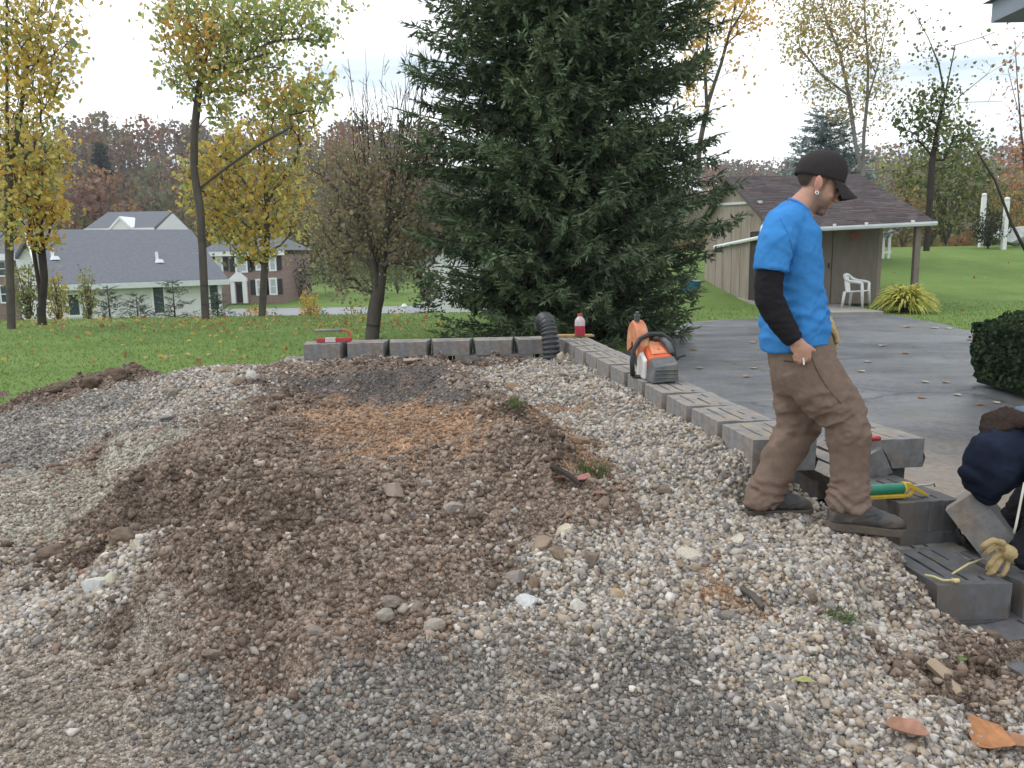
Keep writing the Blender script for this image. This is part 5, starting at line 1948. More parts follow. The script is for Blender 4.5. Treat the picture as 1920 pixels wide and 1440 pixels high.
RUST = np.array([(.27, .12, .085), (.3, .145, .095), (.22, .15, .11), (.3, .19, .11), (.19, .165, .11), (.18, .175, .095), (.24, .19, .11), (.17, .135, .125), (.2, .155, .135), (.16, .17, .1)])
def woods(name, label, n, xr, yr, hr, rr, seed, per=150, leafsize=.55, pal=RUST, bare=.25, edge=None):
    r = np.random.default_rng(seed)
    X = r.uniform(*xr, n)
    Y = np.sqrt(r.uniform(yr[0] ** 2, yr[1] ** 2, n))
    X = X * Y / 100.0
    H = r.uniform(*hr, n)
    Z = zg(X, Y)
    R = H * r.uniform(*rr, n)
    col = pal[r.integers(0, len(pal), n)]
    cen = np.stack([X, Y, Z + H * .58], 1)
    full = r.random(n) > bare
    P3, s, c = crown_cloud(cen[full], R[full], H[full] * .85, col[full], per, leafsize, seed + 1)
    wood = obj(name, leaf_mesh(name, P3, s, c, seed + 2))
    tag(wood, label, 'woods', kind='stuff')
    # trunks and bare limbs of the same wood
    V, F = [], []
    for i in range(n):
        b = Vector((X[i], Y[i], Z[i] - .3))
        segs = [(b, b + Vector((0, 0, H[i] * (.95 if not full[i] else .7))), .16)]
        for _ in range(9 if not full[i] else 3):
            t = r.uniform(.3, .9)
            a = b + Vector((0, 0, H[i] * t))
            e = a + Vector((r.normal(0, 1), r.normal(0, .6), r.uniform(.8, 2.2))) * H[i] * .12
            segs.append((a, e, .06))
        for a, e, w in segs:
            o = len(V)
            V += [(a.x - w, a.y, a.z), (a.x + w, a.y, a.z), (a.x, a.y + w, a.z), (e.x - w * .35, e.y, e.z), (e.x + w * .35, e.y, e.z), (e.x, e.y + w * .35, e.z)]
            F += [(o, o + 1, o + 4, o + 3), (o + 1, o + 2, o + 5, o + 4), (o + 2, o, o + 3, o + 5)]
    tr = obj('trunks', mesh_np('trunks', V, F, mat=M_bark), wood)
    tag(tr, kind='stuff')
    return wood
woods('hillside_woods', 'rust-red and bare autumn woods on the hillside behind the white houses', 230, (-75, -8), (110, 230), (9, 15), (.24, .36), 51, per=170, leafsize=.7, bare=.18)
woods('near_woods', 'olive and orange brush at the foot of the left hill', 90, (-66, 2), (88, 125), (4, 8), (.3, .5), 52, per=130, leafsize=.55, pal=np.array([(.12, .12, .045), (.2, .13, .05), (.16, .10, .05), (.1, .1, .04), (.22, .16, .07)]), bare=.1)
woods('far_woods', 'bluish brown woods along the far ridge on the right', 320, (4, 75), (230, 420), (10, 17), (.3, .45), 53, per=90, leafsize=1.2, pal=RUST * .9 + .02, bare=.15)
woods('middle_woods', 'yellow and green trees in the dip behind the shed', 150, (14, 72), (60, 130), (4, 7.5), (.35, .5), 54, per=170, leafsize=.5, pal=np.array([(.15, .15, .05), (.2, .16, .06), (.22, .12, .05), (.1, .12, .045), (.17, .13, .06), (.13, .15, .06)]), bare=.08)

# two trees that stand out of the left wood
def cone_tree(px, py_top, py_base, Y, label):
    b = P(px, py_base, Y)
    h = P(px, py_top, Y).z - b.z
    conifer('far_conifer', label, (b.x, Y, b.z), h, h * .22, px, 12, 6, [(.06, .08, .065), (.07, .09, .07)], tw=1.3, width=.08, step=.4, zmin=h * .1, dens=.8, trunk_r=.2)
cone_tree(193, 262, 340, 150, 'dark pointed conifer standing out of the left hillside woods')

# ------------------------------------------------------------------ shrubs and young pines
def shrub(name, label, px, py, Y, w, h, pal, seed, n, leaf=.07, group=None, z=None, bare_n=14, cat='shrub', bright=1.2):
    b = P(px, py, Y)
    if z is None:
        z = float(zg(b.x, Y))
    t = empty(name, (b.x, Y, z), 0, label, cat, group)
    r = np.random.default_rng(seed)
    m = MB()
    for i in range(bare_n):
        a = r.uniform(0, 6.28)
        e = Vector((math.cos(a) * w * .4 * r.random(), math.sin(a) * w * .4 * r.random(), h * r.uniform(.5, .95)))
        m.tube([(0, 0, 0), e * .5 + Vector((r.normal(0, .05), 0, .03)), e], [.022, .015, .006], 4, cap=False)
    m.build('stems', M_bark, t)
    u = r.normal(size=(n, 3))
    u /= np.linalg.norm(u, axis=1, keepdims=True)
    u *= r.random((n, 1)) ** .4
    Q = u * np.array([w / 2, w / 2, h * .48]) + np.array([0, 0, h * .54])
    Q *= (1 + .25 * fbm(u * 2.2 + seed, 2))[:, None]
    pal = np.array(pal)
    c = pal[r.integers(0, len(pal), n)] * r.uniform(.7, 1.3, (n, 1)) * bright
    obj('foliage', leaf_mesh('foliage', Q, leaf * np.exp(r.normal(0, .25, n)), c, seed), t)
    return t
def pine(label, px, py, Y, h, seed):
    b = P(px, py, Y)
    z = float(zg(b.x, Y))
    h = h
    conifer('young_pine', label, (b.x, Y, z), (P(px, py - 10, Y).z - z) + h * .55, h * .5 + .3, seed, 9, 6, [(.12, .14, .11), (.14, .16, .125), (.1, .12, .09)], tw=.32, width=.016, zmin=.2, dens=.6, trunk_r=.04, droop=-.1, up=.8, group='young pines before the white house', shape=.7)
pine('young dark pine second from the left before the white house', 203, 560, 27, .55, 61)
pine('small grey-green pine midway along the white house', 257, 575, 27, .35, 62)
pine('largest young pine, beside the middle window of the white house', 325, 555, 27, .75, 63)
pine('small dark pine just right of the curved tree trunk', 407, 570, 27, .4, 64)
GS = 'shrubs along the lawn edge'
shrub('leafy_shrub', 'tall green shrub between the two leftmost trunks', 50, 560, 25, 1.1, 2.0, GRN[:5] + OLV[:2], 71, 700, .085, GS)
shrub('leafy_shrub', 'yellow-green shrub just right of the twin trunks', 108, 570, 25, .95, 1.7, GRN[2:] + YEL[:2], 72, 520, .08, GS)
shrub('leafy_shrub', 'thin olive shrub left of the dark young pines', 166, 575, 25, .65, 1.7, GRN[1:4] + OLV[4:5], 73, 380, .075, GS)
shrub('leafy_shrub', 'orange shrub at the foot of the golden tree', 478, 575, 30, .95, 1.35, ORA + OLV[2:3], 74, 430, .07, GS)
shrub('dark_shrub', 'dark green shrub by the brick house, left of the golden trunk', 452, 577, 34, 1.2, 1.4, DGR, 75, 420, .07, GS)
shrub('dark_shrub', 'dark shrub by the brick house, right of the golden trunk', 513, 572, 33, 1.1, 1.5, DGR + OLV[:2], 76, 420, .07, GS)
shrub('forsythia', 'bright yellow pointed shrub beside the lane', 580, 565, 42, 1.15, 2.1, [(.5, .33, .07), (.48, .36, .1), (.42, .28, .06)], 77, 900, .085, GS)
shrub('dark_shrub', 'narrow dark shrub right behind the yellow pointed shrub', 600, 572, 44, .8, 1.1, DGR, 78, 220, .08, GS)
shrub('brushy_shrub', 'rust-brown brush right of the bare tree trunk', 745, 580, 36, 2.4, 1.5, OLV + [(.26, .15, .08)], 79, 520, .08, GS)
shrub('brushy_shrub', 'straw-coloured brush left of the bare tree trunk', 672, 580, 36, 1.5, 1.9, [(.3, .24, .1), (.26, .18, .08), (.2, .18, .08)], 80, 360, .08, GS, bare_n=26)
for i, (px, Y, w, h) in enumerate([(560, 62, 3.5, 3.2), (640, 66, 5, 3), (700, 60, 4, 3), (745, 64, 4.5, 3.2)]):
    shrub('dark_shrub', ['dark evergreen clump behind the forsythia, leftmost', 'wide dark evergreen clump across the lane', 'dark evergreen clump behind the bare tree', 'rightmost dark evergreen clump across the lane'][i],
          px, 550, Y, w, h, DGR + [(.05, .085, .05)], 81 + i, 520, .16, 'evergreen clumps across the lane')
# right side
GB2 = 'brush behind the shed'
shrub('brush', 'big green bush right of the shed roof', 1775, 440, 44, 5.2, 6.6, DGR + OLV[:2] + GRN[:2], 91, 2600, .17, GB2, bright=1.35)
shrub('brush', 'dark green bush under the porch post\'s roof corner', 1745, 440, 47, 4.0, 5.0, DGR + OLV[2:4], 92, 1500, .16, GB2)
shrub('brush', 'orange-brown brush seen under the porch roof', 1690, 470, 42, 3.4, 2.6, OLV + ORA[2:3] + [(.3, .16, .08)], 93, 1100, .12, GB2)
shrub('brush', 'yellow-green bush just right of the blue spruce', 1660, 420, 46, 4.2, 5.4, GRN[1:4] + OLV[2:5], 94, 1500, .15, GB2)
shrub('brush', 'orange bush behind the two white posts', 1868, 440, 45, 4.5, 4.0, ORA[:3] + OLV + GRN[:3], 95, 1500, .14, GB2)
shrub('brush', 'rust bush at the far right edge', 1925, 440, 46, 4.5, 4.6, ORA[:2] + OLV[2:] + [(.3, .13, .07)], 97, 1400, .14, GB2)
shrub('round_shrub', 'dark round evergreen shrub before the second white post', 1853, 465, 36.5, 1.7, 1.75, [(.025, .045, .025), (.035, .055, .03), (.05, .05, .03)], 96, 1500, .07, None)
# clipped hedge at the right edge
hb = P(1835, 750, 8.3)
hed = empty('hedge', (hb.x + 1.02, 8.4, 0), 0, 'dark clipped box hedge at the right edge of the driveway', 'hedge')
r = np.random.default_rng(5)
n = 15000
U = r.uniform(-1, 1, (n, 3))
face = r.integers(0, 5, n)
dep = r.random(n) ** 2 * .12
for ax, sgn, k in ((0, -1, 0), (0, 1, 1), (1, -1, 2), (1, 1, 3), (2, 1, 4)):
    mk = face == k
    U[mk, ax] = sgn * (1 - dep[mk])
hwid, hdep, hh = 1.5, 1.5, P(1860, 612, 8.0).z
Q = U * np.array([hwid / 2, hdep / 2, hh / 2]) + np.array([0, 0, hh / 2 + .03])
edge = np.sort(np.abs(U), axis=1)[:, 1]
Q -= U * np.array([1, 1, 1]) * (sm(.7, 1, edge) * .09)[:, None]
Q += .09 * np.stack([fbm(Q * 5, 2), fbm(Q * 5 + 9, 2), fbm(Q * 5 + 4, 2)], 1)
palh = np.array([(.034, .062, .03), (.05, .082, .038), (.065, .1, .045), (.026, .05, .027)])
obj('foliage', leaf_mesh('foliage', Q, .035 * np.exp(r.normal(0, .25, n)), palh[r.integers(0, 4, n)] * r.uniform(.6, 1.5, (n, 1)), 8), hed)
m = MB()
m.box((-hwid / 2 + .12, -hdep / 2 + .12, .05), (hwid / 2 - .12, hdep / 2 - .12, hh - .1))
m.build('dark_core', mat('hedge_inside', (.012, .02, .01), .95, .3, 12), hed)  # solid near-black green box filling the hedge behind its leaves

# yellowing fern-like plant on the porch corner
fb = P(1698, 575, 19.2)
fern = empty('fern_plant', (fb.x, 19.2, .02), 0, 'yellow-green arching fern clump in front of the porch post', 'plant')
r = np.random.default_rng(12)
V, F, C = [], [], []
for i in range(460):
    a = r.uniform(0, 6.28)
    L = r.uniform(.7, 1.15)
    el = r.uniform(.25, 1.5)
    d = np.array([math.cos(a), math.sin(a), 0])
    s_ = np.array([-math.sin(a), math.cos(a), 0])
    c = np.array([(.58, .6, .13), (.66, .64, .17), (.5, .54, .12), (.7, .68, .25), (.6, .56, .18)][r.integers(0, 5)]) * r.uniform(.7, 1.2)
    k = 7
    pts = []
    for j in range(k + 1):
        t = j / k
        out = L * (.18 + .62 * math.cos(el)) * t
        up = L * (.25 + .75 * math.sin(el)) * t - .62 * L * t ** 2.8 * (1 - .25 * math.sin(el)) + .05
        pts.append(d * out + np.array([0, 0, up]))
    o = len(V)
    for j in range(k + 1):
        t = j / k
        w = .05 * (1 - t) ** .6 * (1.1 if j % 2 else .55) + .004
        V += [tuple(pts[j] + s_ * w + np.array([0, 0, -.015])), tuple(pts[j]), tuple(pts[j] - s_ * w + np.array([0, 0, -.015]))]
        C += [c] * 3
    for j in range(k):
        q = o + 3 * j
        F += [(q, q + 1, q + 4, q + 3), (q + 1, q + 2, q + 5, q + 4)]
obj('fronds', mesh_np('fronds', V, F, np.array(C), M_leaf), fern)
m = MB()
m.tube([(0, 0, -.05), (0, 0, .2), (0, 0, .35)], [.1, .13, .06], 8)
m.build('crown', M_bark_dark, fern)

# ------------------------------------------------------------------ grass and fallen leaves
def blades(n, seed, gen, h=.045):
    r = np.random.default_rng(seed)
    XY = gen(r, n)
    X, Y = XY[:, 0], XY[:, 1]
    Z = zg(X, Y)
    a = r.uniform(0, 6.28, len(X))
    hh = h * r.uniform(.6, 1.4, len(X))
    w = .006 + .0006 * Y
    lean = r.normal(0, .5, (len(X), 2)) * hh[:, None]
    b = np.stack([X, Y, Z - .005], 1)
    dx = np.stack([np.cos(a) * w, np.sin(a) * w, np.zeros_like(a)], 1)
    tip = b + np.stack([lean[:, 0], lean[:, 1], hh], 1)
    V = np.stack([b - dx, b + dx, tip], 1).reshape(-1, 3)
    F = np.arange(len(V)).reshape(-1, 3)
    pal = np.array([(.18, .262, .078), (.195, .28, .088), (.168, .25, .073), (.215, .285, .1)])
    c = np.repeat(pal[r.integers(0, 4, len(X))] * r.uniform(.8, 1.2, (len(X), 1)), 3, axis=0)
    return V, F, c
def left_lawn(r, n):
    t = r.random(n)
    Y = 7.5 + (24 - 7.5) * t ** 1.4
    X = r.uniform(-.72, .05, n) * Y
    ok = (heap_z(X, Y) < -.02) | (Y > 8.6)
    return np.stack([X, Y], 1)[ok]
def right_lawn(r, n):
    Y = 9 + 13 * r.random(n) ** 1.6
    X = r.uniform(.12, .68, n) * Y
    ok = ~inside(drive_edge, X, Y) & (Y > 9)
    return np.stack([X, Y], 1)[ok]
va, fa, ca = blades(26000, 1, left_lawn, .035)
vb, fb_, cb_ = blades(18000, 2, right_lawn, .035)
gr = obj('grass', mesh_np('grass', np.concatenate([va, vb]), np.concatenate([fa, fb_ + len(va)]), np.concatenate([ca, cb_]), M_leaf))
tag(gr, 'short green mown grass of the lawns', 'grass', kind='stuff')

r = np.random.default_rng(77)
py = np.concatenate([r.uniform(600, 690, 160), r.normal(606, 8, 420)])
px = np.concatenate([r.uniform(0, 820, 160), r.uniform(0, 830, 420)])
pts = []
for a, b in zip(px, py):
    q = PZ(a, max(b, 592), 0.0)
    if 8.6 < q.y < 27:
        pts.append((q.x, q.y, float(zg(q.x, q.y)) + .035))
for _ in range(160):
    q = PZ(r.uniform(1280, 1920), r.uniform(480, 620), 0.3)
    if 10 < q.y < 36 and not inside(drive_edge, np.array([q.x]), np.array([q.y]))[0]:
        pts.append((q.x, q.y, float(zg(q.x, q.y)) + .035))
pts = np.array(pts)
pal = np.array([(.5, .36, .14), (.55, .44, .22), (.42, .22, .08), (.38, .2, .1), (.6, .45, .12), (.35, .15, .08)])
lit = obj('leaf_litter', leaf_mesh('leaf_litter', pts, .07 * np.exp(r.normal(0, .3, len(pts))), pal[r.integers(0, 6, len(pts))], 78))
tag(lit, 'yellow and brown fallen leaves scattered over the lawns', 'leaves', kind='stuff')
# ------------------------------------------------------------------ things on the wall
def wall_top_at(Y, off=BD / 2):
    s = (WALL_A.y - Y) / -WDIR.y
    p = WALL_A + WDIR * s + WNOR * off
    return Vector((p.x, p.y, WTOP))
# corrugated drain pipe sticking out of the gravel
M_pipe = mat('corrugated_pipe', (.03, .032, .036), .42, .15, 10)
pts = [P(1036, 700, 8.11), P(1035, 678, 8.11), P(1033, 650, 8.13), P(1030, 622, 8.17), P(1026, 606, 8.22), P(1022, 600, 8.33), P(1019, 602, 8.45), P(1017, 612, 8.53)]
fine, rad = [], []
n = 90
for i in range(n + 1):
    t = i / n * (len(pts) - 1)
    k = min(int(t), len(pts) - 2)
    fine.append(pts[k].lerp(pts[k + 1], t - k))
fine = [sum((fine[max(0, min(n, i + d))] for d in (-4, -2, 0, 2, 4)), Vector()) / 5 for i in range(n + 1)]
rad = [.085 + (.006 if i % 4 < 2 else -.006) for i in range(n + 1)]
base = fine[0].copy()
m = MB()
m.tube([p - base for p in fine], rad, 20)
dp = m.build('drain_pipe', M_pipe, None, smooth=True, sharp=60)
dp.location = base
tag(dp, 'black corrugated drain pipe bent over at the wall corner', 'pipe')

# board and gas bottle at the corner
wt_ = P(1080, 632, 8.15)
cz = WTOP + .002
m = MB()
m.hexa([(-.3, -.05, 0), (.22, -.09, 0), (.2, .03, 0), (-.28, .06, 0), (-.3, -.05, .02), (.22, -.09, .02), (.2, .03, .02), (-.28, .06, .02)])
bd = m.build('wood_board', mat('pine_board', (.42, .29, .13), .7, .2, 8, stretch=(1, 6, 1)), None, bevel=.003)
bd.location = (P(1075, 628, 8.72).x, 8.72, cz)
tag(bd, 'yellowish wooden board lying on the wall corner under the bottle', 'board')
bp_ = P(1088, 634, 8.6)
bot = empty('fuel_bottle', (bp_.x, 8.64, cz + .021), .2, 'clear plastic bottle half full of red liquid on the wall corner', 'bottle')
M_clear = mat('milky_plastic', (.72, .62, .64), .35, .08, 6, translucent=.25)
M_redliq = mat('red_liquid', (.55, .06, .09), .25, .08, 6, translucent=.2)
prof_ = [(0, .052), (.012, .056), (.1, .056)]
m = MB()
m.tube([(0, 0, z) for z, _ in prof_], [r for _, r in prof_], 18)
m.build('liquid', M_redliq, bot, smooth=True, sharp=50)
m = MB()
pr = [(.1005, .056), (.15, .055), (.175, .045), (.19, .03), (.2, .022), (.206, .022)]
m.tube([(0, 0, z) for z, _ in pr], [r for _, r in pr], 18)
m.build('bottle', M_clear, bot, smooth=True, sharp=50)
m = MB()
m.tube([(0, 0, .206), (0, 0, .232)], [.026, .025], 16)
m.build('cap', mat('red_cap', (.55, .05, .04), .4), bot, smooth=True, sharp=40)

# red bow-shaped tool on the first block of the left run
tb_ = P(625, 650, 8.6)
tl = empty('bow_saw', (tb_.x, 8.6, WTOP - .004), math.atan2(ldir.y, ldir.x) + math.pi, 'red and grey bow-handled tool on the end block of the left wall run', 'tool')
M_redp = mat('red_paint', (.42, .04, .045), .45, .15, 12)
m = MB()
m.box((-.175, -.02, .002), (-.08, .02, .045))
m.box((.03, -.02, .002), (.19, .02, .045))
m.build('blade_bar', M_redp, tl, bevel=.006)
m = MB()
m.box((-.08, -.022, .002), (.03, .022, .05))
m.build('label_plate', mat('label_white', (.6, .52, .52), .5, .2, 30), tl, bevel=.004)
m = MB()
m.tube([(-.185, 0, .125), (-.05, 0, .128), (.1, 0, .13)], .016, 10)
m.build('handle', mat('grey_grip', (.22, .2, .18), .6, .2, 20), tl, smooth=True)
m = MB()
m.tube([(.1, 0, .13), (.15, 0, .125), (.18, 0, .1), (.19, 0, .05), (.19, 0, .01)], [.014, .014, .014, .013, .013], 10)
m.build('frame', mat('orange_red_paint', (.48, .1, .05), .45, .15, 12), tl, smooth=True)

# cut-off saw
M_or = mat('saw_orange', (.62, .10, .025), .42, .2, 18, color2=(.5, .2, .1), c2scale=14, c2lo=.55, c2hi=.8)
M_dirtyw = mat('saw_white', (.62, .6, .57), .5, .2, 14, color2=(.35, .28, .22), c2scale=10, c2lo=.55, c2hi=.75)
M_gry = mat('saw_grey', (.10, .105, .11), .6, .3, 16, color2=(.2, .18, .15), c2scale=9, c2lo=.5, c2hi=.8)
wp = wall_top_at(5.68)
fwd = math.atan2(-WDIR.y, -WDIR.x) - math.pi / 2
saw = empty('cut_off_saw', (wp.x - .015, wp.y, WTOP + .003), fwd - .06, 'orange and white petrol cut-off saw resting on the right wall run', 'saw')
saw.scale = (1.1, 1.1, 1.1)
m = MB()
m.hexa([(-.085, -.16, 0), (.085, -.16, .012), (.095, .0, 0), (-.09, .0, 0), (-.06, -.15, .10), (.085, -.15, .12), (.09, -.02, .155), (-.065, -.02, .14)])
for z in (.03, .055, .08):
    m.box((-.06, -.1655, z), (.075, -.14, z + .008))
m.build('filter_cover', M_gry, saw, bevel=.012, seg=3)
m = MB()
m.hexa([(-.075, -.02, .03), (.085, -.02, .03), (.07, .22, .03), (-.07, .22, .03), (-.07, -.02, .143), (.085, -.02, .158), (.06, .2, .235), (-.06, .2, .235)])
body = m.build('engine_cover', M_or, saw, bevel=.014, seg=3)
m = MB()
m.hexa([(-.045, .01, .16), (.06, .01, .168), (.045, .16, .218), (-.045, .16, .218), (-.035, .02, .176), (.05, .02, .183), (.035, .15, .232), (-.035, .15, .232)])
m.build('top_plate', mat('saw_orange_worn', (.66, .24, .12), .5, .25, 20), body, bevel=.006)
m = MB()
m.tube([(.01, .05, .175), (.01, .05, .192)], .008, 10)
m.tube([(-.02, .06, .177), (-.02, .06, .192)], .006, 10)
m.build('screw', M_dark_metal, body)
m = MB()
m.hexa([(-.105, -.01, .0), (-.076, -.01, .0), (-.074, .2, .0), (-.105, .2, .0), (-.1, .0, .12), (-.073, .0, .13), (-.071, .18, .19), (-.1, .18, .17)])
m.build('starter_cover', M_dirtyw, saw, bevel=.012, seg=3)
m = MB()
m.tube([(-.15, .1, .01), (-.155, .1, .1), (-.145, .11, .18), (-.1, .12, .255), (-.03, .125, .285), (.05, .125, .28), (.105, .12, .24), (.125, .11, .18), (.13, .1, .12), (.11, .09, .06)], .0165, 10)
m.tube([(-.15, .1, .01), (-.11, .08, .006), (.0, .06, .006)], .014, 8)
m.build('front_handle', M_black_pl, saw, smooth=True)
m = MB()
m.tube([(.02, .19, .24), (.05, .14, .255), (.075, .06, .225), (.085, .0, .17)], [.018, .02, .02, .022], 10)
m.build('rear_handle', M_gry, saw, smooth=True)
m = MB()
m.tube([(.04, .2, .25), (.07, .18, .25), (.095, .13, .215), (.1, .08, .17)], .01, 8)
m.build('hose', M_dirtyw, saw, smooth=True)
m = MB()
m.hexa([(.09, .02, .05), (.135, .02, .06), (.135, .07, .06), (.09, .07, .05), (.1, .03, .12), (.125, .03, .125), (.125, .06, .125), (.1, .06, .12)])
m.tube([(.115, .045, .115), (.15, .04, .14), (.185, .035, .15)], [.012, .01, .008], 8)
m.build('lever', M_black_pl, saw)
# guard: hollow half drum, seen on edge
gc = Vector((-.07, .30, .19))
rings = []
m = MB()
for i in range(15):
    a = math.radians(-20 + 220 * i / 14)
    ca, sa = math.cos(a), math.sin(a)
    rings.append([gc + Vector((x, -ca * r, sa * r)) for x, r in ((-.04, .03), (-.04, .16), (-.026, .175), (.026, .175), (.04, .16), (.04, .03), (.034, .03), (.034, .153), (-.034, .153), (-.034, .03))])
m.loft(rings)
g_ = m.build('guard', mat('guard_orange', (.58, .2, .1), .55, .25, 12, color2=(.55, .4, .2), c2scale=9, c2lo=.52, c2hi=.7), saw, smooth=True, sharp=35)
m = MB()
m.tube([gc + Vector((-.006, 0, 0)), gc + Vector((.006, 0, 0))], .15, 28)
m.build('cutting_disc', M_dark_metal, saw)
m = MB()
m.hexa([(-.03, .2, .08), (.02, .2, .08), (-.01, .34, .13), (-.045, .34, .13), (-.03, .2, .16), (.02, .2, .16), (-.01, .34, .2), (-.045, .34, .2)])
m.build('arm', M_gry, saw, bevel=.01)
m = MB()
m.tube([gc + Vector((-.02, -.05, .175)), gc + Vector((-.02, -.06, .215))], [.02, .022], 10)
m.tube([gc + Vector((-.02, -.06, .215)), gc + Vector((-.02, -.065, .235))], [.012, .012], 10)
m.build('guard_grip', M_gry, saw, smooth=True, sharp=40)

# caulking gun lying on its block
gz_ = blk_gun.location.z + BH + .002
ga_ = P(1618, 917, 3.66)
gun = empty('caulking_gun', (P(1664, 920, 3.70).x, 3.70, gz_), math.radians(6), 'yellow caulking gun with a green cartridge beside the man\'s front boot', 'tool')
M_yel = mat('gun_yellow', (.62, .42, .05), .45, .15, 14)
M_grn = mat('cartridge_green', (.015, .2, .12), .4, .12, 20)
m = MB()
m.tube([(-.13, 0, .045), (.075, 0, .045)], .025, 16)
m.build('cartridge', M_grn, gun, smooth=True, sharp=40)
m = MB()
m.tube([(-.15, 0, .045), (-.13, 0, .045)], [.008, .012], 10)
m.build('nozzle', M_white, gun)
m = MB()
m.hexa([(-.13, -.028, .004), (.08, -.028, .004), (.08, .028, .004), (-.13, .028, .004), (-.13, -.032, .022), (.08, -.032, .022), (.08, .032, .022), (-.13, .032, .022)])
m.tube([(.075, 0, .045), (.083, 0, .045)], .032, 16)
m.build('cradle', M_yel, gun, bevel=.003)
m = MB()
m.prism([(.083, .075), (.115, .07), (.2, .012), (.205, .002), (.185, .004), (.11, .045), (.083, .03)], -.012, .012)
m.build('handle', M_yel, gun, bevel=.003)
m = MB()
m.prism([(.125, .04), (.14, .036), (.125, .01), (.1, .0), (.094, .006), (.115, .022)], -.006, .006)
m.build('trigger', M_yel, gun, bevel=.002)
m = MB()
m.tube([(.1, 0, .055), (.22, 0, .055), (.235, 0, .06), (.24, 0, .045)], .004, 8)
m.build('push_rod', M_steel, gun, smooth=True)

# red strap end on the topmost loose block
rp_ = P(1640, 812, 4.08)
m = MB()
m.tube([(0, 0, .0), (.005, -.005, .05), (0, 0, .1)], [.014, .016, .012], 8)
rs = m.build('red_tool', M_redp, None, smooth=True)
tz_ = blk_top.location.z + BH
rs.location = (rp_.x - .02, 4.14, tz_ + .012)
rs.rotation_euler = (1.45, 0, .3)
tag(rs, 'red tool handle lying on the topmost loose block behind the knee', 'tool')

# mason's line knotted on the low dark block
sp_ = [P(1735, 1057, 3.2), P(1752, 1067, 3.18), P(1770, 1072, 3.14), P(1786, 1070, 3.14), P(1795, 1080, 3.12)]
topz = B_loc.z - .012 + BH + .006
sq = [Vector((p.x, p.y, topz + .006)) for p in sp_]
sq2 = [Vector((P(1786, 1068, 3.2).x, 3.2, topz + .008)), Vector((P(1815, 1064, 3.25).x, 3.25, topz + .03)), Vector((P(1842, 1064, 3.3).x, 3.3, topz + .03))]
m = MB()
o_ = sq[0].copy()
m.tube([p - o_ for p in sq], .005, 6)
m.tube([sq[3] - o_, sq[3] - o_ + Vector((.02, -.02, .006))], .009, 6)
m.tube([p - o_ for p in sq2], .0045, 6)
st_ = m.build('mason_string', mat('string_yellow', (.6, .52, .25), .8, .1, 30), None, smooth=True)
st_.location = o_
tag(st_, 'yellowish string knotted round the dark low block', 'string')

# ------------------------------------------------------------------ rocks one can pick out on the heap
def rock(px, py, wpx, hpx, col, label, seed, name='rock', flat=.8):
    h = heap_hit(px, py)
    s = wpx / F_PX * (h.y + .25) / 2 * (.72 if 'clod' in label else 1)
    r = np.random.default_rng(seed)
    bm = bmesh.new()
    bmesh.ops.create_icosphere(bm, subdivisions=3 if 'clod' in label else 2, radius=1.0)
    V = np.array([v.co[:] for v in bm.verts])
    cl_ = 'clod' in label
    V *= (1 + (.42 if cl_ else .2) * fbm(V * (2.0 if cl_ else 1.3) + seed * 3.1, 4))[:, None]
    for _ in range(0 if cl_ else 9):
        nrm = r.normal(size=3)
        nrm /= np.linalg.norm(nrm)
        d = V @ nrm
        V = V - np.maximum(d - r.uniform(.4, .75), 0)[:, None] * nrm
    V *= np.array([1.12, .9, hpx / wpx * 1.12])
    for v, c in zip(bm.verts, V):
        v.co = c * s
    me = bpy.data.meshes.new('rock')
    bm.to_mesh(me)
    bm.free()
    C = np.array(col) * (1 + .25 * fbm(V * 2.5 + seed, 3))[:, None]
    set_col(me, C)
    me.materials.append(M_stone)
    o = obj(name, me)
    o.location = (h.x, h.y, h.z + s * hpx / wpx * (.1 if cl_ else .3))
    o.rotation_euler = (r.normal(0, .15), r.normal(0, .15), r.uniform(-.5, .5))
    tag(o, label, 'rock', 'rocks lying on the heap')
    return o
BRN, LGT, GRY, ORG = (.24, .175, .125), (.46, .43, .38), (.25, .245, .24), (.3, .17, .1)
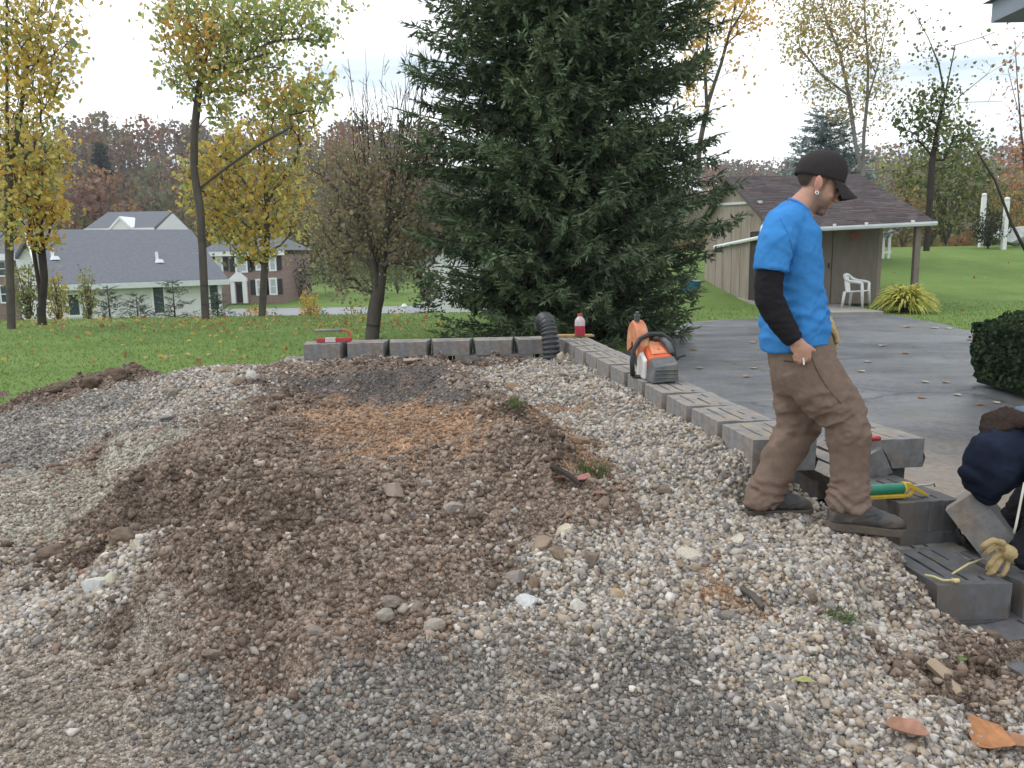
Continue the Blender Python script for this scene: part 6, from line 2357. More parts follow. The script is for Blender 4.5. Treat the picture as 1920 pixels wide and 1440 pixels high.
ROCK_LIST = [
    (257, 1030, 30, 38, (.5, .46, .36), 'pale upright rock above the white gravel patch on the left'),
    (172, 1102, 46, 38, (.5, .49, .46), 'large whitish rock in the white gravel patch on the left'),
    (212, 1090, 36, 30, (.46, .43, .33), 'tan rock touching the large whitish one on the left'),
    (158, 1080, 26, 16, (.33, .12, .08), 'small red brick fragment in the white gravel on the left'),
    (993, 1133, 48, 36, (.5, .5, .49), 'white angular rock in the middle of the gravel slope'),
    (1000, 1098, 30, 40, BRN, 'brown upright rock right behind the white angular one'),
    (1088, 1142, 40, 30, (.46, .44, .38), 'pale rounded rock right of the white angular one'),
    (1015, 1030, 52, 40, (.27, .2, .15), 'brown rock above the gravel slope, left of a paired rock'),
    (1046, 1045, 36, 46, (.25, .19, .14), 'brown rock, right one of the pair above the gravel slope'),
    (1060, 1000, 38, 34, (.46, .4, .31), 'cream rock behind the brown pair'),
    (1110, 1055, 34, 40, (.19, .15, .12), 'dark brown rock right of the brown pair'),
    (968, 1085, 52, 26, (.24, .21, .19), 'grey-brown flat rock left of the brown upright one'),
    (1290, 1043, 46, 26, (.45, .41, .34), 'pale flat rock below the walking man on the gravel'),
    (1378, 1016, 38, 24, (.5, .46, .38), 'cream flat stone left of the man\'s rear boot'),
    (1275, 1065, 30, 24, BRN, 'tan stone below the pale flat rock'),
    (1155, 1120, 30, 24, (.4, .29, .18), 'rust-tan stone on the right gravel slope'),
    (850, 955, 40, 34, (.3, .26, .23), 'grey-brown rock in the middle of the brown rubble'),
    (740, 925, 44, 28, (.28, .22, .18), 'flat brown rock left of the middle of the rubble'),
    (718, 1158, 40, 34, (.3, .27, .22), 'rounded tan rock standing out of the foreground rubble'),
    (735, 1130, 50, 30, (.2, .165, .14), 'dark brown clod behind the rounded tan rock'),
    (815, 1180, 50, 30, (.32, .28, .24), 'long pale brown rock in the foreground rubble'),
    (445, 720, 44, 24, (.27, .2, .15), 'brown rock on the crest of the left gravel'),
    (470, 712, 26, 24, (.45, .42, .38), 'pale rock on the crest of the left gravel'),
    (420, 698, 40, 18, (.24, .18, .13), 'long brown rock at the top of the left gravel crest'),
    (325, 742, 24, 24, (.25, .215, .19), 'small dark rock on the left gravel crest'),
    (515, 750, 50, 24, (.2, .14, .105), 'dark brown clod left of the orange soil'),
    (310, 788, 34, 22, (.2, .19, .185), 'dark grey rock on the left flank of the heap'),
    (170, 720, 50, 36, (.12, .085, .06), 'larger dark soil clod on the lawn edge at the left'),
    (215, 708, 60, 40, (.13, .09, .065), 'dark soil clod on the lawn edge, right of the larger one'),
    (115, 728, 60, 26, (.115, .085, .06), 'low dark soil clod at the left end of the lawn edge'),
    (10, 878, 36, 16, (.15, .1, .075), 'brown flat clod at the left edge of the picture'),
    (235, 1010, 70, 44, (.15, .11, .08), 'large brown clod at the lower edge of the left rubble'),
    (100, 1040, 70, 44, (.14, .1, .075), 'large dark clod at the left tip of the rubble'),
    (1090, 832, 36, 28, (.24, .16, .11), 'brown rock at the foot of the clay bank'),
    (1245, 925, 44, 30, (.2, .15, .115), 'dark brown rock left of the man\'s rear boot'),
    (1130, 945, 40, 26, (.22, .16, .12), 'brown rock by the red leaves on the bank'),
    (1265, 770, 40, 22, (.36, .28, .2), 'tan stone leaning against the wall blocks'),
    (1050, 672, 14, 22, (.45, .38, .3), 'small tan stone at the foot of the drain pipe'),
    (770, 678, 40, 14, (.3, .25, .2), 'flat stone on the crest before the left wall run'),
    (1790, 1160, 46, 40, (.3, .24, .18), 'brown rounded rock against the low base block'),
    (1755, 1090, 34, 44, (.22, .18, .15), 'upright brown stone against the dark low block'),
    (1515, 1115, 30, 26, (.24, .2, .17), 'grey-brown rock on the right gravel below the boots'),
    (1365, 1155, 36, 24, (.2, .175, .16), 'dark rock beside the clay patch on the right gravel'),
    (960, 730, 40, 22, (.3, .2, .13), 'orange-brown stone on the ridge near the drain pipe'),
    (590, 1190, 44, 30, (.25, .2, .165), 'brown rock in the left foreground rubble'),
    (395, 1230, 44, 26, (.2, .16, .13), 'dark brown rock at the left foreground edge of rubble'),
    (540, 1345, 22, 26, (.42, .4, .38), 'small elongated pale stone in the grey foreground'),
    (563, 1352, 26, 20, (.28, .27, .26), 'grey stone beside the elongated pale one'),
]
for i, a in enumerate(ROCK_LIST):
    rock(*a, seed=100 + i)

# ------------------------------------------------------------------ leaves lying about
M_dry = mat('dry_leaf', attr=True, rough=.55, var=.25, scale=30, bump=.3, bscale=60, translucent=.15)
def big_leaf(px, py, wpx, col, label, seed, on=None, curl=.35, group='fallen leaves near the viewer'):
    if on == 'drive':
        h = PZ(px, py, .02)
    else:
        h = heap_hit(px, py)
    L = wpx / F_PX * (h.y + .3)
    r = np.random.default_rng(seed)
    V, F = [], []
    nu, nv = 8, 5
    for i in range(nu + 1):
        t = i / nu
        w = .42 * math.sin(math.pi * min(1, t * .96 + .03)) ** .8 * (1 + .18 * math.sin(9 * t + seed))
        for j in range(nv):
            s = (j / (nv - 1) - .5) * 2
            x = (t - .5) * L
            y = s * w * L
            z = curl * L * (abs(s) ** 1.5 * .55 * w + .35 * (t - .5) ** 2) + .015 * L * math.sin(7 * s + 5 * t)
            V.append((x, y, z))
    for i in range(nu):
        for j in range(nv - 1):
            a = i * nv + j
            F.append((a, a + 1, a + nv + 1, a + nv))
    me = mesh_np('leaf', V, F, np.array(col) * r.uniform(.85, 1.15, (len(V), 1)), M_dry, smooth=True)
    o = obj('fallen_leaf', me)
    o.location = (h.x, h.y, h.z + .026)
    o.rotation_euler = (r.normal(0, .25) if on is None else 0, r.normal(0, .2) if on is None else 0, r.uniform(-2, 2) if on else [.2, -.45, .6][seed % 3])
    tag(o, label, 'leaf', group)
    return o
big_leaf(1700, 1388, 72, (.33, .17, .11), 'brown curled leaf at the bottom right, left of the orange one', 1, curl=.9)
big_leaf(1850, 1395, 90, (.42, .19, .08), 'orange-brown leaf at the bottom right', 2, curl=.5)
big_leaf(1915, 1408, 50, (.36, .18, .1), 'leaf cut off by the right edge near the bottom', 3, curl=.6)
big_leaf(1508, 1290, 36, (.36, .36, .14), 'pale yellow-green leaf on the right gravel', 4)
big_leaf(1803, 1247, 22, (.12, .22, .05), 'small green leaf on the dark soil at the right', 5)
big_leaf(1050, 905, 30, (.36, .14, .1), 'reddish leaf on the bank, leftmost of three', 6)
big_leaf(1095, 905, 28, (.34, .13, .1), 'reddish leaf on the bank, middle of three', 7)
big_leaf(1125, 935, 28, (.36, .15, .1), 'reddish leaf on the bank, lowest of three', 8)
DL = [(1654, 648, 'pale leaf on the asphalt below the fern, nearest the man'), (1697, 662, 'small brown leaf on the asphalt right of the man, below the fern'), (1615, 696, 'pale leaf on the asphalt just right of the man\'s thigh'), (1627, 678, 'reddish leaf just above the pale one by the man\'s thigh'),
      (1735, 716, 'pale leaf, left one of a pair in the middle of the asphalt'), (1773, 716, 'tan leaf, right one of a pair in the middle of the asphalt'), (1728, 745, 'cream leaf lying on the dark crack in the asphalt'), (1412, 642, 'leaf on the asphalt left of the man\'s hand, highest of three'),
      (1413, 690, 'leaf on the asphalt left of the man\'s hip, middle of three'), (1400, 706, 'leaf on the asphalt left of the man\'s hip, lowest of three'), (1820, 637, 'leaf on the asphalt edge touching the hedge corner'), (1778, 616, 'yellow leaf on the asphalt edge by the lawn, right of a white one'),
      (1752, 615, 'white leaf on the asphalt edge by the lawn'), (1700, 613, 'dark red leaf on the asphalt near the fern'), (1837, 758, 'leaf on the asphalt at the foot of the hedge, left one'), (1868, 755, 'white leaf tucked under the front of the hedge'),
      (1715, 858, 'pale leaf on the brown dirt beside the loose block stack'), (1312, 690, 'leaf on the asphalt right of the cut-off saw'), (1300, 655, 'leaf on the asphalt beyond the cut-off saw'), (1795, 740, 'small white leaf on the asphalt left of the hedge')]
for i, (a, b, lab) in enumerate(DL):
    big_leaf(a, b, 16 if b < 800 else 24, [(.5, .36, .16), (.45, .26, .14), (.4, .2, .1), (.55, .42, .26)][i % 4] if 'white' not in lab and 'pale' not in lab else (.55, .48, .36), lab, 20 + i, on='drive', group='dry leaves on the driveway')
for o in [o for o in bpy.data.objects if o.get('group') == 'dry leaves on the driveway']:
    o.location.z = .02
# grass tufts on the bank
def tuft(px, py, label, seed, n=46, h=.09):
    c = heap_hit(px, py)
    r = np.random.default_rng(seed)
    V, F, C = [], [], []
    for i in range(n):
        a = r.uniform(0, 6.28)
        b = np.array([r.normal(0, .03), r.normal(0, .03), -.01])
        t = b + np.array([math.cos(a) * r.uniform(.02, .07), math.sin(a) * r.uniform(.02, .07), h * r.uniform(.4, 1)])
        w = np.array([-math.sin(a), math.cos(a), 0]) * .003
        o = len(V)
        V += [b - w, b + w, (b + t) / 2 + w + np.array([0, 0, .015]), (b + t) / 2 - w + np.array([0, 0, .015]), t]
        F += [(o, o + 1, o + 2, o + 3), (o + 3, o + 2, o + 4, o + 4)]
        C += [np.array([(.1, .17, .05), (.14, .18, .07), (.2, .19, .09)][r.integers(0, 3)])] * 5
    me = bpy.data.meshes.new('tuft')
    me.from_pydata([tuple(v) for v in V], [], [f if f[3] != f[2] and len(set(f)) == 4 else f[:3] for f in F])
    set_col(me, np.array(C))
    me.materials.append(M_leaf)
    o = obj('grass_tuft', me)
    o.location = c
    tag(o, label, 'grass', 'grass tufts on the soil bank')
tuft(965, 762, 'green grass tuft on the ridge of the soil bank', 1)
tuft(1095, 885, 'grass tuft low on the soil bank near the red leaves', 2)
tuft(1120, 890, 'second grass tuft low on the bank, right of the first', 3)
tuft(1575, 1160, 'olive grass tuft on the right gravel below the boots', 4, 70, .05)
# sticks
def stick(pa, pb, r, col_m, label):
    a, b = heap_hit(*pa), heap_hit(*pb)
    m = MB()
    mid = (a + b) / 2
    m.tube([a - mid + Vector((0, 0, .015)), Vector((.004, .0, .022)), b - mid + Vector((0, 0, .015))], [r, r * 1.1, r * .8], 6)
    o = m.build('stick', col_m, None)
    o.location = mid
    tag(o, label, 'stick', 'sticks on the heap')
stick((1035, 880), (1090, 915), .014, M_bark_dark, 'dark stick on the bank above the red leaves')
stick((1390, 1110), (1430, 1145), .014, M_bark, 'weathered stick on the clay patch of the right gravel')
stick((1745, 1250), (1800, 1310), .022, mat('tan_wood', (.33, .26, .18), .8, .2, 10), 'tan wooden stick by the dark soil at the right')
# ------------------------------------------------------------------ people
LS = .955                                   # figure scale
def limb(m, pts, n=18, sup=1.0):
    """pts: (point, in-picture radius, depth radius); rings across the path"""
    C = [Vector(p[0]) for p in pts]
    rings = []
    for i, c in enumerate(C):
        T = (C[min(i + 1, len(C) - 1)] - C[max(i - 1, 0)]).normalized()
        S = Vector((0, 1, 0))
        S = (S - T * S.dot(T))
        if S.length < .2:
            S = Vector((1, 0, 0)) - T * T.x
        S.normalize()
        N = T.cross(S).normalized()
        r1, r2 = pts[i][1] * LS, pts[i][2] * LS
        ring = []
        for k in range(n):
            a = 2 * math.pi * k / n
            ca, sa = math.cos(a), math.sin(a)
            ring.append(c + N * r1 * math.copysign(abs(ca) ** sup, ca) + S * r2 * math.copysign(abs(sa) ** sup, sa))
        rings.append(ring)
    m.loft(rings)

def capsule(m, a, b, ra, rb, n=10):
    a, b = Vector(a), Vector(b)
    ra, rb = ra * LS, rb * LS
    d = (b - a)
    L = d.length
    d = d / L
    m.tube([a - d * ra * .7, a, a + d * L * .5, b, b + d * rb * .75], [ra * .6, ra, (ra + rb) / 2, rb, rb * .55], n)

def fold(me, amp, scale, seed, weight=None, ridge=False, oct=3):
    V, N = get_vn(me)
    q = V * np.array(scale) + seed
    f = fbm(q + .6 * np.stack([fbm(V * 7 + seed, 2)] * 3, 1), oct)
    if ridge:
        f = 1 - 2 * np.abs(f) ** .8
    w = 1.0 if weight is None else weight(V)
    w = np.asarray(w)
    if w.ndim:
        w = w[:, None]
    set_v(me, V + N * (f * amp)[:, None] * w)

def finish(me, name, material, parent, origin, col=None):
    V, _ = get_vn(me)
    if col is not None:
        set_col(me, col(V) if callable(col) else col)
    set_v(me, V - np.array(origin))
    me.materials.append(material)
    return obj(name, me, parent)

M_skin = mat('skin', attr=True, rough=.55, var=.1, scale=40, spec=.3)
M_shirt = mat('blue_cotton', attr=True, rough=.9, var=.06, scale=60, bump=.15, bscale=500, spec=.1)
M_sleeve = mat('black_jersey', (.022, .02, .024), .9, .15, 40, .15, 400, spec=.1)
M_duck = mat('brown_duck_canvas', (.195, .138, .11), .92, .16, 30, .3, 600, color2=(.245, .185, .15), c2scale=4, c2lo=.45, c2hi=.75, spec=.1)
M_boot = mat('worn_boot_leather', (.055, .055, .06), .6, .3, 22, .35, 120, color2=(.125, .105, .088), c2scale=9, c2lo=.48, c2hi=.7)
M_sole = mat('boot_sole', (.11, .088, .068), .85, .25, 25, .3, 100)
M_cap = mat('black_cap_twill', (.036, .031, .031), .85, .15, 40, .2, 500, spec=.15)
M_glove = mat('leather_glove', (.44, .33, .17), .8, .2, 25, .4, 150, spec=.15)

YM = 3.55
base = P(1520, 980, YM)
gzm = float(heap_z(base.x, YM))
man = empty('person', (base.x, YM, gzm), 0, 'man in blue T-shirt, brown work trousers and black cap walking right on the gravel', 'person')
mo = man.location.copy()
def Q(px, py, Y=YM):
    return P(px, py, Y)

# --- head frame
HO = Q(1533, 345)
pitch = math.radians(25)
hf, hu, hr = Vector((math.cos(pitch), -.06, -math.sin(pitch))).normalized(), None, None
hr = Vector((hf.y * -1, 1, 0)).normalized()
hr = (Vector((0, 1, 0)) - hf * hf.y).normalized()
hu = hf.cross(hr).normalized()
if hu.z < 0:
    hu = -hu
HS = .93
HM = Matrix((hf, hr, hu)).transposed()
def H(x, y, z):
    return HO + HM @ (Vector((x, y, z)) * HS)
def Hell(m, c, r, rx=None):
    rot = HM if rx is None else HM @ rx
    m.ell(H(*c), [k * HS for k in r], rot, 18, 12)
m = MB()
Hell(m, (-.015, 0, .04), (.098, .075, .088))
Hell(m, (.025, 0, -.025), (.072, .064, .085))
Hell(m, (.025, 0, -.072), (.064, .054, .045))
Hell(m, (.068, 0, -.106), (.027, .027, .02))
Hell(m, (.112, 0, -.034), (.016, .013, .013))
Hell(m, (.1, 0, -.012), (.012, .009, .032), Matrix.Rotation(.35, 3, 'Y'))
Hell(m, (.084, 0, .022), (.018, .052, .013))
Hell(m, (.089, 0, -.066), (.011, .022, .0065))
Hell(m, (.086, 0, -.079), (.011, .02, .007))
for s in (-1, 1):
    Hell(m, (.058, s * .04, -.032), (.026, .02, .02))
    Hell(m, (-.018, s * .080, -.012), (.020, .007, .034), Matrix.Rotation(-.3, 3, 'Y') @ Matrix.Rotation(s * .28, 3, 'Z'))
    Hell(m, (-.024, s * .086, -.004), (.012, .006, .026), Matrix.Rotation(-.3, 3, 'Y'))
    Hell(m, (-.008, s * .078, -.042), (.010, .007, .012))
# neck into the chest
limb(m, [(Q(1527, 362), .056, .058), (Q(1514, 376), .06, .06), (Q(1500, 392), .066, .068), (Q(1490, 410), .085, .1), (Q(1484, 440), .1, .15), (Q(1484, 520), .1, .14), (Q(1490, 620), .1, .13)])
# arms
YN, YF = 3.36, 3.76
limb(m, [(Q(1468, 425, 3.41), .05, .05), (Q(1452, 460, YN), .05, .05), (Q(1443, 520, YN - .01), .044, .046), (Q(1442, 556, YN - .01), .042, .042), (Q(1456, 590, YN - .01), .04, .042), (Q(1477, 622, YN - .01), .031, .034), (Q(1488, 637, YN - .01), .027, .031), (Q(1494, 646, YN - .01), .03, .026)])
limb(m, [(Q(1478, 425, 3.71), .05, .05), (Q(1474, 480, YF), .045, .045), (Q(1478, 545, YF + .02), .042, .042), (Q(1515, 590, YF), .038, .04), (Q(1540, 606, 3.73), .03, .032)])
# near hand: back of the hand towards the viewer, fingers curled, thumb forward
yh = YN - .015
m.ell(Q(1501, 653, yh), (.046, .017, .034), Matrix.Rotation(.45, 3, 'Y'), 16, 10)
m.ell(Q(1497, 648, yh + .004), (.036, .02, .034), Matrix.Rotation(.6, 3, 'Y'), 16, 10)
fing = [((1517, 657), (1518, 672), (1513, 679), .0090), ((1509, 662), (1509, 677), (1505, 681), .0092), ((1500, 665), (1500, 679), (1497, 681), .0088), ((1491, 664), (1492, 676), (1491, 677), .0078)]
for i, (a, b, c, r_) in enumerate(fing):
    a3 = Q(*a, yh - .004)
    b3 = Q(*b, yh + .002)
    c3 = Q(*c, yh + .03)
    d3 = c3 + Vector((-.004, .012, .022))
    capsule(m, a3, b3, r_ * 1.08, r_)
    capsule(m, b3, c3, r_, r_ * .92)
    capsule(m, c3, d3, r_ * .9, r_ * .75)
capsule(m, Q(1506, 646, yh + .002), Q(1518, 651, yh - .002), .0125, .0105)
capsule(m, Q(1518, 651, yh - .002), Q(1528, 658, yh + .002), .0100, .0078)
bodym = remesh(m, 'body', .005, 2, .5)
def skin_col(V):
    c = np.tile(np.array((.47, .262, .19)), (len(V), 1))
    L = (V - np.array(HO)) @ np.array(HM) / HS
    head = (np.linalg.norm(L - np.array([0, 0, -.02]), axis=1) < .19)
    x, y, z = L[:, 0], L[:, 1], L[:, 2]
    # stubble along jaw, chin and upper lip
    jaw = sm(-.045, -.075, z) * sm(-.02, .03, x)
    side = np.exp(-((x - .012) / .026) ** 2) * sm(-.01, -.07, z) * sm(.03, .05, np.abs(y))
    st = np.clip(np.maximum(jaw * .8, side * .75), 0, 1) * head * (z > -.135)
    st *= 1 - (sm(.085, .095, x) * (np.abs(z + .072) < .014))
    c = c * (1 - st[:, None]) + np.array((.13, .088, .07)) * st[:, None]
    lips = head * (x > .086) * (np.abs(z + .072) < .014)
    c = c * (1 - lips[:, None]) + np.array((.40, .2, .155)) * lips[:, None]
    ear = head * (np.abs(y) > .0735) * (np.abs(x + .014) < .034) * (np.abs(z + .014) < .045)
    c = c * (1 - .6 * ear[:, None]) + np.array((.56, .24, .18)) * .6 * ear[:, None]
    # short hair below the cap, sideburn
    hair = head * (np.maximum(sm(-.035, -.055, x) * sm(-.05, -.03, z), np.exp(-((x - .014) / .012) ** 2) * (np.abs(y) > .045) * sm(-.05, -.015, z) * .7) * .97)
    hair *= 1 - ear
    c = c * (1 - hair[:, None]) + np.array((.05, .036, .028)) * hair[:, None]
    brow = head * (x > .07) * (np.abs(z - .02) < .007) * (np.abs(y) > .012)
    c = c * (1 - .8 * brow[:, None]) + np.array((.045, .03, .024)) * .8 * brow[:, None]
    red = head * sm(.01, -.04, x) * sm(-.05, -.1, z)
    c = c * (1 - .25 * red[:, None]) + np.array((.5, .2, .15)) * .25 * red[:, None]
    # hand a little redder at the knuckles
    return c * (1 + .10 * fbm(V * 28, 3))[:, None]
body = finish(bodym, 'body', M_skin, man, mo, skin_col)
for s in (-1, 1):
    e = MB()
    e.ell(H(.079, s * .031, -.002) - mo, (.0125, .0125, .0125), None, 12, 8)
    e.build('eye', mat('eye_dark' + str(s), (.06, .045, .04), .2, .05, 5), body, smooth=True)
# ear ring
e = MB()
ce = H(-.006, -.088, -.055)
e.tube([ce - mo + (hf * math.cos(a) + hu * math.sin(a)) * .0065 for a in np.linspace(0, 6.283, 15)], .0026, 6)
e.build('earring', mat('silver', (.8, .8, .82), .15, 0, 1, metal=1.0), man, smooth=True)
# cigarette
e = MB()
ca_ = Q(1506, 671, yh - .008)
e.tube([ca_ - mo, ca_ - mo + Vector((.002, -.006, -.028))], .004, 8)
e.build('cigarette', mat('cigarette_paper', (.75, .74, .7), .8), man, smooth=True, sharp=40)

# --- cap
cpitch = math.radians(16)
cf = Vector((math.cos(cpitch), -.06, -math.sin(cpitch))).normalized()
cr = (Vector((0, 1, 0)) - cf * cf.y).normalized()
cu = cf.cross(cr).normalized()
if cu.z < 0:
    cu = -cu
CMx = Matrix((cf, cr, cu)).transposed()
CO = H(.0, 0, .044)
def CP_(x, y, z):
    return CO + CMx @ Vector((x, y, z))
nu, nv = 40, 14
V, F = [], []
for j in range(nv + 1):
    t = (j / nv) * 1.80
    for i in range(nu):
        ph = 2 * math.pi * i / nu
        st_, ctt = math.sin(t), math.cos(t)
        front = .5 + .5 * math.cos(ph)
        x = (.102 if math.cos(ph) > 0 else .116) * st_ * math.cos(ph)
        y = .083 * st_ * math.sin(ph)
        z = .106 * ctt + .012 * front * st_ * (1 if ctt > 0 else .4)
        seam = abs(math.sin(3 * ph)) ** .25
        k = 1 - .022 * (1 - seam)
        V.append(CP_(x * k, y * k, z))
for j in range(nv):
    for i in range(nu):
        i2 = (i + 1) % nu
        F.append((j * nu + i, (j + 1) * nu + i, (j + 1) * nu + i2, j * nu + i2))
cm = MB()
cm.add([Vector(v) - mo for v in V], F)
cap = cm.build('cap', M_cap, man, smooth=True)
sol = cap.modifiers.new('t', 'SOLIDIFY')
sol.thickness = .004
bmb = MB()
rings = []
nn = 15
top, bot = [], []
for k in range(nn):
    a = -1.15 + 2.3 * k / (nn - 1)
    row_t, row_b = [], []
    for q in range(7):
        t = q / 6
        ex = .078 * math.cos(a * .92) ** .55 if abs(a) < 1.6 else 0
        x = .094 * math.cos(a) + t * ex
        y = .081 * math.sin(a) * (1 + .02 * t)
        z = -.008 - .052 * t - .036 * (math.sin(a) ** 2) * (.25 + .75 * t) + .008 * t * t
        row_t.append(CP_(x, y, z) - mo)
        row_b.append(CP_(x, y, z - .004) - mo)
    rings.append(row_t + row_b[::-1])
bmb.loft(rings)
bmb.build('brim', M_cap, cap, smooth=True, sharp=60)
bt = MB()
bt.ell(CP_(0, 0, .108) - mo, (.007, .007, .004), None, 8, 6)
bt.build('button', M_cap, cap, smooth=True)

# --- T-shirt
m = MB()
limb(m, [(Q(1499, 389), .058, .066), (Q(1494, 396), .074, .085), (Q(1486, 410), .102, .145), (Q(1481, 432), .122, .19), (Q(1480, 470), .13, .198), (Q(1484, 520), .124, .185), (Q(1487, 570), .132, .18), (Q(1488, 615), .142, .182), (Q(1489, 646), .148, .186), (Q(1489, 650), .147, .185)], 28)
limb(m, [(Q(1486, 412, 3.46), .068, .07), (Q(1467, 426, 3.40), .076, .072), (Q(1454, 455, YN), .076, .072), (Q(1447, 488, YN - .01), .072, .068), (Q(1445, 508, YN - .015), .073, .07)], 20)
limb(m, [(Q(1488, 414, 3.65), .07, .07), (Q(1482, 430, 3.73), .08, .078), (Q(1477, 470, YF), .078, .074), (Q(1475, 505, YF), .072, .07)], 20)
sh_ = remesh(m, 'shirt', .0075, 5, .5)
V, N = get_vn(sh_)
# slanted hem, lower at the back
px_ = project(V)
V[:, 2] += sm(640, 662, px_[:, 1]) * ((px_[:, 0] - 1489) / 60) * .028
set_v(sh_, V)
def wsh(V):
    p = project(V)
    return (.35 + .75 * sm(500, 600, p[:, 1])) * (1 - .75 * sm(625, 650, p[:, 1])) + .5 * np.exp(-((p[:, 0] - 1480) ** 2 + (p[:, 1] - 500) ** 2) / 2200)
q_ = np.array([[1, .5, 0], [0, 1, 0], [-.5, 0, 1.0]])
V, N = get_vn(sh_)
ph = V @ np.array([9.0, 3.0, 13.0])
f = fbm(np.stack([V @ np.array([5, 2, 16.]), V @ np.array([3., 4, 2]), V @ np.array([-6, 2, 4.])], 1), 3)
f2 = 1 - 2 * np.abs(fbm(np.stack([V @ np.array([8, 2, 20.]), V @ np.array([2., 5, 3]), V @ np.array([-7, 2, 5.])], 1) + 7, 2)) ** .7
f3 = 1 - 2 * np.abs(fbm(np.stack([V @ np.array([-17., 3, 10]), V @ np.array([3., 4, 4]), V @ np.array([2.5, 3, 4.])], 1) + 2.2, 3)) ** .7
f4 = 1 - 2 * np.abs(fbm(np.stack([V @ np.array([14., 5, 26]), V @ np.array([8., 9, 6]), V @ np.array([-12, 5, 7.])], 1) + 5.5, 2)) ** .6
set_v(sh_, V + N * ((f * .010 + f2 * .006 + f3 * .012) * wsh(V) + f4 * .0018 * (.4 + wsh(V)))[:, None])
def shirt_col(V):
    c = np.tile(np.array((.05, .225, .55)), (len(V), 1))
    p = project(V)
    # white print on the back
    back = (V[:, 0] < Q(1449, 450).x) & (np.abs(V[:, 1] - YM) < .13)
    row = ((p[:, 1] > 421) & (p[:, 1] < 436)) | ((p[:, 1] > 455) & (p[:, 1] < 462)) | ((p[:, 1] > 466) & (p[:, 1] < 472)) | ((p[:, 1] > 476) & (p[:, 1] < 481))
    ink = back & row & (np.sin(V[:, 1] * 190) + .5 * np.sin(V[:, 1] * 430 + V[:, 2] * 90) > -.3)
    c[ink] = (.75, .77, .8)
    return c * (1 + .06 * fbm(V * 9, 2))[:, None]
shirt = finish(sh_, 'shirt', M_shirt, man, mo, shirt_col)
# ribbed neck band and the sleeve seam
nb_ = MB()
cn_ = Q(1499, 389)
tn = (Q(1514, 376) - Q(1490, 405)).normalized()
sn = Vector((0, 1, 0))
un = tn.cross(sn).normalized()
nb_.tube([cn_ + un * .057 * math.cos(a) + sn * .063 * math.sin(a) - mo for a in np.linspace(0, 6.283, 33)], .006, 8)
nb_.build('neck_band', mat('blue_rib', (.035, .205, .56), .9, .05, 40), shirt, smooth=True)
def surf_s(px, py, off=.0012):
    ok, loc, nrm, _ = shirt.ray_cast(CAM - mo, ray(px, py))
    return (loc + nrm * off) if ok else None
sm_ = MB()
for line in ([(1462 + 24 * t + 8 * math.sin(3.1 * t), 408 + 88 * t) for t in np.linspace(0, 1, 14)], [(1420 + 54 * t, 498 + 6 * t + 4 * math.sin(3.14 * t)) for t in np.linspace(.06, .94, 12)]):
    q = [surf_s(*p_) for p_ in line]
    q = [v for v in q if v is not None]
    if len(q) > 4:
        sm_.tube(q, .0014, 5)
sm_.build('seam', mat('blue_seam', (.03, .185, .52), .9, .05, 40), shirt, smooth=True)

# --- black long sleeves under the shirt
for nm, pts_ in (('sleeve', [(Q(1450, 470, YN), .05, .05), (Q(1445, 505, YN - .01), .056, .054), (Q(1441, 535, YN - .01), .057, .054), (Q(1442, 560, YN - .01), .058, .053), (Q(1455, 588, YN - .01), .056, .052), (Q(1472, 614, YN - .01), .047, .045), (Q(1486, 634, YN - .01), .04, .04), (Q(1489, 638, YN - .01), .038, .038)]),
                 ('sleeve', [(Q(1476, 480, YF), .05, .05), (Q(1478, 545, YF + .02), .055, .053), (Q(1512, 588, YF), .048, .046), (Q(1538, 605, 3.73), .038, .038)])):
    m = MB()
    limb(m, pts_, 20)
    s_ = remesh(m, 'sleeve', .006, 3, .5)
    fold(s_, .0055, (9, 9, 26), 3.3, None, True)
    finish(s_, nm, M_sleeve, man, mo)
# --- gloved far hand at the belt
m = MB()
gl = [Q(1546, 612, 3.69), Q(1553, 632, 3.68), Q(1557, 648, 3.67)]
limb(m, [(Q(1544, 596, 3.68), .034, .04), (Q(1552, 612, 3.66), .034, .042), (Q(1559, 630, 3.65), .03, .046), (Q(1562, 640, 3.645), .022, .044)], 14)
for i, dy in enumerate((-.036, -.013, .011, .034)):
    a = Q(1561, 638, 3.65 + dy)
    b = a + Vector((.012, -.006, -.036 + .004 * abs(i - 1)))
    capsule(m, a, b, .0135, .0125)
    capsule(m, b, b + Vector((-.016, .0, -.022)), .0125, .011)
capsule(m, Q(1555, 612, 3.60), Q(1568, 628, 3.59), .015, .012)
capsule(m, Q(1568, 628, 3.59), Q(1569, 642, 3.59), .0125, .0105)
g_ = remesh(m, 'glove', .0048, 2, .5)
fold(g_, .003, (30, 30, 30), 5.0)
finish(g_, 'glove', M_glove, man, mo)

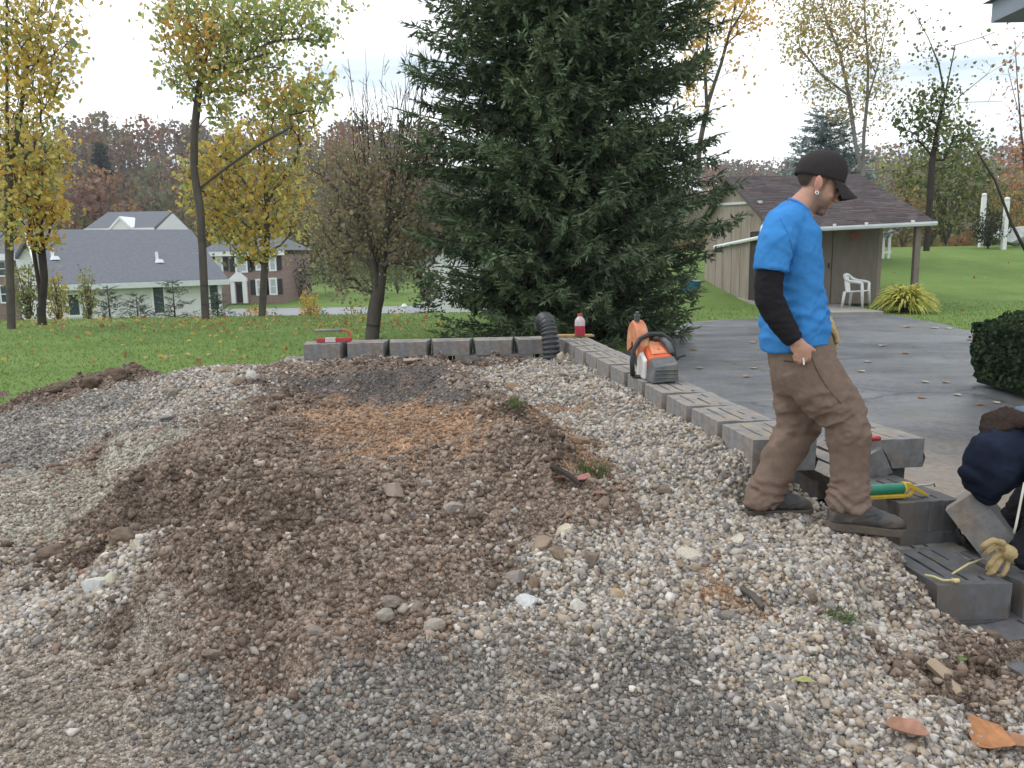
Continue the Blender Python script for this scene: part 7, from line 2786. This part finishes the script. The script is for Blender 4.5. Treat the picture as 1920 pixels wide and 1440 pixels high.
# --- trousers
m = MB()
limb(m, [(Q(1492, 622), .132, .16), (Q(1497, 645), .14, .172), (Q(1503, 672), .148, .18), (Q(1508, 705), .148, .178), (Q(1512, 730), .13, .165)], 28)
YL, YB = 3.44, 3.67
near = [(Q(1512, 680, 3.47), .135, .105), (Q(1528, 710, 3.46), .14, .108), (Q(1552, 740, YL), .128, .105), (Q(1576, 765, YL - .01), .112, .1), (Q(1588, 790, YL - .02), .1, .096), (Q(1591, 825, YL - .02), .095, .09), (Q(1591, 870, YL - .01), .092, .088), (Q(1590, 905, YL), .09, .086), (Q(1590, 930, YL), .096, .09), (Q(1590, 947, YL), .098, .092)]
rear = [(Q(1490, 690, 3.63), .125, .105), (Q(1493, 735, YB), .12, .105), (Q(1496, 780, YB), .108, .1), (Q(1492, 810, YB), .1, .094), (Q(1474, 845, YB), .097, .09), (Q(1455, 880, YB), .092, .086), (Q(1438, 912, YB), .086, .084), (Q(1430, 932, YB), .088, .086), (Q(1428, 946, YB), .09, .088)]
limb(m, [(a_, r_ * .95, q_ * .95) for a_, r_, q_ in near], 22)
limb(m, [(a_, r_ * .95, q_ * .95) for a_, r_, q_ in rear], 22)
tr_ = remesh(m, 'trousers', .0075, 5, .5)
V, N = get_vn(tr_)
p = project(V)
knee = np.exp(-((p[:, 1] - 800) / 40) ** 2)
hem = sm(880, 925, p[:, 1])
crotch = np.exp(-(((p[:, 0] - 1540) / 70) ** 2 + ((p[:, 1] - 760) / 45) ** 2))
# folds run across the legs, slanting
ca = fbm(np.stack([V @ np.array([6., 3, 15]), V @ np.array([4., 5, 2]), V @ np.array([-7, 4, 3.])], 1), 3)
cb = 1 - 2 * np.abs(fbm(np.stack([V @ np.array([-9., 4, 15]), V @ np.array([4., 5, 2]), V @ np.array([6, 3, 4.])], 1) + 3.3, 3)) ** .75
cc = fbm(np.stack([V @ np.array([12., 4, 9]), V @ np.array([5., 6, 3]), V @ np.array([6, 3, 4.])], 1) + 8.1, 2)
d = ca * .006 + cc * .010 + (ca * .012 + cb * .013) * (knee * .9 + hem * .9 + crotch * 1.0)
# bunched rolls above the boots
cd = 1 - 2 * np.abs(fbm(np.stack([V @ np.array([10., 5, 22]), V @ np.array([7., 8, 5]), V @ np.array([-14, 5, 6.])], 1) + 1.5, 2)) ** .6
d += cd * .0045 * (.35 + knee + hem + crotch)
d += hem * .006 * np.sin(V[:, 2] * 120 + 3 * fbm(V * 8, 2) * 3 + V[:, 0] * 14)
set_v(tr_, V + N * d[:, None])
trousers = finish(tr_, 'trousers', M_duck, man, mo)
# hip pocket opening and seam, as thin welts on the cloth
w = MB()
def surf(px, py, me_obj, off=.004):
    d = ray(px, py)
    o = CAM - mo
    ok, loc, nrm, _ = me_obj.ray_cast(o, d)
    return (loc + nrm * off) if ok else None
seam = [surf(1520 + i * 2.2 + .35 * i * i, 662 + i * 9.5, trousers, .0005) for i in range(11)]
seam = [s for s in seam if s is not None]
if len(seam) > 3:
    w.tube(seam, .0018, 6)
pk = [surf(1470 + i * 5, 672 + (i - 3) ** 2 * -.2 + 6, trousers, .001) for i in range(9)]
pk = [s for s in pk if s is not None]
if len(pk) > 3:
    w.tube(pk, .0035, 6)
w.build('pocket_seam', mat('seam_dark', (.07, .045, .035), .9), trousers, smooth=True)

# --- boots
def boot(heel, toe, ank, Y, sole_h=.03):
    """heel, toe: pixels of the sole ends; ank: pixel of the ankle"""
    a, b = Q(*heel, Y), Q(*toe, Y)
    ax = (b - a)
    L = ax.length
    ax.normalize()
    up = Vector((-ax.z, 0, ax.x))
    if up.z < 0:
        up = -up
    sd_ = Vector((0, 1, 0))
    m = MB()
    rings = []
    for t, h, wd in ((.0, .055, .030), (.06, .085, .036), (.2, .11, .038), (.36, .115, .040), (.5, .095, .044), (.65, .072, .05), (.8, .06, .05), (.92, .048, .042), (1.0, .028, .024)):
        c = a + ax * L * t + up * sole_h
        ring = []
        for k in range(16):
            an = 2 * math.pi * k / 16
            x, z = math.cos(an), math.sin(an)
            ring.append(c + sd_ * wd * math.copysign(abs(x) ** .7, x) + up * (h * .5 + h * .5 * math.copysign(abs(z) ** .8, z)))
        rings.append(ring)
    m.loft(rings)
    k = Q(*ank, Y)
    limb(m, [(a + ax * L * .25 + up * .05, .055, .042), ((a + ax * L * .25).lerp(k, .6), .052, .045), (k, .056, .05)])
    bm_ = remesh(m, 'boot', .006, 4, .5)
    fold(bm_, .004, (25, 25, 40), 2.0, None, True)
    o = finish(bm_, 'boot', M_boot, man, mo)
    s = MB()
    pr = []
    for t, wd in ((-.015, .025), (.05, .038), (.2, .041), (.4, .038), (.6, .049), (.8, .054), (.93, .046), (1.015, .024)):
        pr.append((a + ax * L * t, wd))
    top_ = [c + sd_ * w_ + up * (sole_h + .006) for c, w_ in pr] + [c - sd_ * w_ + up * (sole_h + .006) for c, w_ in pr[::-1]]
    bot_ = [c + sd_ * w_ * .97 for c, w_ in pr] + [c - sd_ * w_ * .97 for c, w_ in pr[::-1]]
    n = len(top_)
    s.add([v - mo for v in top_ + bot_], [tuple(range(n)), tuple(range(2 * n - 1, n - 1, -1))] + [(i, i + n, (i + 1) % n + n, (i + 1) % n) for i in range(n)])
    s.build('sole', M_sole, o, bevel=.004)
    lace = MB()
    for i in range(4):
        t = .38 + .07 * i
        c = a + ax * L * t + up * (sole_h + .118 - .03 * i)
        lace.tube([c - sd_ * .028 - up * .02 - mo, c - mo, c + sd_ * .028 - up * .02 - mo], .003, 5)
    lace.build('laces', M_dark, o)
    return o
boot((1551, 990), (1692, 1003), (1590, 925), YL)
boot((1399, 968), (1520, 964), (1428, 925), YB)

# ------------------------------------------------------------------ the crouching man at the right edge
Y2 = 3.46
LS = 1.0
M_hood = mat('navy_fleece', (.012, .016, .03), .9, .18, 30, .2, 300, color2=(.017, .024, .043), c2scale=4, spec=.1)
M_jacket = mat('dark_jacket', (.014, .014, .018), .85, .2, 30, .3, 200, spec=.15)
M_fur = mat('brown_pile_collar', (.05, .036, .03), .95, .4, 60, .9, 220, spec=.05)
M_jblue = mat('jacket_back', (.1, .14, .19), .85, .15, 20, .2, 200)
M_dglove = mat('black_glove', (.02, .018, .018), .8, .2, 30)
b2_ = P(2010, 1180, 3.6)
man2 = empty('person', (b2_.x, 3.6, 0), 0, 'person in navy hood crouching behind the wall, cut off by the right edge', 'person')
m2 = man2.location.copy()
# body under the clothes: head, trunk, arms, legs in one surface
m = MB()
hd = Q(1868, 880, Y2)
m.ell(hd, (.085, .078, .11), Matrix.Rotation(-.5, 3, 'Y'), 16, 10)
limb(m, [(hd + Vector((.02, 0, .02)), .055, .055), (Q(1930, 842, Y2), .07, .08), (Q(1985, 835, Y2), .12, .17), (Q(2060, 870, 3.52), .13, .17), (Q(2130, 950, 3.58), .14, .16)])
for sgn, kn, an in ((-.13, (1945, 1030), (2010, 1150)), (.14, (1990, 1000), (2060, 1130))):
    limb(m, [(Q(2120, 960, 3.58 + sgn), .08, .08), (Q((2120 + kn[0]) / 2, (950 + kn[1]) / 2, 3.55 + sgn), .075, .075), (Q(*kn, 3.52 + sgn), .06, .06), (Q((an[0] + kn[0]) / 2, (an[1] + kn[1]) / 2, 3.54 + sgn), .052, .052), (Q(*an, 3.56 + sgn), .04, .04)])
limb(m, [(Q(1975, 850, 3.32), .055, .055), (Q(1965, 930, 3.26), .048, .048), (Q(1945, 1000, 3.24), .042, .042), (Q(1905, 1050, 3.22), .032, .034)])
limb(m, [(Q(1975, 850, 3.62), .055, .055), (Q(1940, 930, 3.66), .048, .048), (Q(1890, 990, 3.64), .042, .042), (Q(1840, 1022, 3.58), .032, .034)])
bm2 = remesh(m, 'body', .012, 3, .5)
finish(bm2, 'body', M_skin, man2, m2, np.array((.36, .2, .15)))
# hood: deep fleece hood hanging over the face
m = MB()
limb(m, [(Q(1838, 925, Y2), .06, .07), (Q(1846, 905, Y2), .092, .095), (Q(1858, 882, Y2), .122, .115), (Q(1874, 858, Y2), .132, .12), (Q(1896, 842, Y2), .125, .12), (Q(1925, 842, Y2), .11, .115)], 24)
m.ell(Q(1822, 893, Y2 - .01), (.052, .075, .026), Matrix.Rotation(.75, 3, 'Y'))
m.ell(Q(1850, 925, Y2 + .01), (.055, .07, .045))
hm = remesh(m, 'hood', .007, 4, .5)
fold(hm, .010, (9, 9, 12), 1.7, None, True, 2)
finish(hm, 'hood', M_hood, man2, m2)
m = MB()
limb(m, [(Q(1850, 826, Y2 + .02), .01, .04), (Q(1858, 808, Y2 + .03), .02, .08), (Q(1874, 790, Y2 + .04), .034, .12), (Q(1897, 783, Y2 + .04), .044, .15), (Q(1920, 795, Y2 + .02), .05, .15), (Q(1940, 825, Y2), .05, .15), (Q(1945, 885, Y2 - .06), .04, .11)], 20)
fm = remesh(m, 'collar', .007, 2, .5)
fold(fm, .008, (45, 45, 45), 4.4)
finish(fm, 'collar', M_fur, man2, m2)
# jacket trunk and sleeves
m = MB()
limb(m, [(Q(1905, 790, 3.56), .06, .12), (Q(1940, 800, 3.54), .12, .19), (Q(1975, 815, 3.52), .16, .21), (Q(2050, 860, 3.54), .175, .21), (Q(2130, 940, 3.6), .18, .2), (Q(2150, 985, 3.6), .17, .2)], 24)
jm = remesh(m, 'jacket', .010, 4, .5)
fold(jm, .012, (7, 7, 10), 6.1, None, True, 2)
finish(jm, 'jacket', M_jblue, man2, m2)
for pts_ in ([(Q(1972, 845, 3.33), .085, .08), (Q(1968, 925, 3.26), .075, .07), (Q(1948, 1000, 3.24), .066, .062), (Q(1912, 1042, 3.22), .05, .05), (Q(1900, 1052, 3.22), .046, .046)],
             [(Q(1972, 845, 3.62), .085, .08), (Q(1942, 925, 3.66), .075, .07), (Q(1895, 985, 3.64), .062, .06), (Q(1850, 1016, 3.58), .048, .05)]):
    m = MB()
    limb(m, pts_, 20)
    s_ = remesh(m, 'sleeve', .008, 3, .5)
    fold(s_, .009, (12, 12, 24), 2.2, None, True)
    finish(s_, 'sleeve', M_jacket, man2, m2)
m = MB()
limb(m, [(Q(2150, 960, 3.6), .17, .19), (Q(2135, 1000, 3.6), .16, .19)], 20)
for sgn, kn, an in ((-.13, (1945, 1030), (2010, 1150)), (.14, (1990, 1000), (2060, 1130))):
    limb(m, [(Q(2120, 960, 3.58 + sgn), .105, .1), (Q((2120 + kn[0]) / 2, (950 + kn[1]) / 2, 3.55 + sgn), .1, .1), (Q(*kn, 3.52 + sgn), .088, .085), (Q((an[0] + kn[0]) / 2, (an[1] + kn[1]) / 2, 3.54 + sgn), .08, .078), (Q(an[0], an[1] + 2, 3.56 + sgn), .075, .072)], 18)
pm = remesh(m, 'trousers', .010, 4, .5)
fold(pm, .012, (9, 9, 18), 9.2, None, True)
finish(pm, 'trousers', M_jacket, man2, m2)
for sgn, an in ((-.13, (2010, 1150)), (.14, (2060, 1130))):
    k = Q(*an, 3.56 + sgn)
    m = MB()
    m.ell((k.x - .05, k.y, .06), (.15, .055, .06), None, 16, 10)
    m.tube([(k.x, k.y, .05), (k.x, k.y, k.z + .02)], [.06, .055], 12)
    bo_ = remesh(m, 'boot', .010, 3, .5)
    Vb, _ = get_vn(bo_)
    Vb[:, 2] = np.maximum(Vb[:, 2], .014)
    set_v(bo_, Vb)
    finish(bo_, 'boot', M_boot, man2, m2)
# gloves: five separate leather fingers each
def glove_hand(wrist, palm, fdir, spread, thumb, r0, material, curl):
    m = MB()
    wrist, palm = Vector(wrist), Vector(palm)
    d = (palm - wrist).normalized()
    limb(m, [(wrist, .036, .038), (wrist.lerp(palm, .5), .036, .044), (palm, .032, .048)], 14)
    fdir = Vector(fdir).normalized()
    spread = Vector(spread).normalized()
    curl = Vector(curl)
    for i in range(4):
        a = palm + spread * (i - 1.5) * .025
        ln = (.036, .042, .04, .032)[i]
        b = a + fdir * ln
        c = b + (fdir * .6 + curl).normalized() * ln * .85
        e_ = c + (fdir * .1 + curl).normalized() * ln * .6
        capsule(m, a, b, r0, r0 * .95)
        capsule(m, b, c, r0 * .95, r0 * .88)
        capsule(m, c, e_, r0 * .88, r0 * .75)
    t0 = wrist.lerp(palm, .45)
    t1 = t0 + Vector(thumb) * .05
    t2 = t1 + (Vector(thumb) * .6 + fdir * .6).normalized() * .035
    capsule(m, t0, t1, r0 * 1.2, r0 * 1.05)
    capsule(m, t1, t2, r0 * 1.05, r0 * .85)
    g = remesh(m, 'glove', .005, 2, .5)
    fold(g, .003, (30, 30, 30), 5.0)
    finish(g, 'glove', material, man2, m2)
m = MB()
limb(m, [(Q(1912, 1046, 3.23), .036, .04), (Q(1897, 1040, 3.22), .036, .042), (Q(1882, 1032, 3.21), .032, .04), (Q(1876, 1030, 3.21), .026, .036)], 16)
for chain, r_ in (([(1880, 1018), (1862, 1013), (1846, 1022), (1841, 1027)], .0145), ([(1882, 1024), (1866, 1024), (1852, 1034), (1848, 1040)], .0135),
                  ([(1880, 1034), (1866, 1044), (1856, 1058), (1851, 1066)], .0135), ([(1880, 1042), (1872, 1056), (1862, 1072), (1853, 1076)], .0135), ([(1890, 1046), (1888, 1064), (1880, 1078), (1872, 1080)], .0125)):
    ys = (3.2, 3.17, 3.17, 3.19) if r_ == .0145 else (3.22, 3.2, 3.2, 3.22)
    q = [Q(*c_, y_) for c_, y_ in zip(chain, ys)]
    for a_, b_, k_ in zip(q[:-1], q[1:], (1, .95, .85)):
        capsule(m, a_, b_, r_ * k_, r_ * k_ * .93)
g = remesh(m, 'glove', .0045, 2, .5)
fold(g, .0025, (30, 30, 30), 5.0)
finish(g, 'glove', M_glove, man2, m2)
glove_hand(Q(1840, 1018, 3.56), Q(1822, 1016, 3.54), (-1, -.1, .0), (.1, .9, .2), (-.3, -.9, .1), .0125, M_dglove, (-.1, .0, .9))
e = MB()
e.tube([Q(1921, 905, 3.24) - m2, Q(1914, 940, 3.22) - m2, Q(1905, 985, 3.2) - m2, Q(1901, 1000, 3.2) - m2], .005, 6)
e.build('hood_cord', mat('white_cord', (.6, .58, .5), .8), man2, smooth=True)

# the block the person is lowering
uz = Vector((.103, -.047, .096)).normalized()
uy = Vector((.163, -.128, -.142))
uy = (uy - uz * uy.dot(uz)).normalized()
ux = uy.cross(uz).normalized()
hb_ = block_mesh('block', M_concrete, False, 4)
ho_ = bpy.data.objects.new('concrete_block', hb_)
cpt = Q(1846, 996, 3.42)
R3 = Matrix((ux, uy, uz)).transposed()
# the small end of the block faces the viewer
endv = ux if ux.y < 0 else -ux
cen = cpt - endv * (BL / 2) 
ho_.matrix_world = Matrix.Translation(cen - R3 @ Vector((0, 0, BH / 2))) @ R3.to_4x4()
link(ho_)
tag(ho_, 'tilted grey block held in the crouching person\'s gloves', 'block', GB)
# ------------------------------------------------------------------ the damp air
hm_ = bpy.data.materials.new('haze_air')
hm_.use_nodes = True
hn = hm_.node_tree
for n_ in list(hn.nodes):
    hn.nodes.remove(n_)
ho2 = hn.nodes.new('ShaderNodeOutputMaterial')
pv = hn.nodes.new('ShaderNodeVolumePrincipled')
pv.inputs['Color'].default_value = (.86, .91, .97, 1)
pv.inputs['Density'].default_value = .0004
pv.inputs['Anisotropy'].default_value = .2
hn.links.new(pv.outputs['Volume'], ho2.inputs['Volume'])
zmin_ = float(np.min(GZ)) - 1.0
m = MB()
m.box((-560, -60, zmin_), (660, 960, 75))
hz = m.build('haze', hm_, None)
tag(hz, 'thin pale haze over the hills', 'haze', kind='stuff')
